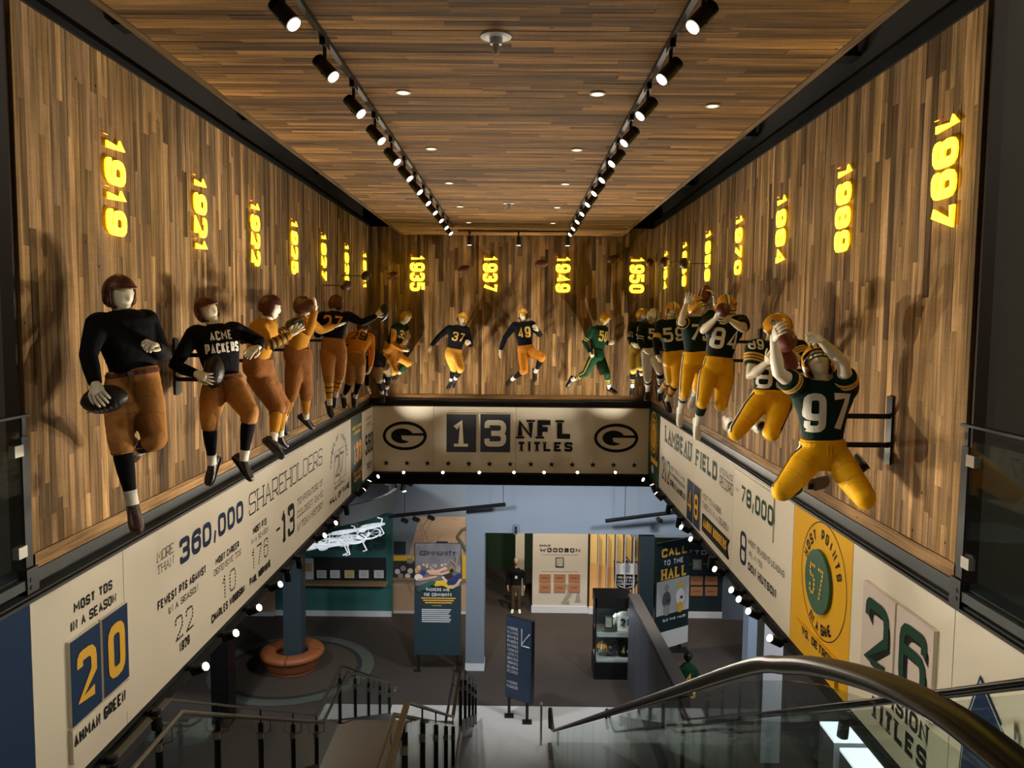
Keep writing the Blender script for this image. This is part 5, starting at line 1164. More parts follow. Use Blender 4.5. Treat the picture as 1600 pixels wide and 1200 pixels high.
fly(1038.5, 409.5, 'R', 'dark football on a rod above the white-helmeted mannequin, right wall', leather, .35)
fly(1069.5, 411.5, 'R', 'dark football on a rod above mannequin 59, right wall', leather, .38)
# ============================================================ UPPER GUARD RAILS
def guard(side):
    sd = 'left' if side < 0 else 'right'; X = (XL+.03) if side < 0 else (XR-.03); t = thing('glass_guard_rail', f'glass guard rail with black post at the {sd} edge of the opening', 'guard rail', (X, YF-.08, ZB-.1))
    for y in (YF-.07, YF-1.75, YF-3.4):
        b = MB(); b.bb(X-.012, X+.012, y-.035, y+.035, ZBT+.03, -.72, dsteel); b.bb(X-.008, X+.008, y-.02, y+.02, -.72, -.60, black); b.build('post', t)
        b = MB(); b.bb(X-.03, X+.03, y-.06, y+.06, ZBT+.03, ZBT+.2, black)
        for z in (.08, .13): b.tube([(X-.035, y-.02, ZBT+z), (X+.035, y-.02, ZBT+z)], .014, dsteel, 8)
        b.build('base_bracket', t)
        for z in (-.80, -1.42):
            b = MB(); b.bb(X-.02, X+.02, y-.115, y-.03, z-.035, z+.035, chrome); b.build('glass_clamp', t)
    b = MB(); b.bb(X-.025, X+.025, 1.0, YF-.03, -.60, -.585, dsteel); b.build('top_rail', t)
    for y0, y1 in ((YF-1.70, YF-.12), (YF-3.36, YF-1.80)):
        b = MB(); b.bb(X-.005, X+.005, y0, y1, -1.6, -.68, glass); b.build('glass_pane', t)
    b = MB(); b.bb(X-.02, X+.02, 1.0, YF-.12, -1.66, -1.6, steel); b.build('bottom_rail', t)
guard(-1); guard(1)

# ============================================================ LOWER HALL
def fl(px, py): return at(px, py, Z=ZF)
carpet = mat('brown_carpet', '#3a332d', .8, bump=.2, bscale=120, var=.10); terr = mat('terrazzo', '#bab8b4', .35, var=.12, bscale=60); bluew = mat('blue_wall', '#6f7b88', .7, var=.03, bscale=1)
teal = mat('teal_wall', '#2d6562', .6); mapm = mat('map_beige', '#b69a7e', .7); skirt = mat('white_skirting', '#c9cdd2', .6); dpanel = mat('dark_teal_panel', '#14252b', .55)
lwood = mat('pale_oak', '#8e6f4c', .5); greenw = mat('forest_green_wall', '#1c3a1f', .7); greyw = mat('grey_wall_panel', '#4c4f58', .6, var=.06, bscale=3)
b = MB(); b.bb(-13, 12, 2, 31, ZF-.2, ZF, carpet); struct(b.build('floor_lower'))
yt = fl(750, 1103).y
b = MB(); b.bb(-2.98, 3.6, 7, yt, ZF, ZF+.006, terr); struct(b.build('floor_terrazzo'))
for nm, c, rs in (('carpet_ring', fl(457, 1043), ((1.72, 1.86, '#2b2a2a'), (1.86, 2.18, '#4f574c'), (0, 1.72, '#4a4036'))), ('carpet_ring', fl(165, 1060), ((1.72, 1.86, '#2b2a2a'), (1.86, 2.18, '#4f574c'), (0, 1.72, '#4a4036')))):
    b = MB()
    for r0, r1, cc in rs: b.ringflat((c.x, c.y, ZF+.004), U, Vector((0, 1, 0)), r1, r0, mat('carpet'+cc, cc, .85, bump=.2, bscale=120, var=.08), 64)
    struct(b.build(nm))
b = MB(); b.bb(-13, -12.8, 2, 31, ZF, -3.4, bluew); struct(b.build('wall_lower_left')); b = MB(); b.bb(10.5, 10.7, 2, 31, ZF, -3.4, bluew); struct(b.build('wall_lower_right'))
b = MB(); b.bb(-13, 11, 30, 30.2, ZF, -3.4, greenw); struct(b.build('wall_lower_back'))
# blue front wall with the wide opening
YB = fl(742, 1048).y
def xat(px, Y, py=900): return at(px, py, Y=Y).x
def zat(py, Y, px=800): return at(px, py, Y=Y).z
x0, x1, x2 = xat(728, YB), xat(757, YB), xat(1000, YB); zh = zat(833, YB)
b = MB(); b.bb(x1, x2+2.4, YB, YB+.5, zh, -3.4, bluew); b.bb(x0+.0, x1, YB, YB+.5, ZF, -3.4, bluew); struct(b.build('wall_blue_header'))
b = MB(); b.bb(x0-.01, x1+.01, YB-.012, YB+.5, ZF, ZF+.2, skirt); struct(b.build('baseboard_pilaster'))
b = MB(); b.bb(x2, xat(1022, YB), YB+.02, YB+.4, ZF, zat(836, YB), dpanel); struct(b.build('wall_dark_panel'))
YW_ = fl(520, 962).y
b = MB(); b.bb(-13, xat(728, YW_)+.6, YW_+.5, YW_+.7, ZF, -3.4, bluew); struct(b.build('wall_blue_left'))
b = MB(); b.bb(xat(985, YB+3), 8, YB+3.0, YB+3.2, ZF+2.9, -3.4, bluew); struct(b.build('wall_blue_right'))
def panel(name, label, cat, px0, px1, py0, pyb, mt, th=.12, Y=None, top=None):
    Y = Y or fl((px0+px1)/2, pyb).y; x0, x1 = xat(px0, Y), xat(px1, Y); zt = zat(py0, Y, (px0+px1)/2); z0 = zat(pyb, Y, (px0+px1)/2)
    t = thing(name, label, cat, ((x0+x1)/2, Y, z0)); b = MB(); b.bb(x0, x1, Y, Y+th, z0, zt, mt); b.build('board', t); return t, Y, x0, x1, z0, zt
def fwrite(par_, text, Y, px0, px1, pyb, pyt, mt, **k):
    a = at(px0, pyb, Y=Y); e = at(px1, pyt, Y=Y); c = at(px0, pyt, Y=Y); return write(par_, text, (a.x, Y-.004, a.z), U, Z, NB, e.x-a.x, c.z-a.z, mt, **k)
def frect(t, name, Y, px0, px1, py0, py1, mt, th=.01, lab=None):
    a = at(px0, py1, Y=Y); e = at(px1, py0, Y=Y); b = MB(); b.bb(a.x, e.x, Y-th, Y-.001, a.z, e.z, mt); o = b.build(name, t)
    if lab: o['label'] = lab
    return o
# Woodson wall
t, Y, a0, a1, z0, z1 = panel('exhibit_wall', 'cream exhibit wall headed WOODSON with six copper plaques', 'exhibit wall', 832, 918, 833, 957, mat('exhibit_cream', '#b9b1a0', .6))
frect(t, 'skirting', Y, 830, 922, 947, 957, skirt, .05)
fwrite(t, 'WOODSON', Y-.01, 843.5, 906.5, 862, 856, ink, t=.18, gap=.3); fwrite(t, 'CHARLES', Y-.01, 843, 860, 853.5, 850.5, grey_ink, t=.16)
copper = mat('copper_plaque', '#b07a58', .4, .3)
for r in range(2):
    for c_ in range(3):
        x = 842.5+c_*22.8; y = 897+r*15.3; o = frect(t, 'copper_plaque', Y, x, x+18, y, y+12.8, copper, .03); frect(o, 'engraving', Y-.03, x+4, x+14, y+5, y+6.2, mat('engraving', '#7a4f38', .5)); 
o = frect(t, 'photo_frame', Y, 868, 881, 871, 886, ink, .02); frect(o, 'photo', Y-.02, 869.2, 879.8, 872.3, 884.8, mat('bw_photo', '#a39e94', .5, var=.5, bscale=30), .006)
gp = mat('pale_grey_print', '#8f897d', .6); fwrite(t, '21', Y-.005, 876, 909, 945, 912, gp, t=.2)
for y in (866.5, 893): frect(t, 'thin_rule', Y, 846, 904, y, y+.6, gp, .003)
# gold slatted wall with shield
t, Y, a0, a1, z0, z1 = panel('slatted_wall', 'gold slatted wall with a black and white hall of fame shield', 'exhibit wall', 919, 1000, 833, 958, mat('slat_back', '#3b2f1c', .6))
goldw = mat('gold_slat', '#d8b673', .5); goldo = mat('gold_slat_deep', '#cf9f60', .5)
for i in range(6):
    px = 920.5+i*13.4; o = frect(t, 'slat', Y, px, px+12.9, 834, 948, goldw, .03); frect(o, 'amber_print', Y-.03, px, px+12.9, 880+i*3, 948, goldo, .004)
for i in range(5): frect(t, 'lit_slat_edge', Y, 932.6+i*13.9, 934.2+i*13.9, 834, 948, white_p, .26)  # slat edges; the light on them is put in as white paint
frect(t, 'skirting', Y, 919, 1000, 948, 958, skirt, .11)
def shp(s): return [(-1, .78), (-.35, .62), (0, 1), (.35, .62), (1, .78), (.95, -.4), (.6, -.85), (0, -1), (-.6, -.85), (-.95, -.4)]
c = at(979, 896, Y=Y-.04)
for s_, m_, dy in ((1.0, ink, 0), (.90, white_p, .006), (.84, ink, .012)):
    b = MB(); b.prism([(c.x+x*.42*s_, Y-.05-dy, c.z+y*.56*s_) for x, y in shp(1)], (0, -.006, 0), m_); b.build('shield', t)
b = MB(); b.prism([(c.x+x*.35, Y-.0725, c.z-.22+y*.18) for x, y in ((-1, 1), (1, 1), (.9, -.6), (.5, -1), (-.5, -1), (-.9, -.6))], (0, -.002, 0), ink); b.build('shield_base', t)
b = MB(); b.prism([(c.x+x*.34, Y-.075, c.z+.20+y*.22) for x, y in ((-1, .65), (1, .65), (1, -1), (-1, -1))], (0, -.004, 0), white_p); b.build('shield_field', t)
b = MB(); b.prism([(c.x+x*.12, Y-.08, c.z+.21+y*.17) for x, y in ((-1, .3), (0, 1), (1, .3), (.8, -1), (-.8, -1))], (0, -.004, 0), mat('crest_blue', '#8fa0b4', .5)); b.build('crest', t)
for i, s_ in enumerate(('PRO FOOTBALL', 'HALL OF FAME', 'ENSHRINEE')): write(t, s_, (c.x-.29, Y-.08, c.z-.16-i*.105), U, Z, NB, .58, .075, white_p, t=.15)
frect(t, 'diagonal_line', Y, 919, 919.8, 834, 948, ink, .095)
# green corridor, white column
b = MB(); b.bb(xat(805, 27), xat(819, 27), 26.9, 27.2, ZF, -3.6, mat('cream_column', '#cfc6b2', .6)); struct(b.build('column_white'))
# speaker box on header
t = thing('wall_speaker', 'small blue-grey speaker box on the header above the standing person', 'speaker', at(806, 833, Y=YB)); b = MB(); p = at(806, 827, Y=YB-.08); b.box(p, (.1, .14, .24), bluew); b.build('box', t); b = MB(); b.box(p+Vector((0, -.075, 0)), (.07, .01, .2), dsteel); b.build('grille', t)
# teal counter wall
t, Y, a0, a1, z0, z1 = panel('display_counter', 'teal display counter wall with a row of cards in a dark niche', 'display', 429, 612, 806, 962, teal, .4)
frect(t, 'skirting', Y, 429, 612, 955, 962, skirt, .05); 
b = MB(); A = at(487, 906, Y=Y); E_ = at(603.5, 871.5, Y=Y); b.bb(A.x, E_.x, Y-.002, Y-.012, A.z, E_.z, mat('niche_black', '#17191b', .7)); b.build('niche', t)
b = MB(); A = at(430, 909, Y=Y); E_ = at(606, 905, Y=Y); b.bb(A.x, E_.x, Y-.35, Y, A.z, A.z+.05, lwood); b.build('shelf', t)
for i, px in enumerate((502.5, 523.5, 546, 568.5, 592)):
    o = frect(t, 'card', Y-.12, px-7.5, px+7.5, 891, 903, mat('gold_card', '#cdb884', .6) if i == 2 else white_p, .012)
    for q in (894, 897, 899.5): frect(o, 'text_line', Y-.132, px-4.5, px+4.5, q, q+.7, gp, .003)
o = frect(t, 'poster', Y-.02, 471, 490, 872.5, 905, white_p, .01); frect(o, 'poster_print', Y-.031, 474, 487, 880, 893, mat('poster_tan', '#b39a6c', .6), .004)
fwrite(t, 'PACKERS', Y-.002, 437, 603, 858, 826, mat('dark_teal_print', '#1d403f', .6), t=.22, slab=.3)
b = MB(); A = at(556, 822, Y=Y-.004); b.prism([(A.x-.12, Y-.006, A.z), (A.x+.12, Y-.006, A.z), (A.x, Y-.006, A.z+.22)], (0, -.003, 0), gp); b.build('triangle_mark', t)
# map walls
def mapwall(label, px0, px1, py0, pyb, seed, Y=None):
    t, Y, a0, a1, z0, z1 = panel('map_wall', label, 'exhibit wall', px0, px1, py0, pyb, mapm, .1, Y); rd = random.Random(seed); b = MB(); lm = mat('map_line', '#8a6f58', .7)
    for i in range(26):
        x = rd.uniform(a0+.05, a1-.05); z = rd.uniform(z0+.3, z1-.05); L = rd.uniform(.2, .9); a = rd.choice((.35, 1.92, .35, 1.92, 1.1)); dx, dz = math.cos(a)*L, math.sin(a)*L
        e = (min(max(x+dx, a0), a1), min(z+dz, z1)); b.tube([(x, Y-.003, z), (e[0], Y-.003, e[1])], .006, lm, 4)
    b.build('street_lines', t)['kind'] = 'stuff'; frect(t, 'skirting', Y, px0, px1, pyb-6, pyb, skirt, .03); return t, Y
t, Y = mapwall('beige street map wall behind the COMMUNITY sign', 613, 733, 808, 962, 3, YW_+.3)
river = mat('map_green', '#5c6a52', .7); b = MB(); b.tube([at(x, y, Y=Y-.006) for x, y in ((735, 822), (722, 828), (715, 838), (722, 848), (728, 858), (733, 866))], .05, river, 6); b.build('river', t)
b = MB(); b.prism([at(x, y, Y=Y-.02) for x, y in ((613, 808), (655, 808), (640, 866), (613, 866))][::-1], (0, .01, 0), bluew); b.build('blue_corner', t)
for x0_, x1_, y0_ in ((616, 634, 846), (682, 700, 846), (729, 746, 808)): frect(t, 'dark_panel', Y-.03, x0_, x1_, y0_, 866, dpanel)
o = frect(t, 'photo_mural', Y-.03, 615, 648, 869, 904, mat('mural_dark', '#2b2c2c', .6, var=.6, bscale=6)); frect(o, 'yellow_band', Y-.042, 615, 648, 869, 876, mat('mural_yellow', '#d9b233', .5)); frect(o, 'inset_photo', Y-.046, 636, 645, 872, 880, gp)
for x, y in ((621, 893), (630, 888), (641, 892), (626, 900), (637, 900)): b = MB(); b.disc(at(x, y, Y=Y-.045), U, Z, .09, white_p if x % 2 else gp, 10); b.build('figure_print', o)
frect(t, 'photo_mural', Y-.03, 722, 733, 869, 904, mat('mural_yellow', '#d9b233', .5)); frect(t, 'oak_rail', Y-.05, 613, 733, 904, 907, lwood, .03)
mapwall('beige street map wall at the far left of the lower hall', 372, 428, 850, 962, 5)
# community sign
ys = fl(685, 1048).y
t = thing('free_standing_sign', 'tall dark teal sign headed COMMUNITY standing on two posts', 'sign', fl(685, 1048))
frect(t, 'sign_board', ys, 648, 721, 848.5, 1021, mat('sign_teal', '#22383f', .5), .08)
for px in (654, 715): b = MB(); p = fl(px, 1048); b.bb(p.x-.03, p.x+.03, ys-.05, ys-.0, ZF, zat(1018, ys), dsteel); b.bb(p.x-.12, p.x+.06, ys-.1, ys+.05, ZF, ZF+.02, dsteel); b.build('post', t)
yp = ys-.085; pic = frect(t, 'printed_photo', yp+.004, 649, 720, 849.5, 915, mat('crowd_grey', '#6d6a6e', .6, var=.3, bscale=3), .004)
rd = random.Random(4); cols = ['#c9a58a', '#7e6a5c', '#c8c2b8', '#a08c7c', '#5a5f68', '#9a8878', '#8a8f94', '#b89a84']
PR = lambda cc: mat('print'+cc, cc, .6)
def blob(x, y, rx, ry, cc, i=[0]):
    i[0] += 1; b = MB(); b.disc(at(x, y, Y=yp-.003-.0004*i[0]), U, Z, rx*.0162, PR(cc), 12, ry*.0162); b.build('crowd_print', pic)
def limb(pts, cc, r, i=[0]):
    i[0] += 1; b = MB(); b.tube([Vector((p.x, yp-.028-.0006*i[0], p.z)) for p in (at(x, y, Y=yp-.03) for x, y in pts)], r*.0162, PR(cc), 8, round_=True, flat=.06, side=(0, 0, 1)); b.build('player_print', pic)
for k in range(26): blob(rd.uniform(660, 700), rd.uniform(881, 890), rd.uniform(1.6, 2.6), rd.uniform(1.6, 2.6), cols[k % 8])
for px in (649, 720): pass
limb(((655, 921), (660, 918), (668, 915)), '#2c4a48', 5); blob(654.5, 887, 3.4, 4.2, '#c9a58a'); blob(651, 891, 3, 5, '#c98a3c'); blob(654, 902, 7, 5.5, '#d8d4d0'); blob(661, 895, 5, 4.5, '#3b3a78'); limb(((654, 906), (668, 904), (681, 901)), '#c9a58a', 2)
limb(((669, 893), (684, 893), (696, 888)), '#d6a98c', 2.6); limb(((672, 896), (690, 897), (700, 894)), '#caa08a', 2.2); blob(700, 900, 9, 5, '#2e2925'); blob(706, 890, 5.4, 6.2, '#8f7d42'); blob(706, 892, 3.6, 4, '#1e1c1b')
limb(((698, 884), (703, 874), (712, 882)), '#8d7d70', 1.6); limb(((713, 886), (715, 868)), '#84766c', 2); blob(716, 889, 4.5, 6, '#8d8a80'); limb(((681, 912), (692, 911), (703, 916)), '#d9b32e', 4.6); limb(((664, 918), (672, 911), (679, 911)), '#2f5a50', 4)
limb(((692, 902), (697, 908), (702, 911)), '#d0b9a6', 2); limb(((702, 911), (712, 904), (718, 900)), '#27305e', 5); limb(((706, 918), (714, 914), (719, 906)), '#b8a596', 2.4)
fwrite(t, 'COMMUNITY', yp-.01, 656.5, 712, 867.5, 860.5, ink, t=.13); fwrite(t, 'PACKERS AND', yp-.05, 666, 702, 923.5, 918.5, white_p, t=.15); fwrite(t, 'THE COMMUNITY', yp-.05, 662, 706, 931.5, 926, white_p, t=.15)
for i in range(3): frect(t, 'gold_text_line', yp, 658+i*3, 712-i*3, 934+i*3.6, 935.2+i*3.6, gold_ink, .003)
for i in range(7): frect(t, 'white_text_line', yp, 659, 705-(i*7 % 5), 952+i*3.1, 953.3+i*3.1, white_p, .003)
frect(t, 'thin_rule', yp, 675, 690, 946, 946.6, gold_ink, .003)
# directory sign
a, e = fl(795, 1112), fl(827, 1128); a = at(790, 962, Y=17.9); 
Pn = fl(797, 1117); Pf = fl(824, 1131); t = thing('directory_sign', 'slate blue free-standing directory sign with white lines of text and a down-left arrow', 'sign', Pn)
zt_, zb_ = at(791.5, 962, Y=Pn.y).z, at(791.5, 1088, Y=Pn.y).z
A = Vector((at(790.5, 1000, Y=Pn.y).x, Pn.y, 0)); B_ = Vector((at(831, 1000, Y=Pf.y).x, Pf.y, 0)); du = (B_-A).normalized(); Ld = (B_-A).length; nn = du.cross(Z); nn = nn if nn.y < 0 else -nn
Rm = Matrix((du, -nn, Z)).transposed(); slateb = mat('slate_sign', '#34475f', .45)
b = MB(); b.box((A+B_)/2+Z*((zt_+zb_)/2)-nn*.06, (Ld, .12, zt_-zb_), black, Rm); b.box((A+B_)/2+Z*((zt_+zb_)/2)+nn*.003, (Ld-.02, .006, zt_-zb_-.02), slateb, Rm); b.build('board', t)
for q in (.15, .85): b = MB(); p = A.lerp(B_, q); b.box((p.x, p.y, (ZF+zb_)/2), (.07, .07, zb_-ZF), black); b.box((p.x, p.y, ZF+.012), (.22, .22, .024), black); b.build('post', t)
H_ = zt_-zb_; ln = ['MORE', 'PLAYERS', 'GAMES', 'PASSES', 'CATCHES', 'TACKLES', 'JERSEYS', 'DRIVES', 'TROPHIES', 'SEASONS', 'RECORDS']
for i, s_ in enumerate(ln+['MORE', 'PACKERS']):
    z_ = zt_-.30-i*.105-(.16 if i >= 11 else 0); O_ = A+du*.05+Z*z_+nn*.008; write(t, s_, O_, du, Z, nn, Ld*.42, .072, white_p, t=.10 if i in (1, 6, 10) else .17)
for p0, p1 in (((.62, -.22), (.62, -.62)), ((.62, -.62), (.92, -.62)), ((.62, -.60), (.92, -.30))):
    b = MB(); q0 = A+du*(Ld*p0[0])+Z*(zt_+p0[1])+nn*.01; q1 = A+du*(Ld*p1[0])+Z*(zt_+p1[1])+nn*.01; b.tube([q0, q1], .016, white_p, 6); b.build('arrow', t)
# call to the hall sign
A = at(1023, 1000, Y=21.8); B_ = at(1073, 1000, Y=22.5); A = Vector((A.x, 21.8, 0)); B_ = Vector((B_.x, 22.5, 0)); du = (B_-A).normalized(); Ld = (B_-A).length; nn = Vector((du.y, -du.x, 0)); Rm = Matrix((du, -nn, Z)).transposed()
zt_ = at(1023, 849, Y=21.8).z; zb_ = at(1028, 1017, Y=21.8).z; H_ = zt_-zb_; t = thing('free_standing_sign', 'dark sign headed CALL TO THE HALL with two printed players on a black post', 'sign', (A.x, A.y, ZF))
dk = mat('call_dark', '#15262a', .5); b = MB(); b.box((A+B_)/2+Z*((zt_+zb_)/2), (Ld, .06, H_), dk, Rm); b.build('board', t)
def band(nm, h0, h1, m_, off=.034): b = MB(); b.box((A+B_)/2+Z*(zt_-H_*(h0+h1)/2)+nn*off, (Ld, .006, H_*(h1-h0)), m_, Rm); return b.build(nm, t)
band('grey_field', .36, .68, mat('sign_grey', '#aeb0ad', .6)); band('white_foot', .84, 1, mat('sign_white', '#c7c8c6', .6))
wr_ = lambda s_, x0_, x1_, h0, h1, m_, **k: write(t, s_, A+du*(Ld*x0_)+Z*(zt_-H_*h1)+nn*.038, du, Z, nn, Ld*(x1_-x0_), H_*(h1-h0), m_, **k)
wr_('CALL', .12, .92, .06, .14, gold_ink, t=.18); wr_('TO THE', .18, .8, .17, .22, white_p, t=.16); wr_('HALL', .12, .92, .25, .35, gold_ink, t=.18, slab=.3)
wr_('OLD TIME VALOR', .2, .9, .72, .745, white_p, t=.2)
for x_, cs in ((.30, ('#55585c', '#8d8f90', '#3b3d40')), (.72, ('#e6e6e2', '#e0b040', '#5a3a2a'))):
    P0 = A+du*(Ld*x_)+nn*.04; b = MB()
    b.disc(P0+Z*(zt_-H_*.43), du, Z, .09, mat('pl'+cs[1], cs[1], .6), 14, .11); b.disc(P0+Z*(zt_-H_*.54)+nn*.002, du, Z, .17, mat('pl'+cs[0], cs[0], .6), 14, .24); b.disc(P0+Z*(zt_-H_*.64)+nn*.004, du, Z, .12, mat('pl'+cs[1], cs[1], .6), 14, .16); b.disc(P0+Z*(zt_-H_*.55)+nn*.006+du*.05, du, Z, .06, mat('pl'+cs[2], cs[2], .6), 10, .05); b.build('player_print', t)
b = MB(); q = A.lerp(B_, .78); b.bb(q.x-.05, q.x+.05, q.y+.05, q.y+.15, ZF, zb_+.5, black); b.bb(q.x-.25, q.x+.25, q.y-.1, q.y+.3, ZF, ZF+.02, black); b.build('post', t)
# lofton wall
t, Y, a0, a1, z0, z1 = panel('exhibit_wall', 'dark exhibit wall headed LOFTON with copper plaques, right of the hanging sign', 'exhibit wall', 1040, 1130.5, 846, 965, dpanel)
frect(t, 'skirting', Y, 1040, 1131, 956, 965, skirt, .05); fwrite(t, 'LOFTON', Y-.01, 1052, 1115, 866, 859, white_p, t=.18, gap=.25)
o = frect(t, 'photo_frame', Y, 1082, 1096.5, 874, 890, gp, .02); frect(o, 'photo', Y-.02, 1084, 1094.5, 876, 888, mat('bw_photo2', '#b4b0a8', .5, var=.5, bscale=30), .006)
for r in range(2):
    for x in (1056, 1078.5, 1101.5):
        y = 900+r*17; o = frect(t, 'copper_plaque', Y, x, x+19.5, y, y+13.5, copper, .03); frect(o, 'engraving', Y-.03, x+4, x+15, y+6, y+7.2, mat('engraving', '#7a4f38', .5))
for x0_, x1_ in ((1052, 1080), (1098, 1118)): frect(t, 'thin_rule', Y, x0_, x1_, 881, 882, gp, .003)
# pillars and door on the right
def pillar(name, px0, px1, pyb, mt, dep=.5):
    Y = fl(px0, pyb).y; b = MB(); b.bb(xat(px0, Y), xat(px1, Y), Y, Y+dep, ZF, -3.4, mt); return struct(b.build(name)), Y
pillar('column_blue', 1172, 1196, 1050, mat('pale_blue_paint', '#9fb3ca', .6)); pillar('column_white_right', 1197.5, 1228, 1192, skirt)
pillar('wall_recess_right', 1131, 1170, 968, mat('slate_blue_wall', '#55606c', .7), .3)  # wall block in a darker blue-grey
# dark sloping-looking parapet wall
zt_ = -7.05; F0 = at(983, 932, Z=zt_); F1 = at(1061, 1086, Z=zt_)
du = (F1-F0); L_ = du.length; du.normalize(); rn = Vector((-du.y, du.x, 0)); rn = rn if rn.x > 0 else -rn; Rm = Matrix((du, rn, Z)).transposed()
b = MB(); b.box((F0+F1)/2+rn*.12-Z*((zt_-ZF)/2), (L_, .2, zt_-ZF), dsteel, Rm); w_ = b.build('wall_parapet'); struct(w_)
for i in range(6):
    b = MB(); p = F0.lerp(F1, (i+.5)/6); b.box(p+rn*.01-Z*((zt_-ZF)/2+.04), (L_/6-.02, .03, zt_-ZF-.08), greyw, Rm); b.build('wall_panel', w_)
b = MB(); b.box((F0+F1)/2+rn*.12+Z*.03, (L_+.04, .28, .07), mat('parapet_cap', '#5b534c', .5), Rm); b.build('cap', w_)
# showcase
Yc = fl(950, 1062).y; t = thing('display_case', 'black framed glass showcase with jerseys and a gold helmet', 'display case', fl(955, 1062)); x0_, x1_ = xat(931, Yc), xat(990, Yc); zt_ = zat(933, Yc); dp = .8
zb1, zs, = zat(1034, Yc), zat(990, Yc)
b = MB(); b.bb(x0_, x1_, Yc, Yc+dp, ZF, zb1, black); b.build('plinth', t); b = MB(); b.bb(x0_, x1_, Yc, Yc+dp, zat(949, Yc), zt_, black); b.build('hood', t)
b = MB(); b.bb(x0_+.02, x1_-.02, Yc+dp-.04, Yc+dp, zb1, zt_, dsteel); b.build('back_panel', t)
for x in (x0_, x1_-.04): b = MB(); b.bb(x, x+.04, Yc, Yc+.04, zb1, zt_, black); b.build('frame_post', t)
b = MB(); b.bb(x0_+.04, x1_-.04, Yc+.01, Yc+.02, zb1, zat(949, Yc), glass); b.build('glass_pane', t)
b = MB(); b.bb(x0_+.04, x1_-.04, Yc+.05, Yc+dp-.04, zb1, zb1+.05, white_p); b.build('base_deck', t)
b = MB(); b.bb(x0_+.04, x1_-.04, Yc+.05, Yc+dp-.04, zs-.03, zs, chrome); b.bb(x0_+.06, x1_-.06, Yc+.04, Yc+.05, zs-.08, zs+.05, mat('label_bar', '#b9c0c2', .5)); b.build('shelf', t); fwrite(t, 'WOODSON', Yc+.035, 940, 963, 987.5, 984, ink, t=.2)
d = bpy.data.lights.new('case_light', 'POINT'); d.energy = 14; d.color = (.9, .95, 1); d.shadow_soft_size = .1; o = bpy.data.objects.new('case_light', d); C.objects.link(o); o.location = ((x0_+x1_)/2-.2, Yc+.3, zat(952, Yc))
def jersey_form(label, c, w, h, mt, num, nm, stand=None, bands=()):
    t = thing('jersey_display', label, 'jersey', (c[0], c[1], c[2]-h/2)); c = Vector(c); b = MB(); up = Z; rt = U; fr = Vector((0, -1, 0))
    b.loft([ring(c+up*(y*h), rt, fr, x*w, x*w*.55) for y, x in ((-.5, .30), (-.2, .31), (.1, .36), (.33, .38), (.44, .26), (.5, .14))], mt)
    for s_ in (-1, 1): b.tube([c+up*h*.33+rt*s_*w*.28, c+up*h*.12+rt*s_*w*.46, c-up*h*.1+rt*s_*w*.52], [w*.15, w*.13, w*.11], mt, 12)
    garment(b, 'jersey', t, .02); 
    write(t, num, c+fr*(w*.24)-rt*w*.2-up*h*.1, rt, up, fr, w*.4, h*.36, nm, t=.2)
    for y, m_ in bands:
        for s_ in (-1, 1): b = MB(); p = c+up*h*(y)+rt*s_*w*(.50); b.tube([p, p-up*.05*h], w*.135, m_, 14); b.build('sleeve_stripe', t)
    return t
jersey_form('white jersey with 21 on the upper shelf of the showcase', (xat(977, Yc+.35), Yc+.35, zat(970, Yc+.35)), .62, .58, white_c, '21', navy)
jersey_form('black jersey with 44 on the lower deck of the showcase', (xat(979, Yc+.35), Yc+.35, zat(1013, Yc+.35)), .62, .58, blk_knit, '44', stripe_g)
o = frect(None, 'framed_photo', Yc+.3, 944.5, 957.5, 962, 982, ink, .03); tag(o, 'small black and white framed photo on the upper shelf of the showcase', 'photo'); frect(o, 'photo', Yc+.269, 946, 956, 964, 980, mat('bw_photo', '#a39e94', .5), .004)
t = thing('football_helmet', 'gold football helmet on the lower deck of the showcase', 'helmet', (xat(942.5, Yc+.3), Yc+.3, zb1+.05)); helmet(t, Vector((xat(942.5, Yc+.3), Yc+.3, zb1+.27)), (-.2, -1, 0), Z, 1.3, 'modern')
t = thing('football_helmet', 'dark football helmet beside the gold one in the showcase', 'helmet', (xat(957, Yc+.3), Yc+.3, zb1+.05)); 
b = MB(); c = Vector((xat(956, Yc+.3), Yc+.3, zb1+.26)); b.ell(c, [U*.13, Vector((0, .15, 0)), Z*.14], black); b.build('shell', t, smooth=True)
p = at(1074, 1062, Y=16.2); t = jersey_form('green jersey with gold sleeve stripes on a black stand behind the grey parapet wall', (p.x, 16.2, p.z), .46, .75, green_k, '4', stripe_g, bands=((.02, stripe_g), (-.08, stripe_g)))
b = MB(); b.tube([(p.x, 16.2, ZF), (p.x, 16.2, p.z+.5)], .03, black, 10); b.box((p.x, 16.2, ZF+.02), (.5, .5, .04), black); b.ell((p.x+.0, 16.2, p.z+.50), [U*.09, Vector((0, .09, 0)), Z*.11], black, 14, 8); b.build('stand', t)
b = MB()
for z in (-.36, -.28): b.tube([(p.x, 16.2, p.z+z), (p.x, 16.2, p.z+z+.035)], .175, stripe_g, 20, flat=.62, side=(1, 0, 0))
b.build('hem_stripe', t)
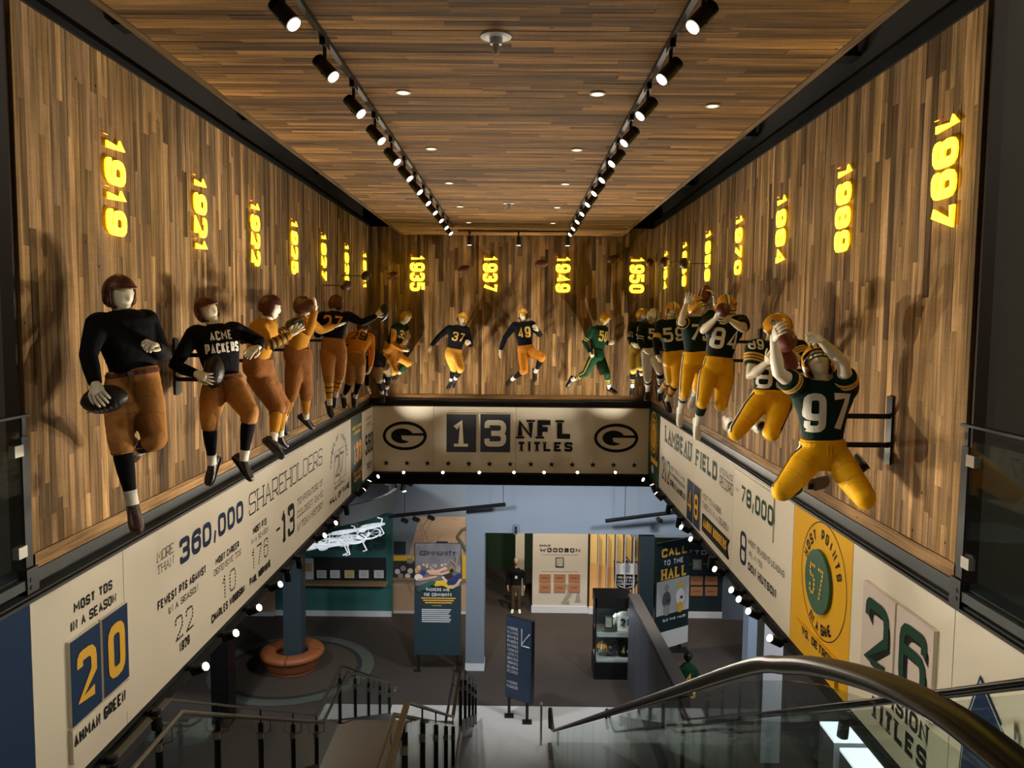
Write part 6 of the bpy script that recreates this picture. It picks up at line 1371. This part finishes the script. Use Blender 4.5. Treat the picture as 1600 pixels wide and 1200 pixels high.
# steel columns and round bench
cb = fl(457, 1043); colm = mat('column_steel', '#3f5059', .45, .2)
def column(name, label, px0, px1, base, mt):
    Y = base.y; x0_, x1_ = xat(px0, Y, 1000), xat(px1, Y, 1000); t = thing(name, label, 'column', (base.x, Y, ZF)); w_ = x1_-x0_
    b = MB(); b.bb(x0_, x1_, Y-.01, Y+.03, ZF, -3.42, mt); b.bb(x0_, x1_, Y+.42, Y+.46, ZF, -3.42, mt); b.bb(x0_+w_*.42, x0_+w_*.58, Y+.03, Y+.42, ZF, -3.42, mt); b.bb(x1_-.04, x1_, Y+.03, Y+.42, ZF, -3.42, mt); b.build('shaft', t)
    for s_ in (.08, .92):
        for k in range(5):
            b = MB(); q = Vector((x0_+w_*s_, Y-.01, ZF+.95+k*.12)); b.tube([q, q+Vector((0, -.03, 0))], .028, mt, 8); b.build('bolt', t)
    b = MB(); b.bb(x0_, x1_, Y-.02, Y-.01, ZF+.8, ZF+1.55, mt); b.build('splice_plate', t); return t
column('steel_column', 'dark blue-grey steel column rising through the round tan bench', 443, 471, Vector((cb.x, cb.y-.2, 0)), colm)
column('steel_column', 'black steel column in the lower hall beside the left stair rail', 328.5, 356, fl(342, 1137), black)
t = thing('round_bench', 'round tan leather bench with wooden base around the steel column', 'bench', (cb.x, cb.y, ZF)); tan = mat('tan_leather', '#a5633a', .45, bump=.1, bscale=15, var=.06); bw = mat('bench_walnut', '#8a5232', .4, var=.25, bscale=4, stretch=(1, 1, 12))
def revolve(prof, c, mt, a0=0, a1=360, seg=48):
    b = MB(); full = abs(a1-a0) >= 360; n = seg if full else seg+1; vs = []; fs = []; m_ = len(prof)
    for i in range(n):
        a = math.radians(a0+(a1-a0)*i/seg); vs += [Vector((c[0]+r*math.cos(a), c[1]+r*math.sin(a), c[2]+z)) for r, z in prof]
    for i in range(seg):
        for j in range(m_): q = ((i+1) % n)*m_; fs.append((i*m_+j, q+j, q+(j+1) % m_, i*m_+(j+1) % m_))
    if not full: fs += [tuple(range(m_)), tuple(range((n-1)*m_, n*m_))[::-1]]
    b.add(vs, fs, mt); return b
cc = (cb.x, cb.y, ZF)
revolve([(.42, .02), (.66, .02), (.66, .08), (.70, .12), (.78, .36), (.42, .36)], cc, bw).build('base', t, smooth=False)
for i in range(4):
    revolve([(.42, .37), (.80, .37), (.84, .40), (.85, .46), (.82, .52), (.74, .545), (.52, .545), (.44, .52), (.41, .46)], cc, tan, -88+i*90, -88+i*90+89.2, 16).build('cushion', t, smooth=True)
# canopy ring and bicycle sculpture
cq = Vector((-6.75, 22.0, -4.62)); t = thing('ring_canopy', 'large round suspended canopy with black top and grey rim above the bicycles', 'canopy', cq); rim = mat('rim_grey', '#5d5f60', .5)
revolve([(3.35, 0), (3.45, 0), (3.45, -.46), (3.35, -.46)], cq, rim, seg=64).build('rim', t); revolve([(0.05, -.30), (3.35, -.30), (3.35, -.34), (.05, -.34)], cq, black, seg=64).build('deck', t)
for a in (-20, -60, 0): b = MB(); p = cq+Vector((3.3*math.cos(math.radians(a)), 3.3*math.sin(math.radians(a)), -.2)); b.tube([p, (p.x, p.y, -3.4)], .02 if a else .12, black, 8); b.build('hanger', t)
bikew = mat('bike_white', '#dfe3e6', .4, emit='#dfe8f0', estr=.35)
def bicycle(label, c, yaw, pitch, roll_, k=1.0):
    t = thing('white_bicycle', label, 'bicycle', c, 'white bicycles hung under the canopy'); R3 = (Matrix.Rotation(math.radians(yaw), 3, 'Z') @ Matrix.Rotation(math.radians(pitch), 3, 'Y') @ Matrix.Rotation(math.radians(roll_), 3, 'X'))
    T = lambda x, y, z: Vector(c)+R3 @ Vector((x*k, y*k, z*k))
    for x in (-.5, .5):
        b = MB(); P = [T(x+.33*math.cos(a), 0, .33*math.sin(a)) for a in [2*math.pi*i/20 for i in range(21)]]; b.tube(P, .022, bikew, 6)
        for i in range(8): a = math.pi*2*i/8; b.tube([T(x, 0, 0), T(x+.32*math.cos(a), 0, .32*math.sin(a))], .006, bikew, 4)
        b.tube([T(x, -.05, 0), T(x, .05, 0)], .03, bikew, 8); b.build('wheel', t)
    b = MB()
    for p, q in (((-.5, 0, 0), (-.08, 0, -.05)), ((-.08, 0, -.05), (-.18, 0, .42)), ((-.5, 0, 0), (-.17, 0, .38)), ((-.17, 0, .38), (.34, 0, .42)), ((-.08, 0, -.05), (.36, 0, .36)), ((.33, 0, .50), (.5, 0, 0))): b.tube([T(*p), T(*q)], .022, bikew, 8)
    b.build('frame', t); b = MB(); b.tube([T(.30, -.26, .52), T(.40, -.2, .60), T(.33, 0, .56), T(.40, .2, .60), T(.30, .26, .52)], .018, bikew, 6); b.build('handlebar', t)
    b = MB(); b.ell(T(-.2, 0, .46), [R3 @ Vector((.13, 0, 0)), R3 @ Vector((0, .06, 0)), R3 @ Vector((0, 0, .03))], bikew, 12, 8); b.build('saddle', t, smooth=True)
    b = MB(); b.tube([T(-.08, -.1, .1), T(-.08, -.06, -.05), T(-.08, .06, -.05), T(-.08, .1, -.2)], .015, bikew, 6); b.build('crank', t)
for lb, px, py, y, a in (('white bicycle sculpture at the left of the hanging cluster', 505, 851, -5.38, (38, 0, 84)), ('white bicycle sculpture in the middle of the hanging cluster, lower', 520, 843, -5.50, (20, 4, 96)), ('white bicycle sculpture in the middle of the hanging cluster, upper', 560, 826, -5.30, (48, 0, 80)), ('white bicycle sculpture at the right of the hanging cluster, front wheel raised', 548, 838, -5.55, (12, -6, 100))): bicycle(lb, at(px, py, Z=y), *a, k=.92)
# suspended tracks in the lower hall
def lowtrack(label, p0, p1, y0, y1, heads, rods):
    a, e = at(*p0, Y=y0), at(*p1, Y=y1); t = thing('suspended_track', label, 'light track', a); b = MB(); b.tube([a, e], .05, black, 4); b.build('bar', t)
    for q in rods: p = a.lerp(e, q); b = MB(); b.tube([p, (p.x, p.y, -3.42)], .008, black, 6); b.build('rod', t)
    for q in heads: p = a.lerp(e, q)-Z*.12; b = MB(); b.tube([p+Z*.1, p], .015, black, 6); b.tube([p, p+Vector((.1, .12, -.08))], .06, black, 10); b.build('spot_head', t)
lowtrack('black suspended light track above the COMMUNITY sign', (607, 807), (790, 788), 20.5, 20.2, (.12, .22, .35), (.14, .98)); lowtrack('black suspended light track in front of the blue header, right', (946, 814), (1056, 800), 20.3, 20.0, (.75,), (.28,))
lowtrack('short black track bar at the top left under the back fascia', (590, 745), (637, 744), 17.5, 17.5, (.95,), (.05, .95))
t = thing('hanging_spotlight', 'black hanging spotlight cluster under the back fascia, left of the blue pilaster', 'spotlight', at(632, 760, Y=18)); b = MB(); p = at(632, 752, Y=18); b.tube([at(636, 742, Y=18), p, at(628, 766, Y=18)], .05, black, 8); b.build('arm', t); spot_head(t, at(632, 768, Y=18), (.2, -.3, -.9), 1.2)
# lit counters seen through the glass at lower right
litc = mat('lit_counter_top', '#ffffff', .4, emit='#eef6ff', estr=1.6)
for i, (px, py, lb) in enumerate(((1330, 1142, 'small white lit counter under the right fascia, farther'), (1365, 1185, 'large white lit display counter under the right fascia'))):
    p = at(px, py, Z=-8.3); t = thing('lit_counter', lb, 'display', (p.x, p.y, ZF)); b = MB(); b.bb(p.x-.5, p.x+.9, p.y-.38, p.y+.38, ZF, -8.36, white_p); b.build('cabinet', t); b = MB(); b.bb(p.x-.5, p.x+.9, p.y-.38, p.y+.38, -8.355, -8.3, litc); b.build('lit_top', t)

# ============================================================ STAIRS
ZL1, ZL2 = -4.14, -6.73; XS0, XS1 = -2.93, -.876; step_m = mat('terrazzo_step', '#9a8d80', .4, var=.1, bscale=60); under = mat('stair_stringer', '#2c2d2f', .5)
def flight(name, label, y0, z0, y1, z1, n):
    t = thing(name, label, 'staircase', (XS0, y1, z1), 'stair flights'); dy = (y1-y0)/n; dz = (z0-z1)/n
    for i in range(n-1): b = MB(); b.bb(XS0+.06, XS1-.06, y0+i*dy, y0+(i+1)*dy+.02, z0-(i+1)*dz-.16, z0-(i+1)*dz, step_m); b.build('step', t)
    for x in (XS0, XS1-.05): b = MB(); b.prism([(x, y0, z0-.25), (x, y0, z0+.02), (x, y1, z1+.2), (x, y1, z1)], (.05, 0, 0), under); b.build('stringer', t)
flight('stair_flight', 'upper flight of terrazzo stairs down from the landing', 6.49, ZL1, 11.33, ZL2, 15); flight('stair_flight', 'lower flight of terrazzo stairs reaching the lower hall', 13.04, ZL2, 18.1, ZF+.01, 15)
b = MB(); b.bb(XS0, XS1, 11.33, 13.04, ZL2-.3, ZL2, step_m); struct(b.build('floor_landing')); b = MB(); b.bb(XS0, XS1, 2.5, 6.49, ZL1-.3, ZL1, step_m); struct(b.build('floor_landing_upper'))
def stair_rail(side, label):
    X = XS0+.02 if side < 0 else XS1-.02; t = thing('stair_railing', label, 'railing', (X, 18.1, ZF), 'stair railings'); prof = [(3.6, ZL1+.95), (6.49, ZL1+.95), (11.33, ZL2+.95), (13.04, ZL2+.95), (18.1, ZF+.95)]
    def zr(y):
        for (a, p), (c_, q) in zip(prof, prof[1:]):
            if y <= c_: return p+(q-p)*(y-a)/(c_-a)
        return prof[-1][1]
    b = MB()
    for (a, p), (c_, q) in zip(prof, prof[1:]): b.prism([(X-.025, a, p-.012), (X-.025, c_, q-.012), (X-.025, c_, q+.012), (X-.025, a, p+.012)], (.05, 0, 0), rail_m)
    b.build('top_rail', t)
    ix = X-side*.11; b = MB(); b.tube([(ix, a, p-.11) for a, p in prof[:-1]]+[(ix, 18.3, ZF+.83), (ix, 18.4, ZF+.78), (ix, 18.3, ZF+.70), (ix, 18.1, ZF+.72)], .021, rail_m, 10); b.build('handrail', t, smooth=True)
    ys = [4.9, 6.3, 7.55, 8.85, 10.15, 11.35, 12.9, 14.15, 15.45, 16.75, 18.02]
    for y in ys:
        z = zr(y); b = MB(); b.bb(X-.03, X+.03, y-.008, y+.008, z-1.05, z-.16, black); b.bb(X-.008, X+.008, y-.006, y+.006, z-.16, z-.01, black); b.build('post', t)
        b = MB(); b.tube([(X, y, z-.3), (ix, y, z-.26), (ix, y, z-.13)], .007, rail_m, 6); b.bb(X-.035, X+.035, y-.05, y-.012, z-.33, z-.26, chrome); b.build('rail_bracket', t)
    for a, c_ in zip(ys, ys[1:]):
        a += .06; c_ -= .06; za, zc = zr(a), zr(c_); b = MB(); b.prism([(X-.005, a, za-.98), (X-.005, c_, zc-.98), (X-.005, c_, zc-.12), (X-.005, a, za-.12)], (.01, 0, 0), glass); b.build('glass_pane', t)
stair_rail(-1, 'left stair railing of steel and glass panes with black posts'); stair_rail(1, 'right stair railing of steel and glass panes with black posts')

# ============================================================ ESCALATOR
def escalator():
    t = thing('escalator', 'escalator descending to the lower hall with black rubber handrails and glass sides', 'escalator', (1.4, 16, ZF))
    base = [(-1.2, -.69), (.5, -.69), (1.0, -.69), (1.26, -.697), (1.44, -.715), (1.68, -.768), (2.02, -.88), (2.30, -.997), (2.67, -1.17)]
    zz = lambda y: -(.545*y-.281); pts = base+[(y, zz(y)) for y in (4, 6, 8, 10, 12, 14, 15.4)]+[(15.8, -8.30), (16.2, -8.40), (16.7, -8.42), (17.0, -8.45), (17.15, -8.58), (17.1, -8.75), (16.9, -8.85)]
    rub = mat('handrail_rubber', '#0c0806', .32); rub.node_tree.nodes['Principled BSDF'].inputs['Specular IOR Level'].default_value = .3; sk = mat('escalator_skirt', '#6f6d68', .35, .7); st = mat('escalator_step', '#2f3033', .45, .4)
    def prof(y):
        for (a, p), (c_, q) in zip(pts, pts[1:]):
            if a <= y <= c_: return p+(q-p)*(y-a)/(c_-a)
        return pts[-1][1]
    for X, lb, w_ in ((.80, 'left', .042), (2.05, 'right', .03)):
        P = [Vector((X, y, z)) for y, z in pts]; Q = []
        for i in range(len(P)-1):
            for q in range(4):
                p0, p1, p2, p3 = P[max(i-1, 0)], P[i], P[i+1], P[min(i+2, len(P)-1)]; u_ = q/4
                Q.append(.5*((2*p1)+(p2-p0)*u_+(2*p0-5*p1+4*p2-p3)*u_*u_+(3*p1-p0-3*p2+p3)*u_**3))
        Q.append(P[-1]); b = MB(); b.tube(Q, w_, rub, 16, flat=.5, side=(1, 0, 0)); b.build('handrail', t, smooth=True)
        b = MB(); b.tube([p-Z*.026 for p in Q], .008, dsteel, 6); b.build('rail_channel', t)
        ys = [-1.0, .3, 1.5]+[1.5+1.25*i for i in range(1, 13)]
        for a, c_ in zip(ys, ys[1:]):
            n = 5; yy = [a+.006+(c_-a-.012)*i/n for i in range(n+1)]; b = MB(); top = [(X-.005, y, prof(y)-.05) for y in yy]; bot = [(X-.005, y, prof(y)-.78) for y in yy]
            b.prism(bot+top[::-1], (.01, 0, 0), glass); b.build('glass_pane', t)
        b = MB(); yy = [p[0] for p in pts[:-3]]; s_ = -1 if X < 1 else 1
        b.prism([(X-.05, y, prof(y)-.78) for y in yy]+[(X-.05, y, prof(y)-1.3) for y in yy[::-1]], (.1, 0, 0), sk); b.build('skirt', t)
    n = 46
    for i in range(n):
        y = 1.9+i*.30; z = prof(y)-.98; b = MB(); b.bb(.87, 1.98, y, y+.31, z-.18, z, st); o = b.build('step', t)
        b = MB(); b.bb(.87, 1.98, y+.295, y+.312, z-.02, z+.002, mat('step_edge', '#b08a2c', .5)); b.build('step_edge', o)
    b = MB(); b.bb(.85, 2.0, -1.2, 1.9, -1.70, -1.67, sk); b.bb(.85, 2.0, 15.7, 17.2, ZF+.02, ZF+.04, sk); b.build('comb_plate', t)
    yy = [1.0, 1.9, 15.6, 17.2]; b = MB(); b.prism([(.86, y, prof(y)-1.25) for y in yy]+[(.86, y, max(prof(y)-1.9, ZF)) for y in yy[::-1]], (1.13, 0, 0), under); b.build('truss_cladding', t)
escalator()
# second pair of low handrail newels at the foot of the neighbouring escalator
for i, (px, lb) in enumerate(((845, 'pale newel end of the neighbouring handrail at the foot of the escalator'),)):
    p = fl(px, 1165); t = thing('handrail_newel', lb, 'railing', p); b = MB(); b.tube([p, p+Z*.95, p+Z*1.02+Vector((0, -.08, 0))], .028, chrome, 8); b.build('newel', t)

# ============================================================ PERSON IN THE DOORWAY
def person():
    p = fl(806, 955); Y = p.y; t = thing('person', 'person in black sweater, brown trousers and white shoes standing in the doorway', 'person', p); x = p.x; z = ZF; V = lambda a, b_, c: Vector((x+a, Y+b_, z+c))
    skin = mat('skin_tone', '#b98a6e', .5); hair = mat('grey_hair', '#8d867e', .8); blk = FAB('black_sweater', '#0f1012'); br = FAB('brown_trousers', '#4a382a')
    b = MB(); b.ell(V(0, 0, 1.66), [U*.078, Vector((0, .095, 0)), Z*.115], skin); b.ell(V(0, -.06, 1.61), [U*.05, Vector((0, .045, 0)), Z*.05], skin); b.ell(V(0, -.1, 1.65), [U*.013, Vector((0, .02, 0)), Z*.025], skin)
    for s_ in (-1, 1): b.ell(V(s_*.078, .01, 1.65), [U*.012, Vector((0, .018, 0)), Z*.03], skin)
    b.tube([V(0, 0, 1.38), V(0, 0, 1.58)], .055, skin, 12); b.loft([ring(V(0, 0, c), U, Vector((0, -1, 0)), r, r*.6) for c, r in ((.8, .13), (1.1, .13), (1.35, .17), (1.42, .1))], skin)
    W_l = []
    for s_ in (-1, 1): b.tube([V(s_*.18, 0, 1.36), V(s_*.26, .02, 1.08), V(s_*.27, -.05, .84)], [.045, .038, .027], skin, 10); b.tube([V(s_*.09, 0, .85), V(s_*.1, 0, .45), V(s_*.1, 0, .06)], [.07, .05, .035], skin, 10)
    body = garment(b, 'body', t, .012); hb = MB()
    for s_ in (-1, 1): hand(hb, V(s_*.27, -.05, .84), V(s_*.27, -.09, .66), Vector((-s_, 0, 0)), .4, 1.0, -s_)
    for q in range(len(hb.mi)): hb.mi[q] = 0
    hb.mats = [skin]; hb.build('hand', body, smooth=True)
    b = MB()
    for s_ in (-1, 1): b.ell(V(s_*.03, -.088, 1.675), [U*.012, Vector((0, .006, 0)), Z*.007], ink, 8, 6)
    b.box(V(0, -.104, 1.6), (.045, .004, .008), mat('lips', '#7d4a3e', .5)); b.build('face_features', body)
    b = MB(); b.ell(V(0, .02, 1.69), [U*.083, Vector((0, .09, 0)), Z*.095], hair); garment(b, 'hair', t, .012)
    b = MB(); b.loft([ring(V(0, 0, c), U, Vector((0, -1, 0)), r, r*.62) for c, r in ((.82, .165), (1.0, .175), (1.2, .19), (1.34, .20), (1.41, .13), (1.45, .08))], blk)
    for s_ in (-1, 1): b.tube([V(s_*.17, 0, 1.36), V(s_*.235, .01, 1.22), V(s_*.265, .02, 1.08), V(s_*.275, -.04, .88)], [.075, .062, .055, .042], blk, 12)
    garment(b, 'sweater', t, .014); b = MB(); b.loft([ring(V(0, 0, c), U, Vector((0, -1, 0)), r, r*.68) for c, r in ((.70, .15), (.8, .17), (.9, .16))], br)
    for s_ in (-1, 1): b.tube([V(s_*.085, 0, .84), V(s_*.1, -.01, .47), V(s_*.11, .01, .07)], [.092, .07, .058], br, 12)
    garment(b, 'trousers', t, .014)
    for s_ in (-1, 1): shoe(t, V(s_*.11, .01, .09), V(s_*.13, -.2, .05), V(s_*.1, 0, .5), Vector((0, -1, 0)), 1.0, cleat_w)
    b = MB(); b.box(V(0.0, -.135, 1.17), (.07, .006, .09), white_p); b.tube([V(-.05, -.10, 1.42), V(0, -.135, 1.21), V(.05, -.10, 1.42)], .004, ink, 6); b.build('name_badge', t)
person(); bake()
